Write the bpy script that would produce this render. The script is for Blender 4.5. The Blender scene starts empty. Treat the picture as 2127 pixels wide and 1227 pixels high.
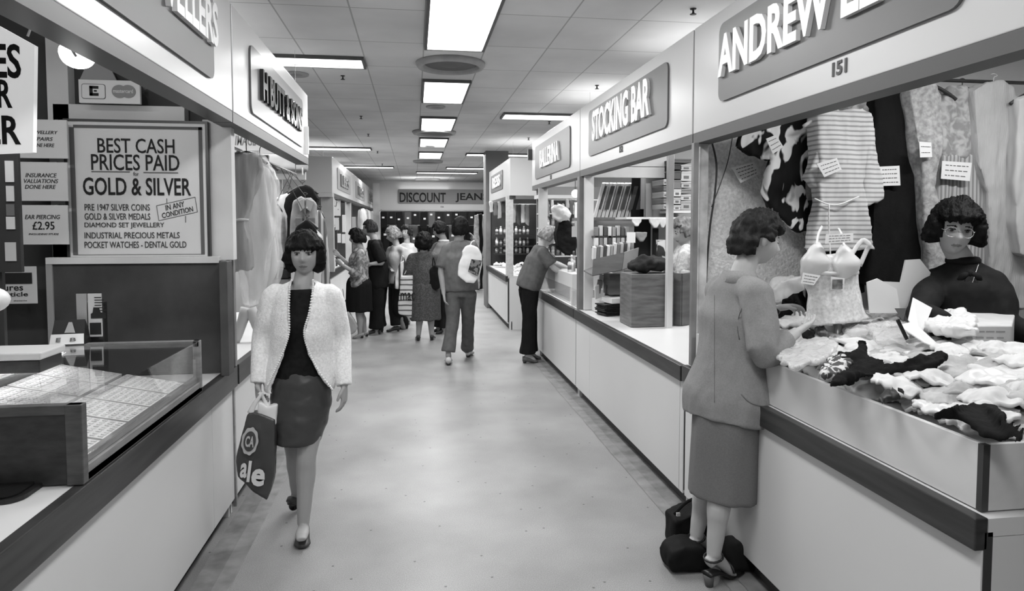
import bpy, bmesh, math, random
import numpy as np
from mathutils import Vector, Matrix, noise as mnoise
random.seed(7)
SC = bpy.context.scene
COL = SC.collection
# ------------------------------------------------------------------ camera
CAM_H, F_PX, W_PX, H_PX = 1.65, 1400.0, 2127.0, 1227.0
YAW, PITCH, PP_Y = 0.1434524, math.radians(3.0), 539.371
cd = bpy.data.cameras.new('camera'); cam = bpy.data.objects.new('camera', cd); COL.objects.link(cam)
cd.sensor_fit = 'HORIZONTAL'; cd.sensor_width = 36.0; cd.lens = F_PX / W_PX * 36.0
cd.shift_x = 0.0; cd.shift_y = (PP_Y - H_PX / 2) / W_PX
cd.clip_start = 0.05; cd.clip_end = 100
cam.location = (0, 0, CAM_H); cam.rotation_euler = (math.pi / 2 - PITCH, 0, -YAW)
SC.camera = cam
# ------------------------------------------------------------------ world, exposure
wd = bpy.data.worlds.new('world'); SC.world = wd; wd.use_nodes = True
wd.node_tree.nodes['Background'].inputs[0].default_value = (1, 1, 1, 1)
wd.node_tree.nodes['Background'].inputs[1].default_value = 0.16
SC.view_settings.view_transform = 'Standard'; SC.view_settings.look = 'None'
SC.view_settings.exposure = 0.0; SC.view_settings.gamma = 1.0; SC.view_settings.use_curve_mapping = False
def area(name, loc, sx, sy, watts, rot=(0, 0, 0), spread=math.pi):
    l = bpy.data.lights.new(name, 'AREA'); l.shape = 'RECTANGLE'; l.size = sx; l.size_y = sy; l.energy = watts * 1.0; l.spread = spread
    o = bpy.data.objects.new(name, l); COL.objects.link(o); o.location = loc; o.rotation_euler = rot
    return o
ZC = 3.10
CL_X = 0.335
# centre row of ceiling troffers: (y0, y1)
TROFF = [(-3.2, -2.0), (-0.6, 0.6), (1.55, 2.75), (3.9, 5.63), (6.86, 8.06), (9.2, 10.4), (11.4, 12.6), (13.6, 14.8)]
for (a, b) in TROFF:
    area('troffer_light', (CL_X, (a + b) / 2, ZC - 0.012), 0.46, b - a - 0.04, (27 if b < 9 else 46) * (b - a))
SIDE = [(-1.65, 6.22, 2.45, 0.36), (1.78, 8.93, 1.25, 0.42), (-1.55, 13.2, 1.5, 0.35), (1.75, 13.9, 1.4, 0.35), (-1.3, 17.3, 1.6, 0.35), (1.6, 17.3, 1.6, 0.35), (0.9, 18.9, 1.7, 0.35)]
for (x, y, w, d) in SIDE:
    area('side_light', (x, y, ZC - 0.012), w - 0.05, d - 0.05, (22 if y < 12 else 42) * w)
# fluorescent lights inside the stalls (fittings built further down)
STALL_LIGHTS = [(2.75, 2.45, 2.66, 1.3, 0.14, 19), (2.6, 5.0, 2.66, 1.3, 0.14, 26), (2.4, 7.3, 2.66, 1.2, 0.14, 26), (2.2, 11.8, 2.66, 1.2, 0.14, 22),
                (-2.0, 5.0, 2.66, 1.2, 0.14, 12), (-2.1, 12.6, 2.66, 1.2, 0.14, 10), (-2.1, 15.6, 2.66, 1.2, 0.14, 10), (-1.9, 2.3, 2.66, 1.2, 0.14, 9), (0.3, 21.2, 2.66, 2.4, 0.14, 30)]  # last entry: unseen light added to brighten the far end
for (x, y, z, sx, sy, w) in STALL_LIGHTS:
    area('stall_light', (x, y, z - 0.045), sx, sy, w * 1.3)
    area('added_ceiling_fill', (x, y, z + 0.055), 1.5, 1.0, w * 0.3, (math.pi, 0, 0))  # added upward fill for the ceiling, has no fitting of its own

# ------------------------------------------------------------------ pixel helpers: a point on a known plane of the place
_r = np.array([math.cos(YAW), -math.sin(YAW), 0.0])
_f = np.array([math.sin(YAW) * math.cos(PITCH), math.cos(YAW) * math.cos(PITCH), -math.sin(PITCH)])
_u = np.cross(_r, _f)
def P(px, py, Y=None, X=None, Z=None):
    d = _f + _r * (px - W_PX / 2) / F_PX + _u * (PP_Y - py) / F_PX
    if X is not None: t = X / d[0]
    elif Z is not None: t = (Z - CAM_H) / d[2]
    else: t = Y / d[1]
    return Vector((d[0] * t, d[1] * t, CAM_H + d[2] * t))
# ------------------------------------------------------------------ materials
_M = {}
def mat(key, g=0.5, rough=0.6, spec=0.3, metal=0.0, noise=None, bump=None, emit=0.0, alpha=None, trans=0.0, sheen=0.0):
    """g: linear grey. noise=(scale, amount, detail). bump=(scale, strength)."""
    if key in _M: return _M[key]
    m = bpy.data.materials.new(key); m.use_nodes = True; _M[key] = m
    nt = m.node_tree; b = nt.nodes['Principled BSDF']
    b.inputs['Base Color'].default_value = (g, g, g, 1); b.inputs['Roughness'].default_value = rough
    b.inputs['Specular IOR Level'].default_value = spec; b.inputs['Metallic'].default_value = metal
    if sheen: b.inputs['Sheen Weight'].default_value = sheen
    if trans: b.inputs['Transmission Weight'].default_value = trans
    if emit:
        b.inputs['Emission Color'].default_value = (1, 1, 1, 1); b.inputs['Emission Strength'].default_value = emit
    if alpha is not None: b.inputs['Alpha'].default_value = alpha
    if noise or bump:
        tc = nt.nodes.new('ShaderNodeTexCoord')
    if noise:
        n = nt.nodes.new('ShaderNodeTexNoise'); n.inputs['Scale'].default_value = noise[0]
        n.inputs['Detail'].default_value = noise[2] if len(noise) > 2 else 3
        mp = nt.nodes.new('ShaderNodeMapping')
        if len(noise) > 3: mp.inputs['Scale'].default_value = noise[3]
        nt.links.new(tc.outputs['Object'], mp.inputs[0]); nt.links.new(mp.outputs[0], n.inputs['Vector'])
        r = nt.nodes.new('ShaderNodeMapRange'); r.inputs['From Min'].default_value = 0.3; r.inputs['From Max'].default_value = 0.7
        r.inputs['To Min'].default_value = g * (1 - noise[1]); r.inputs['To Max'].default_value = min(0.95, g * (1 + noise[1]))
        nt.links.new(n.outputs['Fac'], r.inputs['Value']); nt.links.new(r.outputs[0], b.inputs['Base Color'])
    if bump:
        n2 = nt.nodes.new('ShaderNodeTexNoise'); n2.inputs['Scale'].default_value = bump[0]; n2.inputs['Detail'].default_value = 4
        mp2 = nt.nodes.new('ShaderNodeMapping')
        if len(bump) > 2: mp2.inputs['Scale'].default_value = bump[2]
        nt.links.new(tc.outputs['Object'], mp2.inputs[0]); nt.links.new(mp2.outputs[0], n2.inputs['Vector'])
        bp = nt.nodes.new('ShaderNodeBump'); bp.inputs['Strength'].default_value = bump[1]; bp.inputs['Distance'].default_value = 0.01
        nt.links.new(n2.outputs['Fac'], bp.inputs['Height']); nt.links.new(bp.outputs[0], b.inputs['Normal'])
    return m
def node_mat(key, fn):
    if key in _M: return _M[key]
    m = bpy.data.materials.new(key); m.use_nodes = True; _M[key] = m
    fn(m.node_tree, m.node_tree.nodes['Principled BSDF']); return m
def glass_mat(key='shop_glass', tint=0.97, fac=0.9):
    if key in _M: return _M[key]
    m = bpy.data.materials.new(key); m.use_nodes = True; _M[key] = m
    nt = m.node_tree; nt.nodes.clear()
    o = nt.nodes.new('ShaderNodeOutputMaterial'); t = nt.nodes.new('ShaderNodeBsdfTransparent'); g = nt.nodes.new('ShaderNodeBsdfGlossy')
    t.inputs[0].default_value = (tint, tint, tint, 1); g.inputs['Roughness'].default_value = 0.02; g.inputs[0].default_value = (0.9, 0.9, 0.9, 1)
    lw = nt.nodes.new('ShaderNodeLayerWeight'); lw.inputs[0].default_value = 0.5
    pw = nt.nodes.new('ShaderNodeMath'); pw.operation = 'POWER'; pw.inputs[1].default_value = 5.0; nt.links.new(lw.outputs['Facing'], pw.inputs[0])
    fr = nt.nodes.new('ShaderNodeMath'); fr.operation = 'MULTIPLY_ADD'; fr.inputs[1].default_value = 0.9; fr.inputs[2].default_value = 0.035; nt.links.new(pw.outputs[0], fr.inputs[0])
    mx = nt.nodes.new('ShaderNodeMixShader')
    nt.links.new(fr.outputs[0], mx.inputs[0]); nt.links.new(t.outputs[0], mx.inputs[1]); nt.links.new(g.outputs[0], mx.inputs[2]); nt.links.new(mx.outputs[0], o.inputs[0])
    return m
def film_mat(key='plastic_film', a=0.30, g=0.85, rough=0.25):
    m = mat(key, g, rough, 0.6, alpha=a, bump=(18, 0.6)); return m
def stripes(key, g0, g1, scale, axis='Z', width=0.5, rough=0.75, distort=0.0):
    def fn(nt, b):
        tc = nt.nodes.new('ShaderNodeTexCoord'); sp = nt.nodes.new('ShaderNodeSeparateXYZ'); nt.links.new(tc.outputs['Object'], sp.inputs[0])
        m1 = nt.nodes.new('ShaderNodeMath'); m1.operation = 'MULTIPLY'; m1.inputs[1].default_value = scale; nt.links.new(sp.outputs[axis], m1.inputs[0])
        src = m1.outputs[0]
        if distort:
            n = nt.nodes.new('ShaderNodeTexNoise'); n.inputs['Scale'].default_value = 3; nt.links.new(tc.outputs['Object'], n.inputs['Vector'])
            m2 = nt.nodes.new('ShaderNodeMath'); m2.operation = 'MULTIPLY_ADD'; m2.inputs[1].default_value = distort
            nt.links.new(n.outputs['Fac'], m2.inputs[0]); nt.links.new(src, m2.inputs[2]); src = m2.outputs[0]
        fr = nt.nodes.new('ShaderNodeMath'); fr.operation = 'FRACT'; nt.links.new(src, fr.inputs[0])
        gt = nt.nodes.new('ShaderNodeMath'); gt.operation = 'GREATER_THAN'; gt.inputs[1].default_value = width; nt.links.new(fr.outputs[0], gt.inputs[0])
        r = nt.nodes.new('ShaderNodeMapRange'); r.inputs['To Min'].default_value = g0; r.inputs['To Max'].default_value = g1
        nt.links.new(gt.outputs[0], r.inputs['Value']); nt.links.new(r.outputs[0], b.inputs['Base Color']); b.inputs['Roughness'].default_value = rough
        b.inputs['Specular IOR Level'].default_value = 0.15
    return node_mat(key, fn)
def blotch(key, g0, g1, scale, thr=0.5, rough=0.7, soft=0.02, vec=(1, 1, 1)):
    def fn(nt, b):
        tc = nt.nodes.new('ShaderNodeTexCoord'); mp = nt.nodes.new('ShaderNodeMapping'); mp.inputs['Scale'].default_value = vec
        n = nt.nodes.new('ShaderNodeTexNoise'); n.inputs['Scale'].default_value = scale; n.inputs['Detail'].default_value = 1.5; n.inputs['Distortion'].default_value = 0.6
        nt.links.new(tc.outputs['Object'], mp.inputs[0]); nt.links.new(mp.outputs[0], n.inputs['Vector'])
        r = nt.nodes.new('ShaderNodeMapRange'); r.inputs['From Min'].default_value = thr - soft; r.inputs['From Max'].default_value = thr + soft
        r.inputs['To Min'].default_value = g0; r.inputs['To Max'].default_value = g1
        nt.links.new(n.outputs['Fac'], r.inputs['Value']); nt.links.new(r.outputs[0], b.inputs['Base Color']); b.inputs['Roughness'].default_value = rough
        b.inputs['Specular IOR Level'].default_value = 0.15
    return node_mat(key, fn)
WHITE = mat('white_laminate', 0.64, 0.35, 0.4, noise=(0.7, 0.05))
FASCIA = mat('cream_fascia', 0.54, 0.30, 0.45, noise=(0.6, 0.04))
SIGNG = mat('grey_sign_enamel', 0.14, 0.4, 0.4, noise=(2.0, 0.06))
SIGND = mat('dark_sign_enamel', 0.11, 0.45, 0.4, noise=(2.0, 0.06))
LETW = mat('white_letter', 0.85, 0.3, 0.5)
LETB = mat('black_letter', 0.012, 0.18, 0.6)
INK = mat('black_ink', 0.02, 0.7, 0.2)
INKG = mat('grey_ink', 0.12, 0.7, 0.2)
WOODD = mat('dark_wood', 0.035, 0.35, 0.4, noise=(3, 0.35, 4, (6, 1, 14)))
WOODM = mat('brown_wood', 0.14, 0.5, 0.3, noise=(3, 0.35, 5, (2, 2, 14)))
ALU = mat('aluminium', 0.42, 0.35, 0.5, 0.6, noise=(30, 0.15))
STEELD = mat('dark_metal', 0.05, 0.4, 0.5, 0.3)
PAINTW = mat('white_paint', 0.60, 0.55, 0.3, noise=(2.5, 0.12))
PAPER = mat('paper', 0.74, 0.8, 0.15)
CARD = mat('white_card', 0.66, 0.7, 0.2, noise=(1.5, 0.04))
BLACKC = mat('black_cloth', 0.010, 0.85, 0.1, bump=(60, 0.3))
DKGREY = mat('charcoal_board', 0.035, 0.6, 0.3, noise=(4, 0.2))
GLASS = glass_mat()
EMIT = mat('light_diffuser', 0.9, 0.5, 0.2, emit=3.0)
EMITD = mat('stall_diffuser', 0.9, 0.5, 0.2, emit=3.0)
# ------------------------------------------------------------------ mesh builder
class MB:
    def __init__(s): s.v = []; s.f = []; s.m = []; s.cur = 0
    def add(s, vs, fs):
        o = len(s.v); s.v += [tuple(v) for v in vs]
        for f in fs: s.f.append([i + o for i in f]); s.m.append(s.cur)
        return s
    def mat(s, i): s.cur = i; return s
    def box(s, x0, x1, y0, y1, z0, z1, M=None):
        vs = [Vector((x, y, z)) for x in (x0, x1) for y in (y0, y1) for z in (z0, z1)]
        if M is not None: vs = [M @ v for v in vs]
        return s.add(vs, [(0, 1, 3, 2), (4, 6, 7, 5), (0, 4, 5, 1), (2, 3, 7, 6), (0, 2, 6, 4), (1, 5, 7, 3)])
    def obox(s, c, ax, ay, az, hx, hy, hz):
        c, ax, ay, az = Vector(c), Vector(ax).normalized(), Vector(ay).normalized(), Vector(az).normalized()
        vs = [c + ax * (hx * i) + ay * (hy * j) + az * (hz * k) for i in (-1, 1) for j in (-1, 1) for k in (-1, 1)]
        return s.add(vs, [(0, 1, 3, 2), (4, 6, 7, 5), (0, 4, 5, 1), (2, 3, 7, 6), (0, 2, 6, 4), (1, 5, 7, 3)])
    def rings(s, R, cap=True, closed=True):
        n = len(R[0]); vs = [p for r in R for p in r]; fs = []
        for i in range(len(R) - 1):
            for j in range(n if closed else n - 1):
                k = (j + 1) % n; fs.append((i * n + j, i * n + k, (i + 1) * n + k, (i + 1) * n + j))
        if cap and closed: fs.append(tuple(reversed(range(n)))); fs.append(tuple((len(R) - 1) * n + j for j in range(n)))
        return s.add(vs, fs)
    def tube(s, pts, rad, seg=10, facing=None, sub=0, cap=True, power=1.0):
        """rad: float, list, or list of (ru, rv)"""
        pts = [Vector(p) for p in pts]
        if not isinstance(rad, (list, tuple)): rad = [rad] * len(pts)
        rad = [(r, r) if not isinstance(r, (list, tuple)) else tuple(r) for r in rad]
        if sub: pts, rad = resample(pts, rad, sub)
        R = []; up = None
        for i, p in enumerate(pts):
            t = (pts[min(i + 1, len(pts) - 1)] - pts[max(i - 1, 0)])
            t = t.normalized() if t.length > 1e-9 else Vector((0, 0, 1))
            if facing is not None: ref = Vector(facing)
            elif up is None: ref = Vector((0, 1, 0)) if abs(t.y) < 0.9 else Vector((1, 0, 0))
            else: ref = up
            v = ref - t * ref.dot(t)
            if v.length < 1e-4: v = Vector((1, 0, 0)) - t * t.x
            v.normalize(); u = v.cross(t); up = v
            ring = []
            for k in range(seg):
                a = 2 * math.pi * k / seg; c, sn = math.cos(a), math.sin(a)
                if power != 1.0: c = math.copysign(abs(c) ** power, c); sn = math.copysign(abs(sn) ** power, sn)
                ring.append(p + u * (c * rad[i][0]) + v * (sn * rad[i][1]))
            R.append(ring)
        return s.rings(R, cap)
    def ball(s, c, rx, ry=None, rz=None, n=12, M=None):
        ry = ry or rx; rz = rz or rx; c = Vector(c); R = []
        for i in range(n + 1):
            th = math.pi * (i + 0.02) / (n + 0.04)
            ring = []
            for k in range(2 * n):
                a = math.pi * k / n; d = Vector((rx * math.sin(th) * math.cos(a), ry * math.sin(th) * math.sin(a), -rz * math.cos(th)))
                ring.append(c + (M @ d if M is not None else d))
            R.append(ring)
        return s.rings(R)
    def lathe(s, c, prof, seg=20, axis='Z'):
        c = Vector(c); R = []
        for (r, h) in prof:
            R.append([c + Vector((r * math.cos(2 * math.pi * k / seg), r * math.sin(2 * math.pi * k / seg), h)) for k in range(seg)])
        return s.rings(R)
    def prism(s, poly, o, ex, ey, depth):
        """polygon (2-D list) in frame o, ex, ey, extruded along ex x ey by depth (centred)"""
        o, ex, ey = Vector(o), Vector(ex).normalized(), Vector(ey).normalized(); n = ex.cross(ey); N = len(poly)
        a = [o + ex * p[0] + ey * p[1] - n * (depth / 2) for p in poly]; b = [p + n * depth for p in a]
        fs = [tuple(reversed(range(N))), tuple(range(N, 2 * N))] + [(i, (i + 1) % N, N + (i + 1) % N, N + i) for i in range(N)]
        return s.add(a + b, fs)
    def build(s, name, mats, parent=None, smooth=False, local=False, bevel=0.0):
        me = bpy.data.meshes.new(name)
        vs = s.v
        if parent is not None and not local:
            Mi = parent.matrix_basis.inverted(); p = parent.parent
            if p is not None: Mi = Mi @ p.matrix_basis.inverted()
            vs = [Mi @ Vector(v) for v in vs]
        me.from_pydata([tuple(v) for v in vs], [], s.f)
        if not isinstance(mats, (list, tuple)): mats = [mats]
        for m in mats: me.materials.append(m)
        me.polygons.foreach_set('material_index', s.m)
        bm = bmesh.new(); bm.from_mesh(me); bmesh.ops.recalc_face_normals(bm, faces=bm.faces); bm.to_mesh(me); bm.free()
        if smooth: me.polygons.foreach_set('use_smooth', [True] * len(me.polygons))
        me.update()
        o = bpy.data.objects.new(name, me); COL.objects.link(o)
        if parent is not None: o.parent = parent
        if bevel:
            b = o.modifiers.new('edge', 'BEVEL'); b.width = bevel; b.segments = 2; b.limit_method = 'ANGLE'
        return o
def resample(pts, rad, sub):
    out, orr = [], []; n = len(pts)
    for i in range(n - 1):
        p0, p1, p2, p3 = pts[max(i - 1, 0)], pts[i], pts[i + 1], pts[min(i + 2, n - 1)]
        for k in range(sub):
            t = k / sub; t2, t3 = t * t, t * t * t
            out.append(0.5 * ((2 * p1) + (p2 - p0) * t + (2 * p0 - 5 * p1 + 4 * p2 - p3) * t2 + (3 * p1 - p0 - 3 * p2 + p3) * t3))
            h = t * t * (3 - 2 * t); orr.append(tuple(rad[i][q] * (1 - h) + rad[i + 1][q] * h for q in (0, 1)))
    out.append(pts[-1]); orr.append(rad[-1]); return out, orr
def tag(o, label=None, cat=None, group=None, kind=None):
    if label: o['label'] = label
    if cat: o['category'] = cat
    if group: o['group'] = group
    if kind: o['kind'] = kind
    return o
def thing(name, label, cat, loc, rz=0.0, group=None):
    o = bpy.data.objects.new(name, None); COL.objects.link(o); o.location = loc; o.rotation_euler = (0, 0, rz); o.empty_display_size = 0.1
    o.matrix_basis  # basis is derived from loc / rot at once
    return tag(o, label, cat, group)
def copy_tree(o, loc, rz=None, label=None, group=None):
    c = o.copy(); COL.objects.link(c); c.location = loc
    if rz is not None: c.rotation_euler = (0, 0, rz)
    if label: c['label'] = label
    if group: c['group'] = group
    for ch in [x for x in bpy.data.objects if x.parent == o]:
        d = ch.copy(); COL.objects.link(d); d.parent = c
        for g in [x for x in bpy.data.objects if x.parent == ch]:
            e = g.copy(); COL.objects.link(e); e.parent = d
    return c
def eval_mesh(ob):
    dg = bpy.context.evaluated_depsgraph_get(); ev = ob.evaluated_get(dg)
    me = bpy.data.meshes.new_from_object(ev, depsgraph=dg); return me
def text_mb(txt, width, height, o, ex, ey, depth=0.004, bold=0.0, mb=None, slant=0.0, squeeze_lines=False):
    """lettering fitted to a width x height box whose lower left corner is o"""
    cu = bpy.data.curves.new('t', 'FONT'); cu.body = txt; cu.extrude = 0.05; cu.offset = bold; cu.resolution_u = 3; cu.shear = slant
    cu.align_x = 'CENTER' if '\n' in txt else 'LEFT'
    ob = bpy.data.objects.new('t', cu); COL.objects.link(ob); me = eval_mesh(ob)
    bpy.data.objects.remove(ob); bpy.data.curves.remove(cu)
    vs = [v.co.copy() for v in me.vertices]; fs = [tuple(p.vertices) for p in me.polygons]; bpy.data.meshes.remove(me)
    x0, x1 = min(v.x for v in vs), max(v.x for v in vs); y0, y1 = min(v.y for v in vs), max(v.y for v in vs)
    o, ex, ey = Vector(o), Vector(ex).normalized(), Vector(ey).normalized(); n = ex.cross(ey)
    sx = width / (x1 - x0); sy = height / (y1 - y0)
    mb = mb or MB()
    mb.add([o + ex * ((v.x - x0) * sx) + ey * ((v.y - y0) * sy) + n * (v.z / 0.1 * depth + depth * 0.5) for v in vs], fs)
    return mb
def text(name, txt, width, height, o, ex, ey, m, parent, depth=0.004, bold=0.0, slant=0.0):
    return text_mb(txt, width, height, o, ex, ey, depth, bold, None, slant).build(name, m, parent)
def rrect(w, h, r, n=5):
    pts = []
    for (cx, cy, a0) in ((w / 2 - r, h / 2 - r, 0), (-w / 2 + r, h / 2 - r, 90), (-w / 2 + r, -h / 2 + r, 180), (w / 2 - r, -h / 2 + r, 270)):
        for k in range(n + 1):
            a = math.radians(a0 + 90 * k / n); pts.append((cx + r * math.cos(a), cy + r * math.sin(a)))
    return pts
X_, Y_, Z_ = Vector((1, 0, 0)), Vector((0, 1, 0)), Vector((0, 0, 1))
def fbm(p, s=1.0): return mnoise.fractal(Vector(p) * s, 1.0, 2.0, 3)
# ================================================================== THE ROOM
def floor_fn(nt, b):
    tc = nt.nodes.new('ShaderNodeTexCoord')
    n1 = nt.nodes.new('ShaderNodeTexNoise'); n1.inputs['Scale'].default_value = 230; n1.inputs['Detail'].default_value = 2
    n2 = nt.nodes.new('ShaderNodeTexNoise'); n2.inputs['Scale'].default_value = 1.6; n2.inputs['Detail'].default_value = 5
    n3 = nt.nodes.new('ShaderNodeTexVoronoi'); n3.voronoi_dimensions = '2D'; n3.inputs['Scale'].default_value = 3.1
    for n in (n1, n2, n3): nt.links.new(tc.outputs['Object'], n.inputs['Vector'])
    r1 = nt.nodes.new('ShaderNodeMapRange'); r1.inputs['From Min'].default_value = 0.3; r1.inputs['From Max'].default_value = 0.7; r1.inputs['To Min'].default_value = 0.72; r1.inputs['To Max'].default_value = 1.28
    r2 = nt.nodes.new('ShaderNodeMapRange'); r2.inputs['From Min'].default_value = 0.3; r2.inputs['From Max'].default_value = 0.7; r2.inputs['To Min'].default_value = 0.76; r2.inputs['To Max'].default_value = 1.16
    r3 = nt.nodes.new('ShaderNodeMapRange'); r3.inputs['From Min'].default_value = 0.014; r3.inputs['From Max'].default_value = 0.024; r3.inputs['To Min'].default_value = 0.35; r3.inputs['To Max'].default_value = 1.0
    nt.links.new(n1.outputs['Fac'], r1.inputs['Value']); nt.links.new(n2.outputs['Fac'], r2.inputs['Value']); nt.links.new(n3.outputs['Distance'], r3.inputs['Value'])
    m1 = nt.nodes.new('ShaderNodeMath'); m1.operation = 'MULTIPLY'; m2 = nt.nodes.new('ShaderNodeMath'); m2.operation = 'MULTIPLY'; m3 = nt.nodes.new('ShaderNodeMath'); m3.operation = 'MULTIPLY'
    nt.links.new(r1.outputs[0], m1.inputs[0]); nt.links.new(r2.outputs[0], m1.inputs[1]); nt.links.new(m1.outputs[0], m2.inputs[0]); nt.links.new(r3.outputs[0], m2.inputs[1])
    nt.links.new(m2.outputs[0], m3.inputs[0]); m3.inputs[1].default_value = 0.27
    nt.links.new(m3.outputs[0], b.inputs['Base Color']); b.inputs['Roughness'].default_value = 0.42; b.inputs['Specular IOR Level'].default_value = 0.35
FLOORM = node_mat('terrazzo_floor', floor_fn)
def ceil_fn(nt, b):
    tc = nt.nodes.new('ShaderNodeTexCoord'); mp = nt.nodes.new('ShaderNodeMapping'); mp.inputs['Location'].default_value = (-0.085, 0.34, 0)
    br = nt.nodes.new('ShaderNodeTexBrick'); br.offset = 0.0; br.inputs['Scale'].default_value = 1.0
    br.inputs['Brick Width'].default_value = 0.505; br.inputs['Row Height'].default_value = 0.84; br.inputs['Mortar Size'].default_value = 0.006; br.inputs['Mortar Smooth'].default_value = 0.1
    br.inputs['Color1'].default_value = (0.66, 0.66, 0.66, 1); br.inputs['Color2'].default_value = (0.71, 0.71, 0.71, 1); br.inputs['Mortar'].default_value = (0.40, 0.40, 0.40, 1)
    nt.links.new(tc.outputs['Object'], mp.inputs[0]); nt.links.new(mp.outputs[0], br.inputs['Vector'])
    n = nt.nodes.new('ShaderNodeTexNoise'); n.inputs['Scale'].default_value = 1.1; n.inputs['Detail'].default_value = 4; nt.links.new(tc.outputs['Object'], n.inputs['Vector'])
    r = nt.nodes.new('ShaderNodeMapRange'); r.inputs['From Min'].default_value = 0.3; r.inputs['From Max'].default_value = 0.7; r.inputs['To Min'].default_value = 0.86; r.inputs['To Max'].default_value = 1.1
    nt.links.new(n.outputs['Fac'], r.inputs['Value'])
    mx = nt.nodes.new('ShaderNodeVectorMath'); mx.operation = 'SCALE'; nt.links.new(br.outputs['Color'], mx.inputs[0]); nt.links.new(r.outputs[0], mx.inputs['Scale'])
    nt.links.new(mx.outputs[0], b.inputs['Base Color']); b.inputs['Roughness'].default_value = 0.8; b.inputs['Specular IOR Level'].default_value = 0.15
CEILM = node_mat('ceiling_tiles', ceil_fn)
WALLM = mat('painted_wall', 0.50, 0.8, 0.2, noise=(0.8, 0.06))
def struct(name, mb, m, label=None, parent=None):
    o = mb.build(name, m, parent); o['kind'] = 'structure'
    if label: o['label'] = label; o['category'] = name.split('_')[0]
    return o
struct('floor', MB().box(-5, 5, -4, 23.5, -0.1, 0), FLOORM, 'worn speckled terrazzo floor of the market aisle')
struct('ceiling', MB().box(-5, 5, -4, 23.5, ZC, ZC + 0.1), CEILM, 'pale suspended ceiling of square tiles above the aisle')
struct('wall_back', MB().box(-5, 5, 22.6, 22.7, 0, ZC), WALLM, 'pale far wall closing the end of the aisle')
struct('wall_left', MB().box(-5.1, -5, -4, 22.7, 0, ZC), WALLM, 'pale outer wall behind the left stalls')
struct('wall_right', MB().box(5, 5.1, -4, 22.7, 0, ZC), WALLM, 'pale outer wall behind the right stalls')
struct('wall_front', MB().box(-5, 5, -4.1, -4, 0, ZC), WALLM, 'pale wall behind the viewer')
# column at the far end of the right stalls
struct('trim_column', MB().box(1.40, 1.85, 13.3, 13.75, 0, ZC), mat('column_paint', 0.17, 0.7, 0.2, noise=(3, 0.08)), 'square dark grey structural column beyond the right stalls')
# cracked cement kerb strips beside the stalls
KERB = mat('cement_kerb', 0.205, 0.85, 0.15, noise=(9, 0.3, 5))
KERBD = mat('cement_kerb_edge', 0.16, 0.85, 0.15, noise=(9, 0.3, 5))
def kerb(nm, x0, x1, y0, y1, lab, m=KERB):
    mb = MB(); n = 40; R = []
    for i in range(n + 1):
        y = y0 + (y1 - y0) * i / n; j = 0.008 * fbm((x1, y * 6, 0)); R.append([(x0, y, 0.001), (x0, y, 0.004), (x1 + j, y, 0.003), (x1 + j + 0.004, y, 0.001)])
    mb.rings(R); return struct(nm, mb, m, lab)
kerb('trim_1', -1.02, -0.92, 0.0, 6.4, 'cracked cement strip on the floor along the left counters')
kerb('trim_2', -0.92, -0.845, 0.0, 6.4, 'narrow worn joint strip on the floor beside the left cement strip', mat('kerb_outer', 0.24, 0.8, 0.15, noise=(9, 0.22, 5)))
kerb('trim_3', 1.585, 1.47, 1.2, 8.4, 'grey cement strip on the floor along the right counters')
kerb('trim_4', 1.47, 1.395, 1.2, 8.4, 'outer worn joint strip on the floor beside the right cement strip', mat('kerb_outer', 0.24, 0.8, 0.15, noise=(9, 0.22, 5)))
# ------------------------------------------------------------------ ceiling fittings
def troffer(x, y, sx, sy, label, group, name='ceiling_light', em=EMIT):
    t = thing(name, label, 'ceiling light', (x, y, ZC), group=group)
    mb = MB(); e = 0.022; z0, z1 = -0.030, 0.0
    for (a, b, c, d) in ((-sx / 2, sx / 2, -sy / 2, -sy / 2 + e), (-sx / 2, sx / 2, sy / 2 - e, sy / 2), (-sx / 2, -sx / 2 + e, -sy / 2 + e, sy / 2 - e), (sx / 2 - e, sx / 2, -sy / 2 + e, sy / 2 - e)):
        mb.box(a, b, c, d, z0, z1)
    mb.build('frame', mat('light_frame', 0.10, 0.5, 0.3), t, local=True)
    MB().box(-sx / 2 + e, sx / 2 - e, -sy / 2 + e, sy / 2 - e, -0.010, 0.0).build('diffuser', em, t, local=True)
    return t
tl = ['glowing recessed light panel behind the viewer on the aisle ceiling', 'glowing recessed light panel directly above the viewer', 'glowing recessed light panel just in front of the viewer, over the aisle',
      'large glowing ceiling panel at the top of the photo, nearest of the centre row', 'glowing square ceiling panel just beyond the large round vent', 'glowing ceiling panel just before the second round vent, third of centre row',
      'small glowing ceiling panel just beyond the second round vent', 'smallest glowing ceiling panel of the centre row, farthest from the viewer']
for (a, b), l in zip(TROFF, tl): troffer(CL_X, (a + b) / 2, 0.49, b - a, l, 'ceiling light panels along the centre row')
sl = ['long glowing ceiling light above the left stall sign with black lettering', 'long glowing ceiling light above the ballet shop sign on the right', 'thin glowing ceiling strip above the far left stalls', 'thin glowing ceiling strip left of the dark column',
      'distant glowing ceiling strip at left before the end stall', 'distant glowing ceiling strip at right before the end stall', 'glowing ceiling strip directly above the end stall sign']
for (x, y, w, d), l in zip(SIDE, sl): troffer(x, y, w, d, l, 'ceiling light strips at the sides')
VENTM = mat('vent_metal', 0.36, 0.5, 0.3, noise=(8, 0.1))
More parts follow.
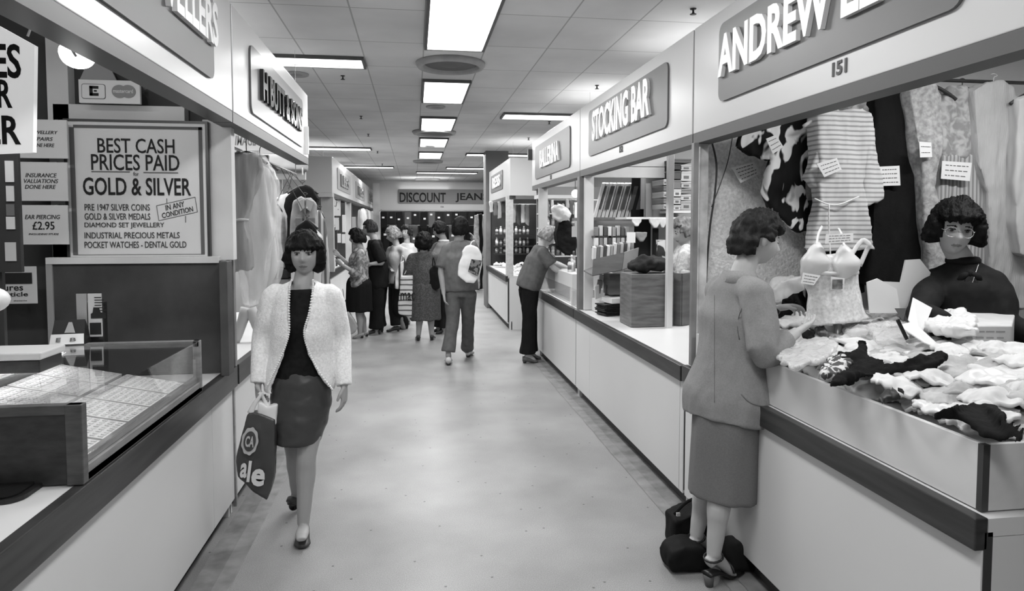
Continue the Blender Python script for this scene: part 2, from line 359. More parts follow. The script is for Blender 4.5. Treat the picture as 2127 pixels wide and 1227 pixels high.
def vent(x, y, r, label):
    t = thing('ceiling_vent', label, 'air vent', (x, y, ZC), group='round ceiling vents')
    MB().lathe((0, 0, 0), [(r, 0.0), (r, -0.022), (r * 0.95, -0.045), (r * 0.86, -0.05), (r * 0.80, -0.035), (r * 0.79, -0.004)], 40).build('rim', VENTM, t, True, True)
    MB().lathe((0, 0, 0), [(r * 0.78, -0.006), (r * 0.70, -0.02), (r * 0.60, -0.012), (r * 0.5, -0.028), (r * 0.40, -0.016), (r * 0.2, -0.03), (0.01, -0.03)], 40).build('louvre', mat('vent_dark', 0.14, 0.6, 0.2), t, True, True)
    return t
for (px, py, r, l) in ((936, 131, 0.31, 'large round metal ceiling vent nearest the viewer'), (902, 273, 0.34, 'round metal ceiling vent between the third and fourth light panels'),
                       (889, 334, 0.34, 'round metal ceiling vent just beyond the last square light panel'), (888, 371, 0.40, 'faint round ceiling vent farthest down the aisle')):
    p = P(px, py, Z=ZC); vent(p.x, p.y, r, l)
for (px, py, r, l) in ((905, 221, 0.12, 'small pale round ceiling speaker between the second and third panels'), (893, 303, 0.13, 'small pale round ceiling speaker before the smallest panel'), (615, 153, 0.12, 'small round ceiling grille beside the left light strip')):
    p = P(px, py, Z=ZC)
    t = thing('ceiling_speaker', l, 'speaker', (p.x, p.y, ZC))
    MB().lathe((0, 0, 0), [(r, 0), (r, -0.012), (r * 0.9, -0.018), (r * 0.85, -0.012)], 28).build('rim', mat('speaker_paint', 0.38, 0.6, 0.2), t, True, True)
    MB().lathe((0, 0, 0), [(r * 0.86, -0.008), (r * 0.4, -0.013), (0.005, -0.013)], 28).build('grille', mat('speaker_grille', 0.30, 0.7, 0.2, bump=(200, 0.6)), t, True, True)
spr = [(712, 157, 'sprinkler below the left light strip'), (750, 241, 'sprinkler left of the second square panel'), (765, 278, 'sprinkler left of the third square panel'), (784, 314, 'sprinkler left of the smallest square panel'),
       (794, 340, 'sprinkler above the end stall, left side'), (1240, 177, 'sprinkler above the stocking shop sign'), (1440, 18, 'sprinkler nearest the viewer, top right of the aisle'), (1141, 252, 'sprinkler just under the right light strip'),
       (1098, 286, 'sprinkler right of the dark column')]
sp0 = None
for (px, py, l) in spr:
    p = P(px, py, Z=ZC)
    if sp0 is None:
        sp0 = thing('sprinkler', 'small dark ceiling ' + l, 'sprinkler', (p.x, p.y, ZC), group='ceiling sprinklers')
        MB().lathe((0, 0, 0), [(0.022, 0), (0.020, -0.006), (0.007, -0.009), (0.007, -0.022)], 14).build('base', STEELD, sp0, True, True)
        MB().lathe((0, 0, 0), [(0.005, -0.02), (0.012, -0.034), (0.022, -0.036), (0.022, -0.039), (0.004, -0.041)], 14).build('deflector', STEELD, sp0, True, True)
    else: copy_tree(sp0, (p.x, p.y, ZC), label='small dark ceiling ' + l)
# ------------------------------------------------------------------ fascias (signs above the stalls)
def fascia(side, xf, y0, y1, z0, z1, label, sign=None, txt=None, lm=LETW, sm=SIGNG, num=None, ty=None, tz=None, bold=0.02, thick=0.10, gmark=None, depth=0.02):
    """side=+1: face looks to -X (right row); side=-1: face looks to +X. sign=(ya,yb,za,zb)"""
    t = thing('fascia_sign', label, 'shop sign', (xf, (y0 + y1) / 2, z0))
    b = xf + side * thick
    MB().box(min(xf, b), max(xf, b), y0 + 0.004, y1 - 0.004, z0, z1).build('fascia_board', FASCIA, t, bevel=0.004)
    MB().box(min(xf + side * 0.002, b), max(xf + side * 0.002, b), y0, y1, z0 - 0.055, z0).build('edge_trim', STEELD if side < 0 else mat('trim_bronze', 0.09, 0.5, 0.4), t)
    n = Vector((-side, 0, 0)); ex = Vector((0, -side, 0))   # text direction
    if sign:
        ya, yb, za, zb = sign; w, h = abs(yb - ya), zb - za
        pl = MB().prism(rrect(w, h, 0.05), Vector((xf, (ya + yb) / 2, (za + zb) / 2)) + n * 0.006, ex, Z_, 0.012).build('sign_panel', sm, t)
        if txt:
            (ta, tb), (c, d) = ty, tz
            start = ta
            MBt = text_mb(txt, abs(tb - ta), d - c, Vector((xf, start, c)) + n * 0.013, ex, Z_, depth, bold)
            o = MBt.build('lettering', lm, pl)
    if num:
        s, yy, zz, hh = num
        text('stall_number', s, hh * 0.55 * len(s), hh, Vector((xf, yy, zz)) + n * 0.001, ex, Z_, INKG, t, 0.003, 0.03)
    return t
RX, LX = 1.55, -0.905
FZ0, FZ1 = 2.155, 2.735
yA = lambda px, X=RX: P(px, 466, X=X).y
z_at = lambda px, py, X: P(px, py, X=X).z
JA, JB, JC, JE = yA(1436), yA(1204), yA(1105), 0.9
# Andrew sign: panel from x=1492 to beyond 1990
fascia(1, RX, JE, JA - 0.005, FZ0, FZ1, 'cream sign board with dark panel of white letters, nearest on the right', (yA(1492), yA(1992), z_at(1495, 214, RX) + 0.0, z_at(1495, 55, RX)),
       'ANDREW LEO', num=('151', yA(1722), z_at(1722, 163, RX), 0.052), ty=(yA(1498), yA(1908)), tz=(z_at(1500, 165, RX), z_at(1500, 88, RX) + 0.02), bold=0.032)
fascia(1, RX, JA + 0.005, JB - 0.005, FZ0, FZ1, 'cream sign board lettered in white for the stocking shop', (yA(1224), yA(1387), z_at(1224, 326, RX), z_at(1224, 233, RX)),
       'STOCKING BAR', num=('152', yA(1286), z_at(1286, 318, RX), 0.05), ty=(yA(1236), yA(1355)), tz=(z_at(1237, 294, RX), z_at(1237, 232, RX)), bold=0.032)
fascia(1, RX, JB + 0.005, JC, FZ0, FZ1, 'cream sign board with grey panel of pale letters, third on the right', (yA(1113), yA(1185), z_at(1113, 373, RX), z_at(1113, 306, RX)),
       'BALLERINA', num=('153', yA(1143), z_at(1143, 373, RX), 0.05), ty=(yA(1126), yA(1165)), tz=(z_at(1127, 349, RX), z_at(1127, 313, RX)), bold=0.012)
RX2 = 1.46
fascia(1, RX2, 10.4, 13.25, FZ0 - 0.06, FZ1 - 0.06, 'cream sign board on the far right stall before the dark column', (yA(1021, RX2), yA(1045, RX2), z_at(1045, 392, RX2), z_at(1045, 352, RX2)), 'RESS',
       ty=(yA(1026, RX2), yA(1042, RX2)), tz=(z_at(1040, 386, RX2), z_at(1040, 362, RX2)))
LJ, LB = P(489, 466, X=LX).y, P(643, 466, X=LX).y
fascia(-1, LX, 0.9, LJ - 0.006, 2.22, 2.76, 'cream sign board of the jewellers with white letters, nearest on the left', (2.0, P(447, 466, X=LX).y, z_at(447, 172, LX), z_at(447, 14, LX) + 0.13), 'JEWELLERS', sm=SIGND,
       ty=(P(447, 466, X=LX).y - 1.08 * (P(447, 466, X=LX).y - P(300, 466, X=LX).y), P(447, 466, X=LX).y), tz=(z_at(447, 133, LX), z_at(447, 22, LX)), bold=0.032)
fascia(-1, LX, LJ + 0.006, LB, 2.22, 2.76, 'cream sign board lettered in raised black for a family stall', (P(523, 466, X=LX).y, P(630, 466, X=LX).y, z_at(523, 236, LX), z_at(523, 98, LX)), 'H BUTT & SONS', lm=LETB,
       sm=mat('mid_sign_enamel', 0.15, 0.3, 0.5), ty=(P(541, 466, X=LX).y, P(623, 466, X=LX).y), tz=(z_at(541, 212, LX), z_at(541, 148, LX)), bold=0.035)
LX2 = -1.33
y0f = P(692, 466, X=LX2).y
ys = [y0f, P(733, 466, X=LX2).y, P(761, 466, X=LX2).y, P(777, 466, X=LX2).y]
labs = ['cream sign board at the corner of the far left row', 'middle cream sign board of the far left row', 'last cream sign board of the far left row, by the end stall']
txs = ['LEES', 'NEILS', 'KEN']
for i in range(3):
    a, b = ys[i], ys[i + 1]; w = b - a
    fascia(-1, LX2, a + 0.01, b - 0.01, 2.17, 2.76, labs[i], (a + 0.18 * w, b - 0.15 * w, 2.27, 2.64), txs[i], lm=mat('dim_letter', 0.16, 0.4, 0.4), sm=mat('pale_sign_enamel', 0.30, 0.3, 0.5), ty=(a + 0.3 * w, b - 0.3 * w), tz=(2.34, 2.56))
# end return boards facing the viewer
def board_y(name, x0, x1, y, z0, z1, m, label, cat='board', th=0.05):
    o = MB().box(x0, x1, y, y + th, z0, z1).build(name, m, None, bevel=0.003); return tag(o, label, cat)
board_y('return_board', -2.6, LX2 + 0.0, y0f - 0.06, 2.17, 2.76, FASCIA, 'plain cream end board facing the viewer on the far left row')
board_y('return_board', RX2 + 0.0, 2.6, 10.33, FZ0 - 0.06, FZ1 - 0.06, FASCIA, 'plain cream end board facing the viewer on the far right stall')
# ================================================================== soft shapes
def remesh(mb, voxel=0.01, smooth=6, fold=None, seed=0.0, fac=0.5):
    """join the closed pieces of mb into ONE continuous surface; returns (verts, faces)"""
    ob = mb.build('tmp', [])
    m = ob.modifiers.new('r', 'REMESH'); m.mode = 'VOXEL'; m.voxel_size = voxel
    if smooth:
        s = ob.modifiers.new('s', 'SMOOTH'); s.iterations = smooth; s.factor = fac
    me = eval_mesh(ob); old = ob.data; bpy.data.objects.remove(ob); bpy.data.meshes.remove(old)
    n = len(me.vertices); co = np.empty(n * 3); me.vertices.foreach_get('co', co); co = co.reshape(-1, 3)
    if fold:
        no = np.empty(n * 3); me.vertices.foreach_get('normal', no); no = no.reshape(-1, 3)
        amp, sc = fold[0], Vector(fold[1]) if isinstance(fold[1], (tuple, list)) else Vector((fold[1],) * 3)
        for i in range(n):
            p = Vector((co[i, 0] * sc.x + seed, co[i, 1] * sc.y, co[i, 2] * sc.z))
            co[i] += no[i] * (amp * mnoise.fractal(p, 0.9, 2.0, 3))
        me.vertices.foreach_set('co', co.ravel())
    return me
def soft(name, mb, mats, parent=None, voxel=0.01, smooth=6, fold=None, seed=0.0, paint=None, world=True, fac=0.5):
    me = remesh(mb, voxel, smooth, fold, seed, fac); me.name = name
    if not isinstance(mats, (list, tuple)): mats = [mats]
    me.materials.clear()
    for m in mats: me.materials.append(m)
    if paint: paint(me)
    if parent is not None and world: 
        Mi = parent.matrix_basis.inverted()
        if parent.parent is not None: Mi = Mi @ parent.parent.matrix_basis.inverted()
        me.transform(Mi)
    me.polygons.foreach_set('use_smooth', [True] * len(me.polygons)); me.update()
    o = bpy.data.objects.new(name, me); COL.objects.link(o)
    if parent is not None: o.parent = parent
    return o
def px_poly(pts, Y=None, Z=None): return [P(a, b, Y=Y, Z=Z) for a, b in pts]
def slab(poly3, n, depth, mb=None):
    mb = mb or MB(); n = Vector(n).normalized(); N = len(poly3)
    a = [p - n * (depth / 2) for p in poly3]; b = [p + n * (depth / 2) for p in poly3]
    return mb.add(a + b, [tuple(reversed(range(N))), tuple(range(N, 2 * N))] + [(i, (i + 1) % N, N + (i + 1) % N, N + i) for i in range(N)])
def cloth(name, pts, Y, m, parent=None, depth=0.07, fold=(0.02, (14, 14, 3)), voxel=0.011, smooth=8, seed=0.0):
    """hanging garment: outline given in the plane Y, real thickness, drapery folds"""
    return soft(name, slab(px_poly(pts, Y=Y), Y_, depth), m, parent, voxel, smooth, fold, seed)
def hanger(parent, c, w, m=None, hook=0.10, name='hanger', ex=X_):
    c = Vector(c); mb = MB(); ex = Vector(ex)
    mb.tube([c - ex * (w / 2) - Z_ * 0.07, c - ex * (w * 0.28) - Z_ * 0.03, c, c + ex * (w * 0.28) - Z_ * 0.03, c + ex * (w / 2) - Z_ * 0.07], 0.010, 8, sub=3)
    mb.tube([c, c + Z_ * hook * 0.55, c + Z_ * hook * 0.8 + ex * 0.02, c + Z_ * hook + ex * 0.0, c + Z_ * hook * 0.9 - ex * 0.018], 0.003, 6, sub=4)
    return mb.build(name, m or STEELD, parent, True)
def tagcard(parent, quad, Y, lines=3, name='price_tag', m=None):
    """card with faint handwriting; quad = pixel corners TL,TR,BR,BL on plane Y"""
    q = px_poly(quad, Y=Y); o = slab(q, Y_, 0.003).build(name, m or PAPER, parent)
    tl, tr, br, bl = q; mb = MB()
    for i in range(lines):
        f = (i + 0.8) / (lines + 0.6); a = tl.lerp(bl, f); b = tr.lerp(br, f); rnd = random.Random(i * 7 + int(quad[0][0]))
        k = 0.12
        while k < 0.85:
            d = rnd.uniform(0.05, 0.16); p, r = a.lerp(b, k), a.lerp(b, min(k + d, 0.9)); h = (tl - bl).length * 0.045
            mb.obox((p + r) / 2 - Y_ * 0.002, r - p, Y_, Z_, (r - p).length / 2, 0.0006, h * 0.5); k += d + 0.04
    mb.build('handwriting', INKG, o)
    return o
# ================================================================== LEFT: the jewellers' stall
def counter(name, label, side, xp, xb, xback, y0, y1, zt, zb, seams, wtop=WHITE, kick=0.09, z0=0.10, endcap=False, band=WOODD, wt=0.02):
    t = thing(name, label, 'counter', ((xp + xback) / 2, (y0 + y1) / 2, 0))
    ys_ = [y0] + seams + [y1]
    for a, b in zip(ys_[:-1], ys_[1:]):
        MB().box(min(xp, xp + side * 0.02), max(xp, xp + side * 0.02), a + 0.003, b - 0.003, z0, zt - 0.02).build('front_panel', WHITE, t, bevel=0.002)
    MB().box(min(xp + side * 0.005, xp + side * 0.03), max(xp + side * 0.005, xp + side * 0.03), y0, y1, z0 + 0.02, zt - 0.04).build('panel_backing', STEELD, t)
    MB().box(min(xp + side * 0.06, xp + side * 0.075), max(xp + side * 0.06, xp + side * 0.075), y0, y1, 0.0, z0 + 0.03).build('kickboard', mat('kickboard_dark', 0.02, 0.6, 0.3) if side < 0 else mat('kickboard_grey', 0.075, 0.6, 0.3), t)
    MB().box(min(xb, xb + side * 0.04), max(xb, xb + side * 0.04), y0, y1, zb, zt).build('edge_band', band, t, bevel=0.004)
    MB().box(min(xb + side * 0.04, xback), max(xb + side * 0.04, xback), y0, y1, zt - wt - 0.002, zt - 0.002).build('worktop', wtop, t)
    for ya, yb in ((y0, y0 + 0.02), (y1 - 0.02, y1)):
        MB().box(min(xp + side * 0.03, xback - side * 0.01), max(xp + side * 0.03, xback - side * 0.01), ya, yb, 0.0, zt - wt - 0.004).build('end_panel', WHITE, t)
    return t
yL = lambda px, X=-1.02: P(px, 900, X=X).y
SEAM1, PJ = yL(441), yL(486)
ctL = counter('shop_counter', 'white panelled counter with dark wood edge under the jewellery case', -1, -1.02, -0.99, -2.1, 0.35, PJ - 0.01, 0.86, 0.745, [SEAM1])
# recessed dark tray let into the worktop
t = thing('card_tray', 'black oval tray lying on the white worktop at bottom left', 'tray', P(10, 1010, Z=0.862))
MB().prism(rrect(0.30, 0.20, 0.05), P(10, 1012, Z=0.866) + Vector((-0.05, -0.02, 0)), X_, Y_, 0.012).build('tray_base', mat('black_tray', 0.015, 0.4, 0.4), t)
MB().prism(rrect(0.24, 0.14, 0.04), P(10, 1012, Z=0.874) + Vector((-0.05, -0.02, 0)), X_, Y_, 0.006).build('inlay', BLACKC, t)
# --- glass showcase
SY0, SY1, SXF, SXB, SZ0, SZ1 = 2.19, 3.33, -1.0, -1.62, 0.862, 1.108
case = thing('display_case', 'glass topped jewellery display case with wooden frame on the counter', 'display case', ((SXF + SXB) / 2, (SY0 + SY1) / 2, SZ0))
LW = mat('light_wood_trim', 0.20, 0.45, 0.35, noise=(4, 0.25, 5, (3, 1.5, 14)))
mb = MB(); mb.box(SXB, SXF, SY0, SY1, SZ0, SZ0 + 0.025); mb.build('case_floor', mat('case_felt', 0.12, 0.9, 0.1), case)
mb = MB(); mb.box(SXF - 0.03, SXF, SY0, SY1, SZ0 + 0.0, SZ0 + 0.05); mb.box(SXF - 0.035, SXF - 0.01, SY0, SY1, SZ0 + 0.05, SZ0 + 0.075); mb.build('front_rail', LW, case, bevel=0.003)
mb = MB(); mb.box(SXF - 0.03, SXF + 0.002, SY1 - 0.03, SY1, SZ0 + 0.02, SZ1); mb.box(SXB, SXF, SY1 - 0.03, SY1, SZ1 - 0.03, SZ1); mb.box(SXB, SXF, SY1 - 0.025, SY1 - 0.005, SZ0, SZ0 + 0.05); mb.build('end_frame', LW, case, bevel=0.003)
mb = MB(); mb.box(SXF - 0.045, SXF + 0.003, SY0 - 0.022, SY0 + 0.012, SZ0, SZ1); mb.box(SXB, SXF, SY0 - 0.02, SY0 + 0.012, SZ1 - 0.03, SZ1); mb.build('near_frame', mat('mid_wood_trim', 0.09, 0.45, 0.35, noise=(4, 0.25, 5, (3, 1.5, 14))), case, bevel=0.003)
MB().box(SXB, SXF - 0.045, SY0 - 0.012, SY0 + 0.006, SZ0, SZ1 - 0.03).build('end_board', WOODD, case)
MB().box(SXB, SXB + 0.02, SY0, SY1, SZ0, SZ1).build('back_rail', LW, case)
MB().box(SXB + 0.02, SXB + 0.05, SY0 + 0.05, SY1 - 0.06, SZ1 - 0.035, SZ1 - 0.012).build('strip_light', mat('case_strip', 0.9, 0.5, 0.2, emit=1.2), case)
area('case_light', (SXB + 0.06, (SY0 + SY1) / 2, SZ1 - 0.03), 0.03, SY1 - SY0 - 0.15, 1.2, (0, math.radians(-40), 0))
MB().box(SXF - 0.012, SXF - 0.008, SY0 + 0.012, SY1 - 0.03, SZ0 + 0.075, SZ1 - 0.004).build('front_glass', GLASS, case)
MB().box(SXB + 0.02, SXF - 0.002, SY0 + 0.012, SY1 - 0.03, SZ1 - 0.006, SZ1 - 0.002).build('top_glass', GLASS, case)
# ring trays: two columns of five, sloping up to the back
TRAYM = mat('velvet_tray', 0.74, 0.8, 0.1)
RINGM = mat('ring_rows', 0.66, 0.5, 0.4, noise=(200, 0.3, 2))
tray0 = None; TL = (SY1 - SY0 - 0.09) / 5; TW = 0.265
posn = ['nearest', 'second', 'middle', 'fourth', 'farthest']
for c in range(2):
    for r_ in range(5):
        xf = SXF - 0.055 - c * (TW + 0.015); y = SY0 + 0.05 + TL * (r_ + 0.5); z = SZ0 + 0.032 + c * 0.055
        lab = 'pale velvet tray of rings in the jewellery case, %s of the %s row' % (posn[r_], 'front' if c == 0 else 'back')
        if tray0 is None:
            tray0 = thing('ring_tray', lab, 'tray', (xf, y, z), group='ring trays in the jewellery case')
            M = Matrix.Rotation(0.2, 4, 'Y')
            MB().box(-TW, 0, -TL / 2 + 0.009, TL / 2 - 0.009, 0, 0.018, M).build('tray_base', TRAYM, tray0, local=True)
            mb = MB()
            for i in range(9):
                for j in range(8):
                    cx, cy = -TW + 0.018 + i * (TW - 0.03) / 8.6, -TL / 2 + 0.025 + j * (TL - 0.05) / 7
                    mb.obox(M @ Vector((cx, cy, 0.0185)), M @ X_ - M @ Vector(), Y_, M @ Z_, 0.0075, 0.006, 0.0016 + 0.0007 * ((i * 7 + j * 5) % 3))
            o = mb.build('ring_rows', RINGM, tray0, local=True); o['kind'] = 'stuff'
        else: copy_tree(tray0, (xf, y, z), label=lab)
# --- things on the case
def stand_at(px, py, Z): return P(px, py, Z=Z)
b = P(188, 708, Z=1.11); yb = 3.36
bl, tr = P(160, 708, Y=yb), P(213, 609, Y=yb)
lh = thing('leaflet_holder', 'tall black leaflet holder standing on the far end of the case', 'leaflet holder', ((bl.x + tr.x) / 2, yb, bl.z))
sl_ = 0.02
MB().box(bl.x, tr.x, yb, yb + 0.045, bl.z - 0.03, bl.z + 0.18).build('holder', mat('black_plastic', 0.015, 0.3, 0.5), lh, bevel=0.004)
h = tr.z - bl.z; w = tr.x - bl.x
MB().box(bl.x + 0.006, bl.x + 0.05, yb - 0.008, yb - 0.002, bl.z + 0.02, tr.z).build('leaflet', mat('grey_leaflet', 0.32, 0.5, 0.3), lh)
lf = MB().box(bl.x + 0.056, tr.x - 0.003, yb - 0.010, yb - 0.002, bl.z + 0.02, tr.z).build('leaflet', mat('leaflet_paper', 0.50, 0.5, 0.3), lh)
mb = MB()
for k in range(6): mb.box(bl.x + 0.085, bl.x + 0.085 + 0.03 + 0.01 * (k % 3), yb - 0.0115, yb - 0.010, tr.z - 0.02 - k * 0.012, tr.z - 0.016 - k * 0.012)
mb.box(bl.x + 0.062, tr.x - 0.006, yb - 0.0115, yb - 0.010, bl.z + 0.03, bl.z + 0.085)
mb.build('print', INK, lf)
mb = MB().prism([(-0.03, 0), (0.035, 0), (0.035, 0.025), (0.012, 0.028), (0.006, 0.05), (-0.018, 0.052), (-0.022, 0.027), (-0.03, 0.022)], (bl.x + 0.098, yb - 0.011, bl.z + 0.105), X_, Z_, 0.002); mb.build('picture', INK, lf)
q = P(138, 716, Z=1.11)
tc_ = thing('tent_card', 'small black and white tent card beside the leaflet holder', 'card', (q.x, q.y, 1.108))
MB().add([(q.x - 0.07, q.y, 1.108), (q.x + 0.065, q.y + 0.02, 1.108), (q.x + 0.05, q.y + 0.07, 1.215), (q.x - 0.07, q.y + 0.05, 1.215), (q.x - 0.07, q.y + 0.10, 1.108), (q.x + 0.06, q.y + 0.12, 1.108)],
         [(0, 1, 2, 3), (3, 2, 5, 4), (0, 3, 4), (1, 5, 2), (0, 4, 5, 1)]).build('card', mat('black_card', 0.02, 0.5, 0.3), tc_)
mb = MB(); mb.add([(q.x - 0.07, q.y - 0.003, 1.111), (q.x + 0.065, q.y + 0.017, 1.111), (q.x + 0.058, q.y + 0.035, 1.155), (q.x - 0.07, q.y + 0.015, 1.155)], [(0, 1, 2, 3)])
mb.build('white_strip', PAPER, tc_)
text('lettering', 'E', 0.018, 0.02, (q.x - 0.045, q.y + 0.001, 1.122), Vector((0.135, 0.02, 0)), Vector((0, 0.4, 1)), INKG, tc_, 0.001, 0.02)
text('lettering', 'B', 0.024, 0.016, (q.x + 0.01, q.y + 0.009, 1.124), Vector((0.135, 0.02, 0)), Vector((0, 0.4, 1)), INKG, tc_, 0.001, 0.02)
MB().prism([(-0.02, 0), (0.025, 0), (0.004, 0.05), (-0.01, 0.05)], (q.x - 0.0, q.y + 0.028, 1.16), X_, Vector((0, 0.45, 1)), 0.002).build('picture', mat('pale_print', 0.4, 0.6, 0.2), tc_)
q = P(30, 775, Z=1.11)
bx = thing('jewel_box', 'pale topped wooden box standing on the glass case at far left', 'box', (q.x, q.y, 1.108))
MB().box(q.x - 0.15, q.x + 0.085, q.y + 0.0, q.y + 0.16, 1.108, 1.155).build('box_base', WOODD, bx, bevel=0.004)
MB().box(q.x - 0.16, q.x + 0.095, q.y - 0.01, q.y + 0.17, 1.157, 1.185).build('lid', mat('lid_cream', 0.55, 0.5, 0.3), bx, bevel=0.006)
# --- partition behind the case
PY = 3.74
def pq(x0, y0, x1, y1, Y): a, b = P(x0, y1, Y=Y), P(x1, y0, Y=Y); return a.x, b.x, a.z, b.z
x0, x1, z0, z1 = pq(110, 537, 480, 775, PY)
scr = thing('counter_screen', 'dark panelled screen with white top rail behind the jewellery case', 'screen', ((x0 + x1) / 2, PY, 0.86))
MB().box(x0, x1 - 0.02, PY, PY + 0.02, 0.862, z1 - 0.01).build('screen_panel', mat('screen_brown', 0.052, 0.55, 0.3, noise=(5, 0.3, 4)), scr)
MB().box(x0 - 0.01, x1 - 0.06, PY - 0.015, PY + 0.03, z1 - 0.022, z1 + 0.012).build('top_rail', PAINTW, scr, bevel=0.002)
MB().box(x0 - 0.012, x0 + 0.018, PY - 0.012, PY + 0.025, 0.90, z1 - 0.022).build('side_rail', mat('grey_rail', 0.30, 0.5, 0.3), scr, bevel=0.002)
xx = P(460, 600, Y=PY - 0.05).x
MB().box(xx, xx + 0.04, PY - 0.09, PY + 0.01, 0.862, z1 - 0.01).build('end_stile', mat('stile_brown', 0.07, 0.5, 0.3, noise=(5, 0.3, 4)), scr, bevel=0.003)
# steel post between the two left stalls
def post(name, label, x, y, z0, z1, w, d, m):
    return tag(MB().box(x - w / 2, x + w / 2, y - d / 2, y + d / 2, z0, z1).build(name, m, None, bevel=0.003), label, 'post')
post('stall_post', 'dark steel post between the two left stalls', -1.005, P(481, 500, X=-1.0).y, 0.862, 2.16, 0.035, 0.04, mat('post_grey', 0.20, 0.4, 0.4, noise=(6, 0.2)))
tag(MB().box(-1.03, -1.012, PJ - 0.006, PJ + 0.016, 0.05, 0.745).build('joint_strip', ALU, None), 'thin metal joint strip between the two left counters', 'strip')
# back board behind the signs
tag(MB().box(-3.6, -1.06, 3.86, 3.90, 0.862, 2.75).build('partition_board', mat('dark_green_board', 0.055, 0.6, 0.25, noise=(3, 0.15)), None), 'tall dark partition board behind the gold buying sign', 'partition')
fr = thing('sign_frame', 'white painted timber frame around the gold buying sign', 'frame', (-1.6, 3.82, 1.5))
for nm, (a, b, c, d) in (('upright', (112, 78, 140, 548)), ('crossbar', (112, 222, 384, 252)), ('side_panel', (428, 250, 480, 540)), ('lower_block', (112, 505, 145, 545))):
    x0, x1, z0, z1 = pq(a, b, c, d, 3.80)
    MB().box(x0, x1, 3.79, 3.86, z0, z1).build(nm, PAINTW, fr, bevel=0.002)
def board(name, label, cat, x0, y0, x1, y1, Y, th, m, group=None):
    a, b, c, d = pq(x0, y0, x1, y1, Y)
    t = thing(name, label, cat, ((a + b) / 2, Y, c), group=group)
    o = MB().box(a, b, Y, Y + th, c, d).build('board', m, t, bevel=0.002)
    return t, (a, b, c, d), o
def line_px(parent, s, x0, y0, x1, y1, Y, m=INK, bold=0.0, slant=0.0, name='lettering', depth=0.002):
    a, b, c, d = pq(x0, y0, x1, y1, Y); text(name, s, b - a, d - c, (a, Y, c), X_, Z_, m, parent, depth, bold, slant)
SB, (a, b, c, d), so = board('shop_sign', 'large white sign offering cash prices for gold and silver', 'sign', 146, 257, 426, 534, 3.76, 0.02, CARD)
MB().box(a - 0.012, a, 3.755, 3.785, c - 0.0, d + 0.012).build('frame_edge', STEELD, SB); MB().box(b, b + 0.012, 3.755, 3.785, c, d + 0.012).build('frame_edge', STEELD, SB); MB().box(a, b, 3.755, 3.785, d, d + 0.012).build('frame_edge', STEELD, SB)
YS = 3.758
for args in (('BEST CASH', 203, 289, 362, 317, 0.006), ('PRICES PAID', 190, 322, 372, 353, 0.006), ('GOLD & SILVER', 173, 370, 396, 405, 0.014)):
    line_px(so, args[0], *args[1:5], YS, INK, args[5])
line_px(so, 'for', 277, 357, 288, 365, YS, INKG)
for args in (('PRE 1947 SILVER COINS', 176, 424, 311, 437), ('GOLD & SILVER MEDALS', 176, 443, 312, 456), ('DIAMOND SET JEWELLERY', 176, 462, 341, 475), ('INDUSTRIAL PRECIOUS METALS', 176, 482, 373, 495), ('POCKET WATCHES - DENTAL GOLD', 176, 501, 387, 515)):
    line_px(so, *args, YS, mat('soft_ink', 0.05, 0.7, 0.2), 0.0)
mb = MB()
for (u0, v0, u1, v1) in ((190, 356, 270, 357.2), (298, 358, 370, 359.2), (152, 264, 420, 265), (152, 528, 420, 528.8)):
    e, f, g_, h_ = pq(u0, v0, u1, v1, YS); mb.box(e, f, YS - 0.001, YS, g_, h_)
for (u, v) in ((152, 153.2), (418, 419.2)):
    e, f, g_, h_ = pq(u, 264, v, 528, YS); mb.box(e, f, YS - 0.001, YS, g_, h_)
mb.build('ruled_line', INKG, so)
# the tilted IN ANY CONDITION plate printed on the sign
o_ = P(330, 458, Y=YS); e1 = (P(410, 440, Y=YS) - o_); e2 = (P(325, 427, Y=YS) - o_); L1, L2 = e1.length, e2.length
mb = MB(); th = 0.0025
for (s0, s1) in ((o_, o_ + e1), (o_ + e2, o_ + e1 + e2), (o_, o_ + e2), (o_ + e1, o_ + e1 + e2)):
    dv = s1 - s0; mb.obox((s0 + s1) / 2, dv, Y_, dv.cross(Y_), dv.length / 2, 0.001, th / 2)
for (u0, v0, u1, v1) in ((346, 412, 347, 422), (385, 448, 386, 462)):
    e, f, g_, h_ = pq(u0, v0, u1, v1, YS); mb.box(e, f, YS - 0.001, YS, g_, h_)
mb.build('plate_outline', INKG, so)
eu, ev = e1.normalized(), e2.normalized()
text('lettering', 'IN ANY', L1 * 0.48, L2 * 0.36, o_ + e1 * 0.22 + e2 * 0.54, eu, ev, INK, so, 0.002)
text('lettering', 'CONDITION', L1 * 0.80, L2 * 0.34, o_ + e1 * 0.10 + e2 * 0.10, eu, ev, INK, so, 0.002)
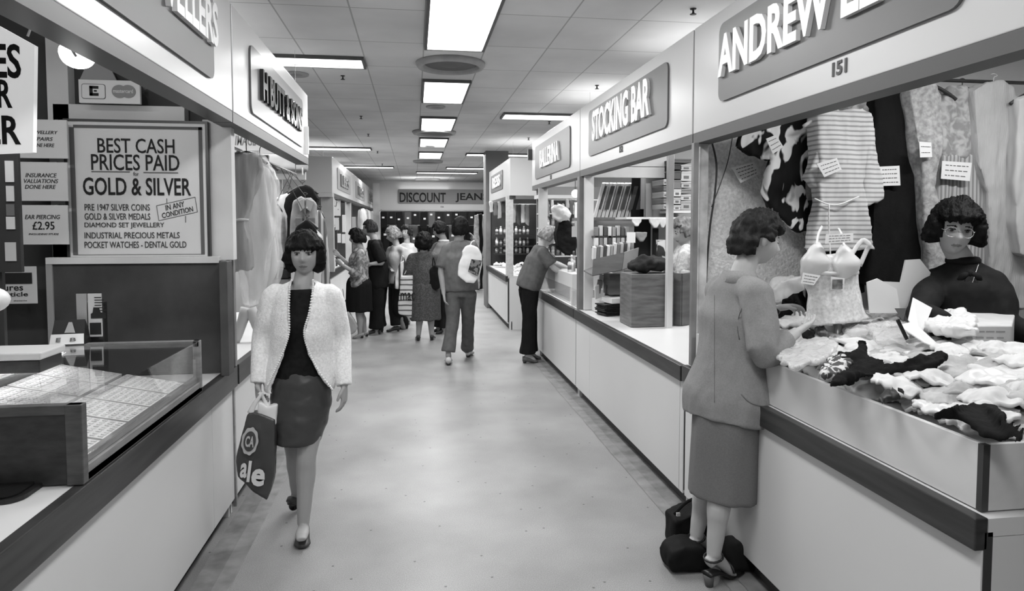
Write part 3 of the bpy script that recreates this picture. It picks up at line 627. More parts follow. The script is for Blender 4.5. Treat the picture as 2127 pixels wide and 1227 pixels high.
# three hanging plates to the left of it
for (s, q_, lab, lines) in (('a', (40, 249, 138, 328), 'white plate lettered about jewellery repairs, topmost of three', (('JEWELLERY', 62, 272, 120, 280), ('REPAIRS', 62, 285, 110, 292), ('DONE HERE', 62, 298, 113, 305))),
                            ('b', (38, 337, 139, 417), 'white plate lettered about insurance valuations, middle of three', (('INSURANCE', 53, 360, 118, 368), ('VALUATIONS', 50, 372, 121, 380), ('DONE HERE', 52, 384, 116, 392))),
                            ('c', (40, 426, 140, 508), 'white plate with an ear piercing price, lowest of three', (('EAR PIERCING', 52, 446, 125, 455), ('£2.95', 68, 460, 113, 477), ('INCLUDING STUDS', 60, 484, 122, 488)))):
    t_, dims, o2 = board('hanging_plate', lab, 'sign', *q_, 3.70, 0.012, CARD, group='white service plates beside the gold sign')
    for (tx, u0, v0, u1, v1) in lines: line_px(o2, tx, u0, v0, u1, v1, 3.70, INK if tx.startswith('£') else mat('soft_ink', 0.05, 0.7, 0.2), 0.008, 0.25 if not tx.startswith('£') else 0.0)
    for xx in (dims[0] + 0.05, dims[1] - 0.05): MB().box(xx - 0.004, xx + 0.004, 3.712, 3.86, dims[3] - 0.015, dims[3] + 0.004).build('hook', STEELD, t_)
# poster about a deposit
t_, dims, o2 = board('poster', 'pale poster with black heading about a deposit on the dark board', 'poster', -38, 553, 75, 632, 3.70, 0.006, mat('poster_paper', 0.55, 0.6, 0.2))
e, f, g_, h_ = pq(-30, 566, 66, 590, 3.699); hb = MB().box(e, f, 3.697, 3.70, g_, h_).build('heading_block', INK, o2)
line_px(hb, 'DEPOSIT', -24, 570, 60, 584, 3.697, PAPER, 0.012)
line_px(o2, 'secures', -24, 594, 48, 604, 3.70, INK, 0.01); line_px(o2, 'any article', -34, 606, 58, 619, 3.70, INK, 0.01); line_px(o2, 'see us for details', -20, 623, 56, 626, 3.70, INKG)
# dark strip with card stickers
t_, dims, o2 = board('sticker_panel', 'narrow dark panel carrying a column of credit card stickers', 'panel', -30, 315, 36, 566, 3.0, 0.02, mat('dark_panel', 0.03, 0.5, 0.3))
MB().box(dims[0] + 0.02, dims[0] + 0.05, 3.02, 3.04, 0.862, dims[3]).build('stand', STEELD, t_)
stk = [(12, 334, 28, 378, 0.55), (14, 386, 29, 418, 0.5), (14, 424, 30, 448, 0.12), (14, 450, 31, 476, 0.5), (12, 503, 33, 542, 0.4)]
for i, (u0, v0, u1, v1, g) in enumerate(stk):
    e, f, g_, h_ = pq(u0, v0, u1, v1, 2.999); s_ = MB().box(e, f, 2.996, 3.0, g_, h_).build('sticker', mat('sticker_%d' % int(g * 100), g, 0.4, 0.4), o2)
    cx, cz = (e + f) / 2, (g_ + h_) / 2
    MB().lathe((0, 0, 0), [(0.012, 0), (0.012, 0.002)], 16).build('tmpm', INK, s_, local=True) if False else None
    mb = MB(); mb.box(e + 0.006, f - 0.006, 2.9945, 2.996, cz - 0.012, cz + 0.012); mb.build('print', mat('sticker_ink_%d' % (i % 2), 0.03 if i % 2 == 0 else 0.10, 0.5, 0.3), s_)
# credit card sign above
t_, dims, o2 = board('card_sign', 'white plate with two payment card emblems above the gold sign', 'sign', 164, 168, 290, 213, 3.70, 0.02, CARD)
MB().box((dims[0] + dims[1]) / 2 - 0.05, (dims[0] + dims[1]) / 2 + 0.05, 3.72, 3.86, dims[3] - 0.05, dims[3]).build('bracket', STEELD, t_)
a, b, c, d = pq(170, 175, 219, 205, 3.70); MB().prism(rrect(b - a, d - c, 0.012), ((a + b) / 2, 3.699, (c + d) / 2), X_, Z_, 0.002).build('emblem', INKG, o2)
MB().prism(rrect(b - a - 0.006, d - c - 0.006, 0.010), ((a + b) / 2, 3.6975, (c + d) / 2), X_, Z_, 0.002).build('emblem_ground', CARD, o2)
a, b, c, d = pq(187, 179, 205, 199, 3.70); mb = MB(); w = b - a; h = d - c
mb.box(a, a + w * 0.35, 3.694, 3.697, c, d); mb.box(a, b, 3.694, 3.697, d - h * 0.28, d); mb.box(a, b, 3.694, 3.697, c, c + h * 0.28); mb.box(a + w * 0.5, b - 0.008, 3.694, 3.697, c + h * 0.42, c + h * 0.58); mb.build('emblem', INK, o2)
mb = MB()
for cx in (248, 266):
    q = P(cx, 190, Y=3.697); n = 24; r = 0.036
    mb.prism([(r * math.cos(2 * math.pi * k / n), r * 0.92 * math.sin(2 * math.pi * k / n)) for k in range(n)], q + Y_ * (0.0005 if cx > 250 else 0), X_, Z_, 0.003)
mb.build('emblem', mat('emblem_grey', 0.22, 0.5, 0.3), o2)
a, b, c, d = pq(236, 186, 277, 193, 3.70); text('lettering', 'mastercard', b - a, d - c, (a, 3.695, c), X_, Z_, CARD, o2, 0.0015, 0.01)
# pictures of a ring peeping behind the card sign
mb = MB().prism([(-0.09, 0), (0.09, 0), (0.05, 0.09), (0, 0.11), (-0.05, 0.09)], P(205, 168, Y=3.8), X_, Z_, 0.01); tag(mb.build('paper_shape', mat('grey_leaflet', 0.32, 0.5, 0.3), None), 'pale grey paper shape pinned behind the payment card plate', 'paper')
# hanging bright sign at top left
HY = 2.25
a, b, c, d = pq(-190, 52, 70, 312, HY)
hs = thing('hanging_sign', 'bright white hanging sign with big black letters at top left', 'sign', ((a + b) / 2, HY, c))
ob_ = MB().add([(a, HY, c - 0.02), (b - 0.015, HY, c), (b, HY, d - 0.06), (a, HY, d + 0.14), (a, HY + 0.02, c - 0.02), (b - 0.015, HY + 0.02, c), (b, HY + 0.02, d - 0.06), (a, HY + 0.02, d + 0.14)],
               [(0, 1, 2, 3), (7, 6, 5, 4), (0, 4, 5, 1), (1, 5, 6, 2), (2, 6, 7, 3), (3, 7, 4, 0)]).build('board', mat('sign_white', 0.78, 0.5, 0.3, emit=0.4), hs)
for s, u0, v0, u1, v1 in (('PRICES', -150, 92, 42, 158), ('FOR', -70, 165, 24, 223), ('SILVER', -150, 240, 42, 298)):
    line_px(ob_, s, u0, v0, u1, v1, HY, INK, 0.02, 0.0, depth=0.003)
q = P(72, 62, Y=HY + 0.01); MB().tube([q + Vector((-0.02, 0, -0.02)), q + Vector((0.02, 0, 0.09)), (LX - 0.12, HY + 0.02, 2.165)], 0.004, 6).build('hanging_wire', PAINTW, hs)
# spot bulb under the fascia
q = P(161, 112, Y=2.8)
lamp = thing('spot_lamp', 'glowing white reflector bulb under the jewellers sign board', 'lamp', q)
Mb = Matrix.Rotation(math.radians(140), 3, 'X') @ Matrix.Rotation(math.radians(12), 3, 'Y')
R = [[q + Mb @ Vector((r * math.cos(2 * math.pi * k / 20), r * math.sin(2 * math.pi * k / 20), h)) for k in range(20)] for r, h in ((0.004, 0.036), (0.034, 0.031), (0.058, 0.015), (0.062, 0.0), (0.054, -0.02), (0.032, -0.06), (0.024, -0.08))]
MB().rings(R).build('bulb', mat('bulb_glow', 0.9, 0.3, 0.2, emit=6.0), lamp, True)
MB().tube([q + Mb @ Vector((0, 0, -0.085)), q + Mb @ Vector((0, 0, -0.15))], 0.028, 14).build('holder', STEELD, lamp, True)
MB().tube([q + Mb @ Vector((0, 0, -0.14)), q + Vector((0.06, 0.0, 0.17)), (LX - 0.11, 2.8, 2.175)], 0.012, 8).build('bracket', STEELD, lamp, True)
pl_ = bpy.data.lights.new('bulb_light', 'POINT'); pl_.energy = 5; pl_.shadow_soft_size = 0.06; plo = bpy.data.objects.new('bulb_light', pl_); COL.objects.link(plo); plo.location = q + Vector((0, -0.02, -0.11))
# white globe of a desk lamp at the left edge
q = P(-24, 623, Y=2.5)
dl = thing('desk_lamp', 'white rounded lamp shade cut by the left edge of the photo', 'lamp', (q.x - 0.1, 2.5, 0.86))
MB().ball(q, 0.062, 0.06, 0.045, 12).build('lamp_shade', mat('lamp_white', 0.75, 0.4, 0.4), dl, True)
MB().tube([(q.x - 0.1, 2.5, 0.87), (q.x - 0.13, 2.5, 1.2), (q.x - 0.03, 2.5, q.z + 0.02)], 0.008, 8, sub=4).build('lamp_arm', STEELD, dl, True)
MB().lathe((q.x - 0.1, 2.5, 0.86), [(0.06, 0), (0.06, 0.012), (0.01, 0.02)], 20).build('lamp_base', STEELD, dl, True)

# ================================================================== LEFT: clothes stall with the plastic covered garments
counter('shop_counter', 'white panelled counter with dark edge of the left clothes stall', -1, -1.02, -0.99, -1.9, PJ + 0.02, 6.35, 0.86, 0.745, [PJ + 1.2])
BG = 4.35
film = film_mat('plastic_film', 0.25, 0.9, 0.2)
dr = thing('bagged_dress', 'grey dress gathered at the waist under clear plastic beside the post', 'dress', P(520, 640, Y=BG))
GREYD = mat('grey_dress', 0.24, 0.75, 0.2, noise=(9, 0.15, 3, (3, 3, 0.6)), bump=(14, 0.5, (4, 4, 0.5)))
cloth('dress_body', [(472, 322), (500, 317), (528, 320), (542, 330), (546, 350), (536, 375), (524, 410), (516, 452), (514, 462), (522, 500), (530, 560), (470, 560), (472, 470), (470, 400)], BG, GREYD, dr, 0.10, (0.03, (16, 16, 1.5)), seed=2.0)
MB().tube([P(476, 461, Y=BG - 0.07), P(498, 456, Y=BG - 0.085), P(516, 457, Y=BG - 0.05)], 0.008, 8, sub=3).build('sash', mat('pale_sash', 0.5, 0.7, 0.2), dr, True)
cloth('plastic_cover', [(478, 318), (530, 318), (553, 328), (560, 400), (566, 480), (556, 560), (536, 632), (508, 632), (498, 560), (482, 440)], BG + 0.02, film, dr, 0.17, (0.03, (9, 9, 2.0)), 0.016, 5, seed=5.0)
hanger(dr, P(512, 316, Y=BG), 0.24, hook=0.14)
dr2 = thing('bagged_coat', 'pale coat in a long clear plastic cover behind the grey dress', 'coat', P(530, 640, Y=4.9))
cloth('coat_body', [(524, 345), (556, 350), (570, 372), (572, 470), (574, 560), (556, 628), (526, 638), (512, 560), (508, 440)], 4.9, mat('pale_cloth', 0.50, 0.8, 0.15, noise=(8, 0.1), bump=(14, 0.4, (4, 4, 0.7))), dr2, 0.12, (0.03, (10, 10, 2)), seed=8)
cloth('plastic_cover', [(516, 330), (558, 336), (578, 372), (580, 470), (582, 560), (562, 640), (520, 650), (504, 560), (500, 440)], 4.9, film, dr2, 0.20, (0.035, (9, 9, 2.5)), 0.018, 4, seed=11)
hanger(dr2, P(540, 332, Y=4.9), 0.24, hook=0.14)
rl = tag(MB().tube([(-1.12, 3.95, 2.13), (-1.12, 6.75, 2.13)], 0.010, 10).tube([(-1.12, 4.0, 2.13), (-1.12, 4.0, ZC)], 0.004, 6).tube([(-1.12, 6.7, 2.13), (-1.12, 6.7, ZC)], 0.004, 6).build('garment_rail', ALU, None, True), 'thin metal garment rail under the left clothes stall sign', 'rail')
t_, dims, o2 = board('header_sign', 'white header board with faint pale lettering under the left sign', 'sign', 482, 262, 640, 318, 5.9, 0.03, mat('header_white_glow', 0.72, 0.5, 0.3, emit=0.15))  # faint glow put into the white of the board
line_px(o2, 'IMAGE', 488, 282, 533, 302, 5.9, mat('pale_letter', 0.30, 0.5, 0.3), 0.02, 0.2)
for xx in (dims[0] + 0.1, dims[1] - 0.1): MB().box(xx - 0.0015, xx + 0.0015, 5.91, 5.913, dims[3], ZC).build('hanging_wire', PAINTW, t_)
board('plank_sign', 'small pale notice strip hung below the white header board', 'sign', 480, 312, 536, 320, 5.2, 0.02, PAINTW)
frm = thing('fitting_frame', 'thin dark door frame of the fitting cubicle behind plastic covers', 'frame', P(540, 560, Y=5.6))
for q_ in ((552, 327, 557, 560), (500, 322, 557, 327)):
    a, b, c, d = pq(*q_, 5.6); MB().box(a, b, 5.6, 5.64, c if q_[3] < 500 else 0.86, d).build('frame_bar', STEELD, frm)
a, b, c, d = pq(556, 345, 634, 372, 6.9)
tag(MB().box(a - 0.2, b, 6.9, 6.95, c, d).build('pelmet', PAINTW, None), 'pale pelmet board beneath the left sign with black lettering', 'board')
a, b, c, d = pq(556, 318, 632, 352, 6.7)
tag(soft('canopy_cloth', MB().box(a - 0.3, b, 6.82, 6.91, c, d), mat('canopy_grey', 0.30, 0.8, 0.15), None, 0.02, 4, (0.02, (4, 4, 9))), 'draped pale cloth canopy above the left pelmet', 'canopy')
# back partition of the left clothes stall
tag(MB().box(-3.2, -1.3, 6.98, 7.02, 0, 2.6).build('partition_board', mat('pale_board', 0.42, 0.7, 0.2, noise=(2, 0.1)), None), 'pale partition board at the far end of the left clothes stall', 'partition')
# hanging jackets at the stall end
def hang_set(name, label, cat, Y, parts, hx, hy, hw, hm=None):
    t = thing(name, label, cat, P(hx, hy + 100, Y=Y))
    for i, (nm, pts, m, dep) in enumerate(parts): cloth(nm, pts, Y - 0.012 * i, m, t, dep, (0.012, (12, 12, 3)), 0.012, 5, seed=hash(label) % 50 if False else i * 3.1 + hx)
    c = P(hx, hy, Y=Y); hanger(t, c, hw, hm, 0.05)
    MB().tube([c + Z_ * 0.02, Vector((-1.12, Y, 2.135))], 0.003, 6).build('hook', STEELD, t)
    return t
DENIM = mat('grey_denim', 0.27, 0.85, 0.1, noise=(10, 0.25, 4), bump=(30, 0.3))
hang_set('jacket', 'black jacket on a dark hanger at the end of the left clothes stall', 'jacket', 6.35, [('jacket_body', [(622, 388), (636, 384), (650, 392), (662, 412), (658, 425), (650, 470), (648, 600), (600, 600), (596, 520), (600, 450), (592, 430), (596, 410)], BLACKC, 0.13)], 629, 386, 0.27)
hang_set('blouse', 'white blouse and pale sleeve hanging behind the black jacket', 'blouse', 6.55, [('blouse_body', [(572, 412), (596, 402), (612, 400), (612, 560), (590, 600), (566, 600), (570, 500), (580, 440)], mat('white_cotton', 0.66, 0.8, 0.1), 0.10)], 600, 396, 0.14)
wc_ = hang_set('waistcoat', 'grey denim waistcoat hanging in front of the black jacket', 'waistcoat', 6.15, [('waistcoat_body', [(612, 418), (628, 408), (634, 414), (642, 408), (658, 424), (656, 450), (662, 510), (655, 560), (604, 560), (602, 500), (606, 455)], DENIM, 0.12)], 634, 412, 0.15)
for (u0, v0, u1, v1) in ((614, 452, 628, 470), (640, 452, 654, 470)):
    a, b, c, d = pq(u0, v0, u1, v1, 6.06); MB().box(a, b, 6.055, 6.09, c, d).build('pocket_flap', mat('denim_seam', 0.15, 0.85, 0.1), wc_, bevel=0.006)
a, b, c, d = pq(633, 425, 635, 520, 6.06); MB().box(a, b, 6.06, 6.09, c, d).build('placket', mat('denim_seam', 0.15, 0.85, 0.1), wc_)
for pts in ([(618, 418), (631, 412), (633, 432), (624, 440)], [(637, 412), (652, 418), (645, 440), (635, 432)]): slab(px_poly(pts, Y=6.065), Y_, 0.02).build('lapel', mat('denim_pale', 0.34, 0.85, 0.1), wc_, bevel=0.004)
hang_set('shirt', 'pale collared shirt on a dark hanger just above the woman in white', 'shirt', 5.95, [('shirt_body', [(612, 484), (628, 474), (640, 470), (656, 478), (668, 492), (666, 600), (606, 600), (608, 520)], mat('pale_shirt', 0.48, 0.8, 0.1), 0.12), ('shoulder_cover', [(608, 490), (620, 470), (638, 455), (652, 468), (664, 486), (654, 486), (638, 478), (620, 486)], BLACKC, 0.13)], 638, 458, 0.18)
hang_set('dress', 'long pale patterned dress hanging left of the black jacket', 'dress', 6.5, [('dress_body', [(560, 430), (576, 424), (590, 450), (594, 520), (598, 640), (560, 640), (556, 520)], mat('mid_cloth', 0.30, 0.8, 0.1, noise=(16, 0.4)), 0.10)], 574, 424, 0.10)
hang_set('dress', 'striped grey dress hanging beside the pale far post', 'dress', 6.6, [('dress_body', [(652, 440), (664, 436), (676, 460), (682, 520), (690, 620), (660, 620), (652, 520)], stripes('dress_stripes', 0.10, 0.4, 22, 'X', 0.5), 0.10)], 664, 438, 0.08)
for i, (px, py, Y, l) in enumerate(((629, 384, 6.35, 'topmost'), (638, 454, 5.95, 'lower'))):
    q = P(px, py, Y=Y); mb = MB().tube([q + Z_ * 0.09, Vector((q.x, Y, 2.165 if i == 0 else q.z + 0.10))], 0.006, 6)
    tag(mb.build('hanging_strap', PAINTW, None), 'pale strap holding the %s hanger of the left clothes stall' % l, 'strap')
# stacks under the hanging clothes
for k, (u0, v0, u1, v1, g) in enumerate(((556, 540, 600, 556, 0.14), (556, 556, 602, 578, 0.03), (560, 578, 604, 600, 0.2))):
    a, b, c, d = pq(u0, v0, u1, v1, 6.2); tag(MB().box(a, b, 6.15, 6.33, c, d - 0.004).build('folded_cloth', mat('folded_%d' % k, g, 0.8, 0.1), None, bevel=0.02), ['grey', 'black', 'mid grey'][k] + ' folded cloth in the stack behind the woman in white, ' + ['top', 'middle', 'lowest'][k], 'folded clothes', 'folded clothes on the left counter')
a, b, c, d = pq(500, 640, 534, 730, 4.7)
lg = thing('mannequin_legs', 'pale display legs in dark tights below the plastic covers', 'mannequin', ((a + b) / 2, 4.7, c))
for s_, lean in ((-1, -0.03), (1, 0.03)):
    MB().tube([((a + b) / 2 + s_ * 0.012, 4.7, d), ((a + b) / 2 + s_ * 0.03 + lean, 4.7, (c + d) / 2), ((a + b) / 2 + s_ * 0.035 + lean * 1.6, 4.7, 0.862)], [0.04, 0.032, 0.022], 12, sub=3).build('leg', mat('mannequin_pale', 0.45, 0.5, 0.3), lg, True)
# ================================================================== FAR LEFT ROW
yF = lambda px: P(px, 500, X=-1.36).y
counter('shop_counter', 'white panelled counter with dark edge of the far left row', -1, -1.42, -1.39, -1.96, y0f, 20.85, 0.86, 0.745, [13.2, 15.5, 18], kick=0.05)
post('stall_post', 'pale wide corner post of the far left row', -1.43, y0f + 0.12, 0.86, 2.17, 0.20, 0.12, mat('pale_post', 0.42, 0.5, 0.3, noise=(4, 0.1)))
post('stall_post', 'second pale post of the far left row, behind the couple', -1.40, P(726, 500, X=-1.38).y, 0.86, 2.17, 0.12, 0.12, mat('pale_post', 0.42, 0.5, 0.3))
tag(MB().box(-2.0, -1.97, y0f + 0.3, 20.8, 0.86, 2.6).build('partition_board', mat('darker_board', 0.05, 0.6, 0.2, noise=(3, 0.2)), None), 'dark back board inside the far left stalls', 'partition')
tag(MB().box(-1.97, -1.42, P(736, 500, X=-1.38).y, P(736, 500, X=-1.38).y + 0.04, 0.86, 2.15).build('partition_board', mat('darker_board', 0.05, 0.6, 0.2), None), 'dark divider board in the far left row behind the second post', 'partition')
CY = y0f + 1.6
def card_on(nm, lab, q_, Y, m, group='cards pinned in the far left stall'):
    a, b, c, d = pq(*q_, Y); o = MB().box(a, b, Y, Y + 0.012, c, d).build(nm, m, None); return tag(o, lab, nm.replace('_', ' '), group)
tag(MB().box(-2.0, -1.45, CY + 0.02, CY + 0.06, 0.86, 2.15).build('partition_board', mat('darker_board', 0.05, 0.6, 0.2), None), 'dark display board facing the viewer in the far left stall', 'partition')
card_on('picture_poster', 'pale poster with dark figures high on the far left display board', (692, 404, 707, 448), CY, blotch('poster_print', 0.04, 0.6, 9, 0.47))
card_on('picture_poster', 'small pale poster under the upper one in the far left stall', (690, 452, 704, 478), CY, blotch('poster_print', 0.04, 0.6, 9, 0.47))
card_on('price_card', 'tall white price card on the far left display board', (711, 446, 718, 482), CY - 0.02, PAPER)
card_on('price_card', 'pair card, left one, low on the far left display board', (701, 485, 708, 504), CY - 0.02, PAPER)
card_on('price_card', 'pair card, right one, low on the far left display board', (710, 486, 717, 505), CY - 0.02, PAPER)
card_on('price_card', 'pale card beyond the second post of the far left row', (731, 450, 739, 474), P(736, 500, X=-1.38).y - 0.013, mat('grey_leaflet', 0.32, 0.5, 0.3))
tag(MB().box(*[*pq(556, 385, 690, 408, 11.4)[:2], 11.4, 11.46, *pq(556, 385, 690, 408, 11.4)[2:]]).build('shelf_board', PAINTW, None), 'pale shelf board under the end return of the far left row', 'shelf')
tag(MB().box(*[*pq(600, 412, 655, 500, 12.0)[:2], 12.0, 12.04, *pq(600, 412, 655, 700, 12.0)[2:]]).build('partition_board', mat('pale_board', 0.42, 0.7, 0.2), None), 'pale panel of the cross aisle behind the hanging clothes', 'partition')
# white boxes and small goods on the far-left counter
q = P(704, 560, X=-1.42)
for k, (dy, h, g) in enumerate(((0.0, 0.26, 0.6), (0.35, 0.22, 0.5), (0.75, 0.18, 0.62))):
    bx_ = thing('goods_box', 'white open box of small goods on the far left counter, %s' % ['nearest', 'middle', 'farthest'][k], 'box', (-1.6, y0f + 0.35 + dy, 0.86), group='goods boxes on the far left counter')
    MB().box(-1.78, -1.44, y0f + 0.2 + dy, y0f + 0.5 + dy, 0.862, 0.86 + h).build('box_body', mat('box_white_%d' % k, g, 0.6, 0.2), bx_, bevel=0.004)
    mb = MB(); rr = random.Random(k)
    for i in range(14): mb.obox((-1.61 + rr.uniform(-0.14, 0.14), y0f + 0.35 + dy + rr.uniform(-0.12, 0.12), 0.87 + h + 0.01), (rr.uniform(-1, 1), rr.uniform(-1, 1), 0.2), (0.1, 0.5, 1), (1, 0.2, 0.3), 0.05, 0.012, 0.03)
    o = mb.build('small_goods', blotch('goods_print', 0.03, 0.6, 25, 0.5), bx_); o['kind'] = 'stuff'
for i in range(5):
    y = P(752, 480, X=-1.35).y + i * 0.9
    g = thing('hanging_garment', 'pale garment hanging at the far end of the left row, %s from the viewer' % ['first', 'second', 'third', 'fourth', 'fifth'][i], 'garment', (-1.36, y, 1.0), group='garments hanging at the far left')
    mb = MB().tube([(-1.36, y, 2.05), (-1.34, y, 1.95), (-1.33, y, 1.5), (-1.30, y, 0.95)], [(0.05, 0.12), (0.10, 0.25), (0.11, 0.24), (0.13, 0.28)], 14, facing=Y_, sub=3)
    soft('garment_body', mb, [mat('pale_shirt', 0.48, 0.8, 0.1), mat('mid_cloth', 0.30, 0.8, 0.1, noise=(16, 0.4)), mat('white_cotton', 0.66, 0.8, 0.1)][i % 3], g, 0.025, 3, (0.03, (9, 9, 2)))
    MB().tube([(-1.36, y, 2.03), (-1.36, y, 2.13)], 0.004, 6).build('hanger', STEELD, g)
# ================================================================== END STALL (jeans)
EY = 20.9
t = thing('fascia_sign', 'long white end wall sign for cheap jeans with black lettering', 'shop sign', (0.2, EY, 1.98))
a, b, c, d = pq(789, 380, 1080, 436, EY); MB().box(a, b + 0.6, EY, EY + 0.08, c, d).build('fascia_board', FASCIA, t)
a2, b2, c2, d2 = pq(826, 394, 1050, 423, EY); sp_ = MB().prism(rrect(b2 - a2, d2 - c2, 0.06), ((a2 + b2) / 2, EY - 0.008, (c2 + d2) / 2), X_, Z_, 0.016).build('sign_panel', mat('mid_panel', 0.20, 0.45, 0.3), t)
line_px(sp_, 'DISCOUNT', 830, 400, 926, 420, EY - 0.016, INK, 0.02, depth=0.006); line_px(sp_, 'JEANS', 946, 401, 1014, 420, EY - 0.016, INK, 0.02, depth=0.006)
text('stall_number', '156', 0.10, 0.05, P(915, 431, Y=EY - 0.002), X_, Z_, INKG, t, 0.003, 0.03)
tag(MB().box(a - 0.2, a, EY - 0.02, EY + 0.2, 0, ZC - 0.2).build('stall_post', PAINTW, None), 'pale corner post left of the end stall sign', 'post')
tag(MB().tube([(a, EY - 0.25, c - 0.03), (b, EY - 0.25, c - 0.03)], 0.012, 8).tube([(a + 0.05, EY - 0.25, c - 0.03), (a + 0.05, EY + 0.01, c + 0.02)], 0.008, 6).tube([(0.3, EY - 0.25, c - 0.03), (0.3, EY + 0.01, c + 0.02)], 0.008, 6).tube([(b - 0.05, EY - 0.25, c - 0.03), (b - 0.05, EY + 0.01, c + 0.02)], 0.008, 6).build('garment_rail', ALU, None), 'metal rail under the jeans sign', 'rail')
tag(MB().box(a, b + 0.6, EY + 0.5, EY + 0.54, 0, c).build('partition_board', mat('dark_back', 0.02, 0.8, 0.1), None), 'dark back board of the end jeans stall', 'partition')
JG = [0.012, 0.02, 0.015, 0.09, 0.02, 0.012, 0.10, 0.02, 0.03, 0.015, 0.02, 0.02]
for i in range(12):
    px = 797 + i * 16.6; y = EY - 0.25; q = P(px, 440, Y=y); r = random.Random(i)
    j = thing('jeans', 'folded %s jeans hanging from the end stall rail, %s from the left' % ('grey' if JG[i] > 0.05 else 'black', ['first', 'second', 'third', 'fourth', 'fifth', 'sixth', 'seventh', 'eighth', 'ninth', 'tenth', 'eleventh', 'last'][i]), 'jeans', (q.x, y, q.z - 0.5), group='jeans hanging on the end stall rail')
    h = 0.40 + r.uniform(-0.06, 0.10); w = 0.10
    MB().obox((q.x, y, q.z - h / 2), (1, 0, r.uniform(-0.12, 0.12)), Y_, (r.uniform(-0.1, 0.1), 0, 1), w, 0.03, h / 2).build('denim', mat('denim_%d' % int(JG[i] * 1000), JG[i], 0.85, 0.1), j, bevel=0.02)
    MB().obox((q.x + r.uniform(-0.03, 0.03), y - 0.036, q.z - r.uniform(0.08, 0.25)), X_, Y_, Z_, 0.035, 0.003, 0.025).build('price_label', PAPER, j)
    MB().tube([(q.x, y, q.z), (q.x, y, c - 0.025)], 0.006, 6).build('hook', STEELD, j)
for i in range(9):
    px = 800 + i * 20; y = EY + 0.1; q = P(px, 486, Y=y); r = random.Random(i + 40)
    j = thing('hanging_trousers', 'dark trousers on the lower rack of the end stall, %s from the left' % ['first', 'second', 'third', 'fourth', 'fifth', 'sixth', 'seventh', 'eighth', 'last'][i], 'trousers', (q.x, y, 0.2), group='trousers on the end stall lower rack')
    MB().tube([(q.x, y, 1.625), (q.x + 0.01, y, q.z - 0.4), (q.x, y, 0.15)], [(0.13, 0.05), (0.12, 0.06), (0.10, 0.05)], 10, facing=Y_, sub=2).build('trouser_legs', mat('denim_%d' % [12, 20, 15, 90][i % 4], [0.012, 0.02, 0.015, 0.09][i % 4], 0.85, 0.1), j, True)
    MB().obox((q.x, y - 0.06, q.z + r.uniform(-0.15, 0.15)), X_, Y_, Z_, 0.04, 0.003, 0.03).build('price_label', PAPER, j)
tag(MB().tube([(a, EY + 0.1, 1.62), (b, EY + 0.1, 1.62)], 0.012, 8).tube([(a + 0.05, EY + 0.1, 1.62), (a + 0.05, EY + 0.51, 1.62)], 0.008, 6).tube([(b - 0.05, EY + 0.1, 1.62), (b - 0.05, EY + 0.51, 1.62)], 0.008, 6).build('garment_rail', ALU, None), 'lower metal rack rail inside the end jeans stall', 'rail')
# ================================================================== RIGHT: counters
YC0 = 1.585
ctA = counter('shop_counter', 'long white panelled counter with dark edge at the lingerie stall', 1, 1.52, 1.495, 2.44, YC0, JA - 0.02, 0.855, 0.765, [], kick=0.1, wt=0.05)
ctB = counter('shop_counter', 'white panelled counter with dark edge at the stocking shop', 1, 1.52, 1.495, 2.35, JA, JB, 0.845, 0.755, [JA + 0.06, P(1224, 835, X=1.52).y], kick=0.1, wt=0.04)
ctC = counter('shop_counter', 'white panelled counter with dark edge at the third right stall', 1, 1.52, 1.495, 2.2, JB + 0.02, 8.3, 0.845, 0.755, [], kick=0.1)
ctD = counter('shop_counter', 'white panelled counter with dark edge at the far right stall', 1, 1.43, 1.40, 2.3, 10.4, 13.25, 0.845, 0.755, [], kick=0.1)
# ------------------------------------------------------------------ posts and partitions
post('stall_post', 'flaking white post between the lingerie stall and the stocking shop', 1.60, JA - 0.02, 0.86, 2.10, 0.05, 0.06, mat('flaking_paint', 0.50, 0.6, 0.2, noise=(7, 0.45, 5)))
post('stall_post', 'dark metal post strip in front of the flaking white post', 1.54, P(1442, 466, X=1.54).y, 0.86, 2.10, 0.03, 0.035, mat('post_mid', 0.22, 0.4, 0.4, noise=(6, 0.25)))
post('stall_post', 'dark metal post between the stocking shop and the third stall', 1.56, JB, 0.845, 2.10, 0.05, 0.09, mat('post_grey2', 0.16, 0.4, 0.4, noise=(6, 0.2)))
post('stall_post', 'pale corner post of the third right stall above the leaning man', 1.58, 8.25, 0.845, 2.10, 0.11, 0.06, mat('pale_post', 0.42, 0.5, 0.3))
post('stall_post', 'pale front corner post of the far right stall', 1.47, 10.45, 0.845, 2.095, 0.11, 0.09, mat('pale_post2', 0.5, 0.5, 0.3, noise=(20, 0.15)))
post('stall_post', 'far corner post of the far right stall beside the dark column', 1.44, 13.2, 0.0, 2.095, 0.08, 0.06, mat('post_grey2', 0.16, 0.4, 0.4))
STUCCO = mat('textured_board', 0.66, 0.85, 0.15, noise=(60, 0.18, 3), bump=(70, 0.7))
PAY = 3.66
tag(MB().box(1.62, 4.2, PAY, PAY + 0.05, 0.86, 2.75).build('partition_board', STUCCO, None), 'rough textured pale partition board of the lingerie stall', 'partition')
x0, x1, z0, z1 = pq(1676, 470, 1735, 700, PAY - 0.03)
tag(MB().box(x0, x1, PAY - 0.05, PAY - 0.005, 0.86, z1 + 0.15).build('dark_upright', mat('dark_upright', 0.012, 0.5, 0.3), None), 'black upright board beside the textured partition', 'board')
x2 = P(1735, 470, Y=PAY - 0.03).x
PALEW = mat('pale_back_wall', 0.62, 0.8, 0.1, noise=(0.8, 0.05))
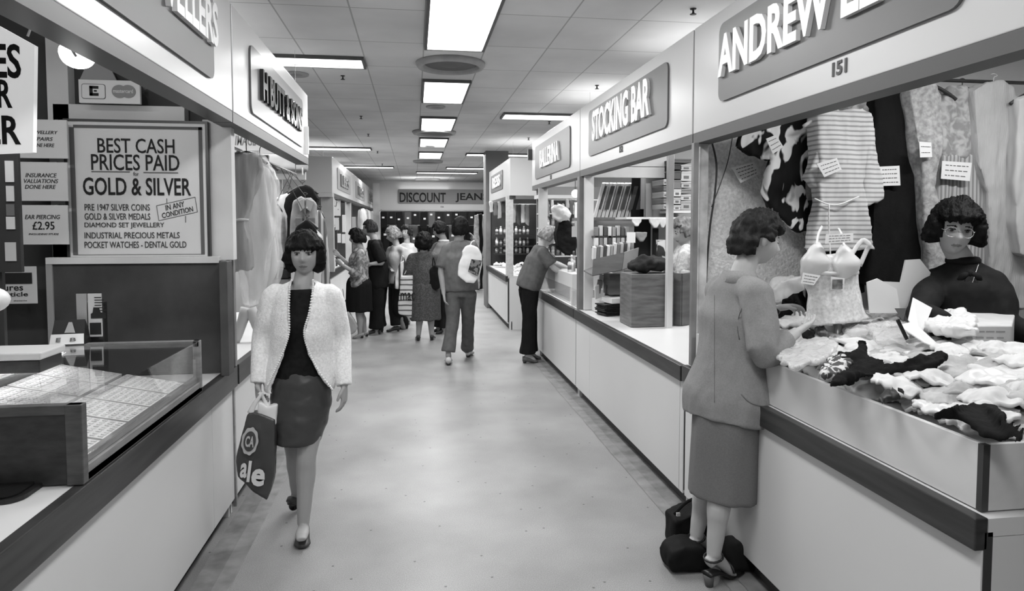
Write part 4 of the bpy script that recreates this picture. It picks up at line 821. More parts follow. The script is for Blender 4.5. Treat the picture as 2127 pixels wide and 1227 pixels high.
tag(MB().box(x2, 4.2, PAY - 0.03, PAY - 0.004, 0, 2.74).build('partition_lining', PALEW, None), 'plain pale lining board behind the hanging garments', 'partition')
tag(MB().box(4.2, 4.25, 0.9, 6.2, 0, 2.75).build('partition_board', PALEW, None), 'pale back partition at the rear of the lingerie stall', 'partition')
tag(MB().box(2.2, 4.2, 6.24, 6.28, 0, 2.7).build('partition_board', mat('pale_board', 0.42, 0.7, 0.2), None), 'pale partition at the far end of the stocking shop, behind the boxes', 'partition')
tag(MB().box(3.3, 3.35, 6.28, 8.8, 0, 2.7).build('partition_board', mat('pale_board', 0.42, 0.7, 0.2), None), 'pale partition at the rear of the third right stall', 'partition')
tag(MB().box(1.60, 3.3, 8.78, 8.82, 0.0, 2.15).build('partition_board', mat('mid_board', 0.22, 0.7, 0.2), None), 'grey partition at the far end of the third right stall', 'partition')
tag(MB().box(1.50, 3.3, 13.2, 13.24, 0.86, 2.15).build('partition_board', mat('darker_board', 0.05, 0.6, 0.2), None), 'dark partition at the far end of the far right stall', 'partition')
tag(MB().box(2.45, 2.5, 10.45, 13.2, 0.0, 2.15).build('partition_board', mat('mid_board', 0.22, 0.7, 0.2), None), 'grey back partition of the far right stall', 'partition')
tag(MB().box(2.80, 2.85, 0.6, YC0 + 0.2, 0, 0.80).build('partition_board', mat('dark_back', 0.02, 0.8, 0.1), None), 'added dark board standing in for the shade under the counter end at bottom right', 'partition')  # dark sheet added in place of the shade below the worktop
for (x, y, z, sx, sy, w), l in zip(STALL_LIGHTS, ('inside the lingerie stall', 'inside the stocking shop', 'inside the third right stall', 'inside the far right stall', 'inside the left clothes stall', 'in the far left row, first', 'in the far left row, second', 'inside the jewellery stall', 'inside the end jeans stall, added to brighten the far end')):
    f = thing('tube_light', 'fluorescent tube fitting hung ' + l, 'light', (x, y, z), group='fluorescent fittings inside the stalls')
    MB().box(-sx / 2, sx / 2, -sy / 2, sy / 2, 0, 0.05).build('housing', PAINTW, f, local=True)
    MB().tube([(-sx / 2 + 0.03, 0, -0.022), (sx / 2 - 0.03, 0, -0.022)], 0.018, 10).build('tube', EMITD, f, True, True)
    for s_ in (-1, 1): MB().box(s_ * sx * 0.4 - 0.0015, s_ * sx * 0.4 + 0.0015, -0.0015, 0.0015, 0.05, ZC - z).build('suspension_wire', PAINTW, f, local=True)
# cable down the textured board
mb = MB().tube([P(1477, 288, Y=3.63), P(1488, 340, Y=3.62), P(1485, 400, Y=3.63), P(1475, 470, Y=3.63), P(1468, 560, Y=3.63), P(1466, 640, Y=3.63)], 0.006, 6, sub=5); tag(mb.build('cable', STEELD, None, True), 'dark electric cable running down the textured board', 'cable')
mb = MB().tube([P(1525, 262, Y=3.60), P(1513, 330, Y=3.60), P(1497, 380, Y=3.61), P(1478, 430, Y=3.62)], 0.003, 6, sub=5); tag(mb.build('cord', STEELD, None, True), 'thin cord slanting across the textured board', 'cord')
# ================================================================== hanging garments of the lingerie stall
GY = 3.40
rz_ = P(2000, 168, Y=GY).z
tag(MB().tube([(1.7, GY, rz_), (4.21, GY, rz_)], 0.010, 10).tube([(1.72, GY, rz_), (1.72, PAY + 0.01, rz_)], 0.008, 8).build('garment_rail', STEELD, None, True), 'thin dark rail carrying the garments of the lingerie stall', 'rail')
FLORAL = blotch('leaf_print', 0.006, 0.75, 11, 0.545, vec=(1.2, 1, 0.7))
def garm(name, label, cat, Y, pieces, hx, hy, hw, hm=None, tags=()):
    t = thing(name, label, cat, P(hx, hy + 150, Y=Y))
    for i, (nm, pts, m, dep, fold) in enumerate(pieces): cloth(nm, pts, Y - 0.004 * i, m, t, dep, fold, 0.010, 5, seed=hx * 0.37 + i * 5)
    c = P(hx, hy, Y=Y); hanger(t, c, hw, hm, hook=max(0.05, rz_ - c.z))
    for q_ in tags: tagcard(t, q_[0], Y - q_[1], q_[2] if len(q_) > 2 else 3)
    return t
F1 = (0.016, (12, 12, 3))
garm('blouse', 'black blouse with bold white leaf print hanging at the left of the stall', 'blouse', 3.46,
     [('blouse_body', [(1590, 270), (1612, 252), (1650, 236), (1690, 222), (1704, 240), (1694, 300), (1690, 340), (1672, 352), (1668, 400), (1680, 440), (1716, 462), (1690, 478), (1650, 480), (1618, 452), (1596, 430), (1582, 400), (1590, 360), (1600, 330), (1586, 322)], FLORAL, 0.05, F1),
      ('sleeve', [(1540, 262), (1600, 250), (1606, 300), (1598, 334), (1560, 326), (1524, 308)], FLORAL, 0.045, F1)], 1652, 238, 0.30,
     tags=[([(1591, 288), (1612, 280), (1627, 305), (1605, 320)], 0.07, 3)])
t = thing('price_notice', 'crumpled handwritten notice pinned to the textured board under the leaf print sleeve', 'notice', P(1550, 372, Y=3.62))
tagcard(t, [(1520, 348), (1566, 336), (1580, 360), (1538, 380)], 3.60, 4, 'card')
STR = stripes('dress_stripe', 0.64, 0.34, 40, 'Z', 0.62, distort=0.5)
garm('dress', 'pale striped shirt dress with short sleeves and a tie belt', 'dress', 3.36,
     [('dress_body', [(1684, 234), (1700, 226), (1740, 232), (1780, 226), (1800, 238), (1806, 290), (1796, 340), (1784, 380), (1790, 420), (1800, 480), (1810, 520), (1676, 520), (1682, 480), (1694, 420), (1690, 380), (1692, 330), (1688, 290)], STR, 0.10, F1),
      ('sleeve', [(1694, 300), (1720, 320), (1735, 345), (1730, 372), (1700, 398), (1684, 388), (1668, 370), (1682, 340)], STR, 0.07, F1),
      ('sleeve', [(1790, 240), (1806, 250), (1816, 300), (1824, 360), (1828, 415), (1800, 428), (1784, 425), (1788, 350)], STR, 0.08, F1)], 1724, 236, 0.30, PAINTW,
     tags=[([(1696, 340), (1738, 328), (1748, 352), (1712, 368)], 0.085, 3)])
q = thing('tie_belt', 'thin pale cord belt around the striped dress', 'belt', P(1735, 425, Y=3.29))
MB().tube([P(1692, 412, Y=3.29), P(1720, 424, Y=3.285), P(1745, 424, Y=3.285), P(1784, 408, Y=3.29)], 0.004, 6, sub=4).build('cord', LETW, q, True)
MB().tube([P(1722, 424, Y=3.283), P(1722, 470, Y=3.28), P(1725, 530, Y=3.28)], 0.004, 6, sub=4).build('cord_end', LETW, q, True)
garm('coat', 'long black coat on a dark hanger with a white price card', 'coat', 3.42,
     [('coat_body', [(1800, 196), (1820, 184), (1850, 172), (1880, 186), (1886, 230), (1884, 300), (1896, 340), (1904, 345), (1902, 420), (1908, 500), (1912, 590), (1790, 590), (1796, 500), (1800, 400), (1800, 300)], BLACKC, 0.13, F1)], 1850, 176, 0.36,
     tags=[([(1827, 346), (1868, 344), (1870, 385), (1828, 386)], 0.09, 4)])
JER = mat('textured_jersey', 0.36, 0.8, 0.1, noise=(40, 0.3, 2), bump=(80, 0.4))
JER2 = blotch('soft_print', 0.26, 0.46, 26, 0.5, soft=0.12)
PLEAT = stripes('pleats', 0.22, 0.42, 42, 'X', 0.45, distort=0.8)
garm('dress', 'light grey wrap dress with a small price tag, next to the black coat', 'dress', 3.34,
     [('dress_body', [(1876, 192), (1900, 178), (1925, 176), (1940, 200), (1944, 260), (1940, 320), (1930, 390), (1940, 470), (1952, 560), (1960, 640), (1916, 640), (1914, 540), (1904, 440), (1902, 360), (1890, 290)], JER, 0.11, F1)], 1935, 178, 0.30,
     tags=[([(1909, 294), (1934, 296), (1936, 326), (1911, 327)], 0.085, 2)])
garm('dress', 'grey printed dress with pleated skirt and a large price card', 'dress', 3.40,
     [('bodice', [(1934, 220), (1960, 184), (2000, 180), (2014, 210), (2010, 300), (2000, 330), (1950, 330), (1930, 300)], JER2, 0.10, F1), ('skirt', [(1944, 322), (2006, 322), (2030, 400), (2040, 600), (1930, 600), (1936, 400)], PLEAT, 0.10, (0.012, (22, 12, 1)))], 1999, 182, 0.30,
     tags=[([(1957, 334), (2018, 338), (2014, 376), (1954, 371)], 0.09, 3)])
PALEG = mat('pale_crepe', 0.44, 0.8, 0.1, noise=(5, 0.1), bump=(26, 0.5, (5, 5, 0.6)))
garm('dress', 'long pale crepe dress with draped neckline near the right edge', 'dress', 3.36,
     [('dress_body', [(2008, 190), (2030, 176), (2064, 170), (2090, 184), (2104, 230), (2100, 300), (2104, 380), (2112, 520), (2116, 640), (2044, 640), (2040, 520), (2036, 400), (2018, 350), (2012, 270)], PALEG, 0.11, F1), ('cowl', [(2016, 250), (2030, 210), (2060, 330), (2080, 340), (2060, 372), (2036, 366), (2022, 330)], PALEG, 0.07, F1)], 2064, 172, 0.26, PAINTW)
garm('blouse', 'white garment with lace cut by the right edge of the photo', 'blouse', 3.28,
     [('blouse_body', [(2104, 210), (2140, 190), (2200, 200), (2200, 540), (2106, 530), (2096, 460), (2098, 300)], mat('white_cotton2', 0.50, 0.8, 0.1), 0.09, F1)], 2150, 190, 0.30)
tf = thing('ruffle_blouse', 'pale ruffled blouse hanging above the striped dress', 'blouse', P(1795, 215, Y=3.5))
cloth('blouse_body', [(1750, 228), (1780, 204), (1800, 196), (1822, 200), (1826, 230), (1812, 262), (1790, 240), (1764, 236)], 3.47, JER2, tf, 0.10, (0.03, (14, 14, 14)))
MB().tube([P(1800, 200, Y=3.47), P(1800, 178, Y=3.47), (P(1800, 178, Y=3.47).x, GY, rz_)], 0.003, 6).build('hook', STEELD, tf)
# black underskirt hung low behind the display body
tag(cloth('black_skirt', [(1690, 500), (1740, 486), (1790, 500), (1796, 610), (1680, 620)], 3.5, BLACKC, None, 0.06), 'black skirt hanging behind the white lingerie display body', 'skirt')
# ================================================================== the lingerie tray on the counter
TX0, TX1, TY0, TY1, TZ0, TZ1 = 1.545, 2.42, 1.62, 3.52, 0.857, 1.045
tr_ = thing('lingerie_tray', 'long white open tray heaped with lingerie on the near right counter', 'tray', ((TX0 + TX1) / 2, (TY0 + TY1) / 2, TZ0))
MB().box(TX0, TX0 + 0.018, TY0 + 0.016, TY1, TZ0, TZ1).build('front_board', WHITE, tr_, bevel=0.002)
MB().box(TX0 + 0.02, TX1 + 0.018, TY0, TY0 + 0.016, TZ0, TZ1).build('end_board', mat('worn_white', 0.58, 0.5, 0.3, noise=(6, 0.12, 5)), tr_, bevel=0.002)
MB().box(TX0 - 0.001, TX0 + 0.02, TY0 - 0.001, TY0 + 0.018, TZ0 + 0.001, TZ1 - 0.001).build('corner_strip', mat('corner_dark', 0.05, 0.5, 0.3), tr_)
MB().box(TX1, TX1 + 0.018, TY0 + 0.016, TY1, TZ0, TZ1 + 0.03).build('back_board', WHITE, tr_)
MB().box(TX0, TX1, TY1, TY1 + 0.016, TZ0, TZ1).build('end_board', WHITE, tr_)
MB().box(TX0 + 0.018, TX1, TY0 + 0.016, TY1, TZ0, TZ0 + 0.012).build('tray_floor', WHITE, tr_)
def heap_z(x, y):
    u = (x - TX0) / (TX1 - TX0); v = (y - TY0) / (TY1 - TY0)
    return 1.005 + 0.17 * min(1, max(0, u)) ** 0.8 + 0.03 * math.sin(5 * v + 2 * u) + 0.04 * min(1, max(0, v))
def crumple(seed, rx, ry, h, fold=0.03):
    """a soft crumpled cloth patch with real thickness"""
    n = 26; top_, bot = [], []
    for i in range(n + 1):
        for j in range(n + 1):
            a_, b_ = 2 * i / n - 1, 2 * j / n - 1
            x, y = a_ * math.sqrt(1 - b_ * b_ / 2), b_ * math.sqrt(1 - a_ * a_ / 2); r = math.hypot(x, y); ang = math.atan2(y, x)
            e = 1 + 0.30 * mnoise.noise(Vector((math.cos(ang) * 1.6 + seed, math.sin(ang) * 1.6, seed))) + 0.10 * mnoise.noise(Vector((math.cos(ang) * 5, math.sin(ang) * 5, seed)))
            X, Y = x * rx * e, y * ry * e; w = Vector((X * 9 + seed * 3, Y * 9, seed)); wx = mnoise.noise(w) * 0.02
            f1 = mnoise.noise(Vector(((X + wx) * 17 + seed, (Y - wx) * 11, seed * 2))); f2 = 1 - abs(mnoise.noise(Vector(((X + 2 * wx) * 22 - seed, (Y + wx) * 26, seed)))) * 2
            z = h * (1 - r * r) + fold * (0.9 * f1 + 0.55 * f2)
            top_.append(Vector((X, Y, z))); bot.append(Vector((X * 0.97, Y * 0.97, z - 0.012)))
    N = len(top_); fs = []; id_ = lambda i, j: i * (n + 1) + j
    for i in range(n):
        for j in range(n):
            q = (id_(i, j), id_(i + 1, j), id_(i + 1, j + 1), id_(i, j + 1)); fs.append(q); fs.append(tuple(N + k for k in reversed(q)))
    edge = [id_(i, 0) for i in range(n)] + [id_(n, j) for j in range(n)] + [id_(i, n) for i in range(n, 0, -1)] + [id_(0, j) for j in range(n, 0, -1)]
    for k in range(len(edge)): p, q = edge[k], edge[(k + 1) % len(edge)]; fs.append((q, p, N + p, N + q))
    return MB().add(top_ + bot, fs)
LING = [mat('lingerie_white', 0.66, 0.75, 0.2, sheen=0.2), mat('lingerie_cream', 0.60, 0.6, 0.3, noise=(30, 0.08)), mat('lingerie_grey', 0.42, 0.7, 0.2, noise=(20, 0.2)), mat('lingerie_satin', 0.68, 0.35, 0.5)]
base = []
for k in range(12):
    o = crumple(k * 1.7 + 0.3, 0.125 + 0.02 * (k % 3), 0.090 + 0.018 * (k % 2), 0.035, 0.022).build('lingerie_piece', LING[k % 4], None, True); base.append(o.data); bpy.data.objects.remove(o)
rr = random.Random(5); cnt = 0
LGRP = 'pale lingerie heaped in the tray'
for layer in range(2):
    for i in range(13):
        for j in range(7):
            y = TY0 + 0.16 + (i + 0.5 * layer) * (TY1 - TY0 - 0.32) / 12.6 + rr.uniform(-0.02, 0.02); x = TX0 + 0.165 + (j + 0.5 * (i % 2) * 0.9) * (TX1 - TX0 - 0.32) / 6.5 + rr.uniform(-0.02, 0.02)
            o = bpy.data.objects.new('lingerie_piece', base[rr.randrange(12)]); COL.objects.link(o)
            z = heap_z(x, y) - (0.055 if layer == 0 else 0.015) + rr.uniform(-0.008, 0.012)
            o.location = (x, y, z); o.rotation_euler = (rr.uniform(-0.2, 0.2), rr.uniform(-0.2, 0.2), rr.uniform(0, 6.28)); s = rr.uniform(0.8, 1.05); o.scale = (s, s, s)
            tag(o, 'pale crumpled garment among the lingerie heaped in the white tray', 'lingerie', LGRP); cnt += 1
# lower filling of folded white cloth under the heap
hb_ = MB().rings([[(TX0 + 0.03 + (TX1 - TX0 - 0.04) * i / 8, TY0 + 0.03, TZ0 + 0.014)] + [(TX0 + 0.03 + (TX1 - TX0 - 0.04) * i / 8, TY0 + 0.03 + (TY1 - TY0 - 0.05) * j / 10, heap_z(TX0 + 0.03 + (TX1 - TX0 - 0.04) * i / 8, TY0 + 0.03 + (TY1 - TY0 - 0.05) * j / 10) - 0.06) for j in range(11)] + [(TX0 + 0.03 + (TX1 - TX0 - 0.04) * i / 8, TY1 - 0.02, TZ0 + 0.014)] for i in range(9)])
tag(hb_.build('folded_sheet', LING[0], None), 'folded white cloth lining the lingerie tray under the heap', 'cloth')
def lie(name, pts, lab, m, cat, zoff=0.02, depth=0.024, fold=(0.016, 20), seed=0.0, z=None):
    """garment lying on the heap: outline on the heap surface"""
    pl = []
    for (u, v) in pts:
        zz = 1.12
        for _ in range(6):
            p = P(u, v, Z=zz); zz = heap_z(p.x, p.y) + zoff + 0.02
        pl.append(P(u, v, Z=zz))
    return tag(soft(name, slab(pl, Z_, depth), m, None, 0.007, 4, fold, seed), lab, cat)
lie('black_slip', [(1742, 735), (1780, 728), (1790, 716), (1800, 735), (1826, 752), (1850, 762), (1890, 748), (1930, 738), (1960, 732), (1966, 745), (1950, 765), (1920, 768), (1890, 780), (1860, 778), (1830, 782), (1800, 782), (1780, 782), (1745, 798), (1724, 796), (1740, 780), (1762, 768), (1765, 752), (1740, 752)], 'large black slip sprawled across the middle of the lingerie heap', BLACKC, 'lingerie', 0.052, seed=1)
lie('black_briefs', [(1942, 862), (1980, 846), (2030, 838), (2066, 846), (2090, 870), (2127, 884), (2127, 916), (2080, 914), (2040, 902), (2012, 884), (1990, 866), (1960, 868), (1936, 868)], 'black briefs lying at the near right corner of the tray', BLACKC, 'lingerie', 0.065, 0.02, (0.008, 14), seed=4)
lie('black_bra', [(1838, 812), (1860, 806), (1884, 812), (1890, 822), (1870, 830), (1846, 828), (1832, 838), (1826, 830)], 'small black and grey bra near the front edge of the tray', mat('black_satin', 0.02, 0.5, 0.4), 'lingerie', 0.04, 0.02, (0.006, 14), seed=6)
lie('grey_camisole', [(1704, 768), (1722, 748), (1750, 740), (1768, 752), (1760, 770), (1735, 780), (1712, 784)], 'grey printed camisole beside the black slip', blotch('camisole', 0.08, 0.6, 30, 0.5), 'lingerie', 0.055, seed=8)
lie('dark_glove', [(1668, 698), (1680, 688), (1692, 694), (1690, 706), (1670, 708)], 'small black item below the hands of the woman in the suit', BLACKC, 'lingerie', 0.03, seed=9)
lie('dark_glove', [(1694, 684), (1708, 680), (1722, 692), (1716, 698), (1700, 692)], 'small grey item right of the black one below the hands', mat('grey_satin', 0.10, 0.4, 0.4), 'lingerie', 0.03, seed=10)
# clear packets and boxed packs on the heap
PK = film_mat('clear_packet', 0.4, 0.75, 0.22)
for k, (pts, lab) in enumerate((([(1612, 742), (1648, 716), (1712, 706), (1744, 716), (1720, 745), (1650, 766)], 'clear plastic packet at the far end of the tray, under the suit sleeve'), ([(1745, 640), (1800, 634), (1850, 640), (1870, 660), (1800, 690), (1758, 690)], 'clear plastic packet of hosiery at the back of the heap'),
                                ([(1800, 676), (1850, 660), (1900, 680), (1880, 712), (1820, 710)], 'second clear packet in front of the hosiery packet'))):
    lie('clear_packet', pts, lab, PK if k else film_mat('clear_packet2', 0.5, 0.75, 0.25), 'packet', 0.035, 0.022, (0.016, 18), 20 + k)
def carton(name, quad, lab, hgt, m, zb, g=None, lines=3):
    bl_, br_, tr2, tl2 = [P(u, v, Z=zb) for u, v in quad]
    t = thing(name, lab, 'pack', (bl_ + br_ + tr2 + tl2) / 4)
    poly = [bl_, br_, tr2, tl2]; up = Vector((0, 0, hgt)); a = poly; b_ = [p + up for p in poly]
    o = MB().add(a + b_, [(3, 2, 1, 0), (4, 5, 6, 7)] + [(i, (i + 1) % 4, 4 + (i + 1) % 4, 4 + i) for i in range(4)]).build('pack_body', m, t, bevel=0.006)
    mb = MB(); ex = (br_ - bl_).normalized(); n = (bl_ - tl2).normalized(); r = random.Random(len(lab))
    for i in range(lines):
        for j in range(4): mb.obox(bl_ + ex * ((br_ - bl_).length * (0.3 + 0.17 * j)) + Z_ * (hgt * (0.8 - 0.2 * i)) + n * 0.002, ex, n, Z_, 0.012 + 0.008 * r.random(), 0.001, 0.003)
    mb.build('print', mat('faint_print', 0.30, 0.6, 0.2), o); return t
PCK = mat('printed_pack', 0.60, 0.45, 0.3, noise=(12, 0.1))
carton('boxed_pack', [(1975, 740), (2100, 740), (2108, 700), (1985, 700)], 'large pale printed pack lying on the heap in front of the saleswoman', 0.13, PCK, 1.10)
lie('folded_slip', [(1915, 668), (1950, 656), (2000, 650), (2026, 664), (2030, 690), (1970, 690), (1930, 684)], 'bright white folded slip on the heap just below the saleswoman', LING[3], 'lingerie', 0.06, 0.035, (0.02, 18), 31)
def sheet(name, quad_px, Ys, lab, m, th=0.004, cat='card'):
    pts = [P(u, v, Y=y) for (u, v), y in zip(quad_px, Ys)]; n = (pts[1] - pts[0]).cross(pts[-1] - pts[0]).normalized()
    return tag(slab(pts, n, th).build(name, m, None), lab, cat)
sheet('price_sheet', [(1886, 664), (1896, 618), (1936, 640), (1912, 700)], [2.62, 2.70, 2.70, 2.55], 'leaning pale price sheet with scribbles in front of the saleswoman', PAPER)
sheet('price_sheet', [(1866, 676), (1896, 668), (1964, 730), (1920, 712)], [2.5, 2.55, 2.4, 2.4], 'tilted pale label sheet lying below the leaning price sheet', PAPER)
tag(MB().obox(P(1874, 684, Y=2.42), (0.5, 0, -0.9), Y_, (0.9, 0, 0.5), 0.045, 0.004, 0.006).build('pen', INK, None), 'black pen lying on the label sheet', 'pen')
tag(MB().add([P(1858, 640, Y=2.8), P(1882, 640, Y=2.8), P(1876, 668, Y=2.7), P(1858, 640, Y=2.83), P(1882, 640, Y=2.83), P(1876, 668, Y=2.73)], [(0, 1, 2), (5, 4, 3), (0, 3, 4, 1), (1, 4, 5, 2), (2, 5, 3, 0)]).build('dark_flap', mat('dark_flap', 0.05, 0.6, 0.2), None), 'small dark triangular flap between the price sheet and the packets', 'card')
# white cardboard cut-outs behind
sheet('card_cutout', [(1804, 612), (1828, 584), (1870, 586), (1880, 540), (1910, 538), (1932, 566), (1918, 612), (1890, 650), (1840, 648)], [3.0] * 9, 'large white card cut-out standing behind the tray, left of the saleswoman', CARD, 0.008)
sheet('card_cutout', [(1800, 586), (1822, 578), (1862, 600), (1870, 650), (1806, 650)], [2.94] * 5, 'lower white card cut-out in front of the large one', PAPER, 0.006)
# ------------------------------------------------------------------ lingerie display body
DY = 2.98
db = thing('display_torso', 'white lingerie display body in a bra with cards pinned on, on the tray', 'mannequin', P(1730, 640, Y=DY))
c0 = lambda u, v, dy=0.0: P(u, v, Y=DY + dy)
k = (P(1800, 560, Y=DY).x - P(1700, 560, Y=DY).x) / 100
SLIPW = LING[0]
soft('slip_body', MB().tube([c0(1724, 528), c0(1724, 560), c0(1730, 600), c0(1734, 640), c0(1736, 668)], [(48 * k, 0.045), (58 * k, 0.075), (50 * k, 0.07), (56 * k, 0.08), (70 * k, 0.09)], 24, facing=-Y_, sub=4), mat('lingerie_net', 0.66, 0.7, 0.2, noise=(70, 0.2)), db, 0.01, 4, (0.01, (14, 14, 4)), 3)
for (u, v, s) in ((1694, 536, -1), (1756, 540, 1)):
    MB().tube([c0(u, v + 30, -0.045), c0(u, v + 24, -0.055), c0(u, v + 6, -0.062), c0(u - 2 * s, v - 14, -0.062), c0(u - 5 * s, v - 32, -0.05)], [(18 * k, 0.02), (28 * k, 0.036), (28 * k, 0.052), (16 * k, 0.036), (4 * k, 0.012)], 18, facing=-Y_, sub=4).build('bra_cup', LING[3], db, True)
    MB().tube([c0(u - 2 * s, v - 26, -0.07), c0(u + 6 * -s, v - 50, -0.03), c0(u + 14 * -s, v - 66, 0.01)], [(0.007, 0.003)] * 3, 8, sub=3).build('strap', LING[3], db, True)
MB().tube([c0(1668, 562, -0.06), c0(1724, 568, -0.085), c0(1784, 566, -0.06)], [(0.009, 0.003)] * 3, 8, facing=-Y_, sub=4).build('band', LING[3], db, True)
MB().tube([c0(1786, 552, -0.03), c0(1800, 520, -0.03), c0(1806, 508, -0.04), c0(1790, 500, -0.03), c0(1768, 530, -0.05)], [(0.012, 0.004)] * 5, 8, facing=-Y_, sub=4).build('strap', LING[1], db, True)
for quad in ([(1668, 566), (1704, 572), (1690, 592), (1664, 588)], [(1726, 574), (1754, 578), (1752, 604), (1726, 602)], [(1716, 486), (1772, 484), (1772, 502), (1714, 506)]):
    tagcard(db, quad, DY - 0.115, 3, 'printed_card')
q = P(1740, 590, Y=DY - 0.121); MB().box(q.x - 0.025, q.x + 0.025, DY - 0.121, DY - 0.118, q.z - 0.022, q.z + 0.022).build('picture', mat('mid_print', 0.16, 0.5, 0.2, noise=(40, 0.5)), db)
MB().tube([c0(1740, 664), (c0(1740, 664).x, DY, 1.02)], 0.02, 10).build('stand', ALU, db, True)
# bag of goods behind the hands
tag(cloth('goods_bag', [(1596, 600), (1612, 582), (1660, 570), (1664, 602), (1630, 616), (1600, 626)], 3.34, PK, None, 0.09, (0.02, 12)), 'crumpled plastic bag hung on the partition behind the customer\'s hands', 'bag')
lie('black_bundle', [(1600, 640), (1640, 606), (1680, 598), (1694, 640), (1660, 665), (1606, 660)], 'black bundle of clothing at the far end of the tray', BLACKC, 'clothing', 0.03, 0.08, (0.02, 10), 40)
# ================================================================== STOCKING SHOP
bxp = [P(1296, 662, Z=0.845), P(1414, 677, Z=0.845), P(1440, 676, Z=0.845)]
hz = P(1296, 561, Y=bxp[0].y).z - 0.845
wb = thing('wooden_screen_box', 'plain brown wooden box screen standing on the stocking shop counter', 'box', (bxp[0] + bxp[1]) / 2)
d1 = (bxp[1] - bxp[0]); n1 = Vector((-d1.y, d1.x, 0)).normalized()
if n1.y < 0: n1 = -n1
WB = mat('plywood', 0.13, 0.6, 0.25, noise=(3, 0.25, 5, (1.5, 1.5, 6)))
def wall_piece(p, q, th, z0, h, nm, par): 
    dv = (q - p); nn = Vector((-dv.y, dv.x, 0)).normalized()
    return MB().obox((p + q) / 2 + Z_ * (h / 2 + z0), dv, nn, Z_, dv.length / 2, th / 2, h / 2).build(nm, WB, par)
p0, p1 = Vector((bxp[0].x, bxp[0].y, 0.847)), Vector((bxp[1].x, bxp[1].y, 0.847)); p2 = p1 + n1 * 0.3; p3 = p0 + n1 * 0.3
wall_piece(p0, p1, 0.014, 0, hz, 'front_board', wb); wall_piece(p1 + n1 * 0.008, p2, 0.014, 0, hz, 'side_board', wb); wall_piece(p0 + n1 * 0.008, p3, 0.014, 0, hz, 'side_board', wb)
wall_piece(p3, p2, 0.014, 0, hz, 'back_board', wb)
MB().add([p0 + Z_ * (hz - 0.02), p1 + Z_ * (hz - 0.02), p2 + Z_ * (hz - 0.02), p3 + Z_ * (hz - 0.02), p0 + Z_ * (hz - 0.03), p1 + Z_ * (hz - 0.03), p2 + Z_ * (hz - 0.03), p3 + Z_ * (hz - 0.03)], [(0, 1, 2, 3), (7, 6, 5, 4), (0, 4, 5, 1), (1, 5, 6, 2), (2, 6, 7, 3), (3, 7, 4, 0)]).build('box_shelf', WB, wb)
for i in range(7):
    p = p3.lerp(p2, 0.1 + i * 0.12) - n1 * (0.08 + 0.05 * (i % 3)); p.z = 0.845 + hz - 0.018
    g = MB().obox(p + Z_ * 0.012, d1, n1, Z_, 0.035, 0.02, 0.014).build('small_pack', mat('small_pack_%d' % (i % 3), [0.6, 0.1, 0.35][i % 3], 0.6, 0.2), None)
    tag(g, 'small pack lying on top of the wooden box screen, %s' % ['first', 'second', 'third', 'fourth', 'fifth', 'sixth', 'last'][i], 'pack', 'packs on top of the wooden box screen')
q0 = [P(1300, 686, Z=0.845), P(1437, 697, Z=0.845), P(1437, 684, Z=0.845), P(1300, 668, Z=0.845)]
tag(slab([Vector((p.x, p.y, 0.855)) for p in (q0[0], q0[1], q0[1] + n1 * 0.45, q0[0] + n1 * 0.45)], Z_, 0.016).build('loose_board', WHITE, None), 'loose white board lying on the stocking shop counter', 'board') if False else None
q = P(1272, 655, Z=0.845)
for i in range(8):
    r = random.Random(i); o = MB().obox((q.x + 0.02 + r.uniform(-0.012, 0.012), q.y + 0.06, 0.852 + i * 0.0125), (1, 0.25 + r.uniform(-0.06, 0.06), 0), (-0.25, 1, 0), Z_, 0.125, 0.09, 0.0055).build('hosiery_folder', mat('black_folder', 0.012, 0.4, 0.4), None, bevel=0.003)
    tag(o, 'thin black hosiery folder in the stack left of the wooden box, %s' % ['lowest', 'second up', 'third up', 'fourth up', 'fifth up', 'sixth up', 'seventh up', 'topmost'][i], 'folder', 'black hosiery folders stacked on the counter')
o = MB()
pp = thing('paper_stack', 'pile of white paper on top of the black folders', 'paper', (q.x, q.y, 0.95))
MB().obox((q.x + 0.06, q.y + 0.08, 0.975), (1, 0.25, 0), (-0.25, 1, 0), (0, 0, 1), 0.10, 0.09, 0.022).build('sheets', PAPER, pp); MB().obox((q.x + 0.08, q.y + 0.1, 1.005), (1, 0.3, 0.1), (-0.3, 1, 0.1), (-0.1, -0.1, 1), 0.10, 0.08, 0.004).build('loose_sheet', CARD, pp)
# window frame of white timber at the far end
WY = 6.14
wf = thing('window_frame', 'white timber window frame at the far end of the stocking shop', 'frame', P(1300, 640, Y=WY))
for nm, q_ in (('upright', (1214, 352, 1234, 640)), ('top_rail', (1234, 346, 1400, 368)), ('valance', (1234, 300, 1400, 346))):
    a, b, c, d = pq(*q_, WY); MB().box(a, b, WY, WY + 0.05, c if nm != 'upright' else 0.847, d).build(nm, PAINTW, wf, bevel=0.002)
pw = P(1391, 466, Y=5.0).x
post('stall_post', 'white timber post inside the stocking shop right of the white panel', pw, 5.0, 0.0, 2.4, 0.045, 0.05, PAINTW)
for i in range(9):
    q = P(1262 + 15 * i, 357, Y=WY - 0.002); tag(MB().lathe((0, 0, 0), [(0.012, 0), (0.012, 0.004)], 10).build('tmp', INKG, None), 'x', 'x') if False else None
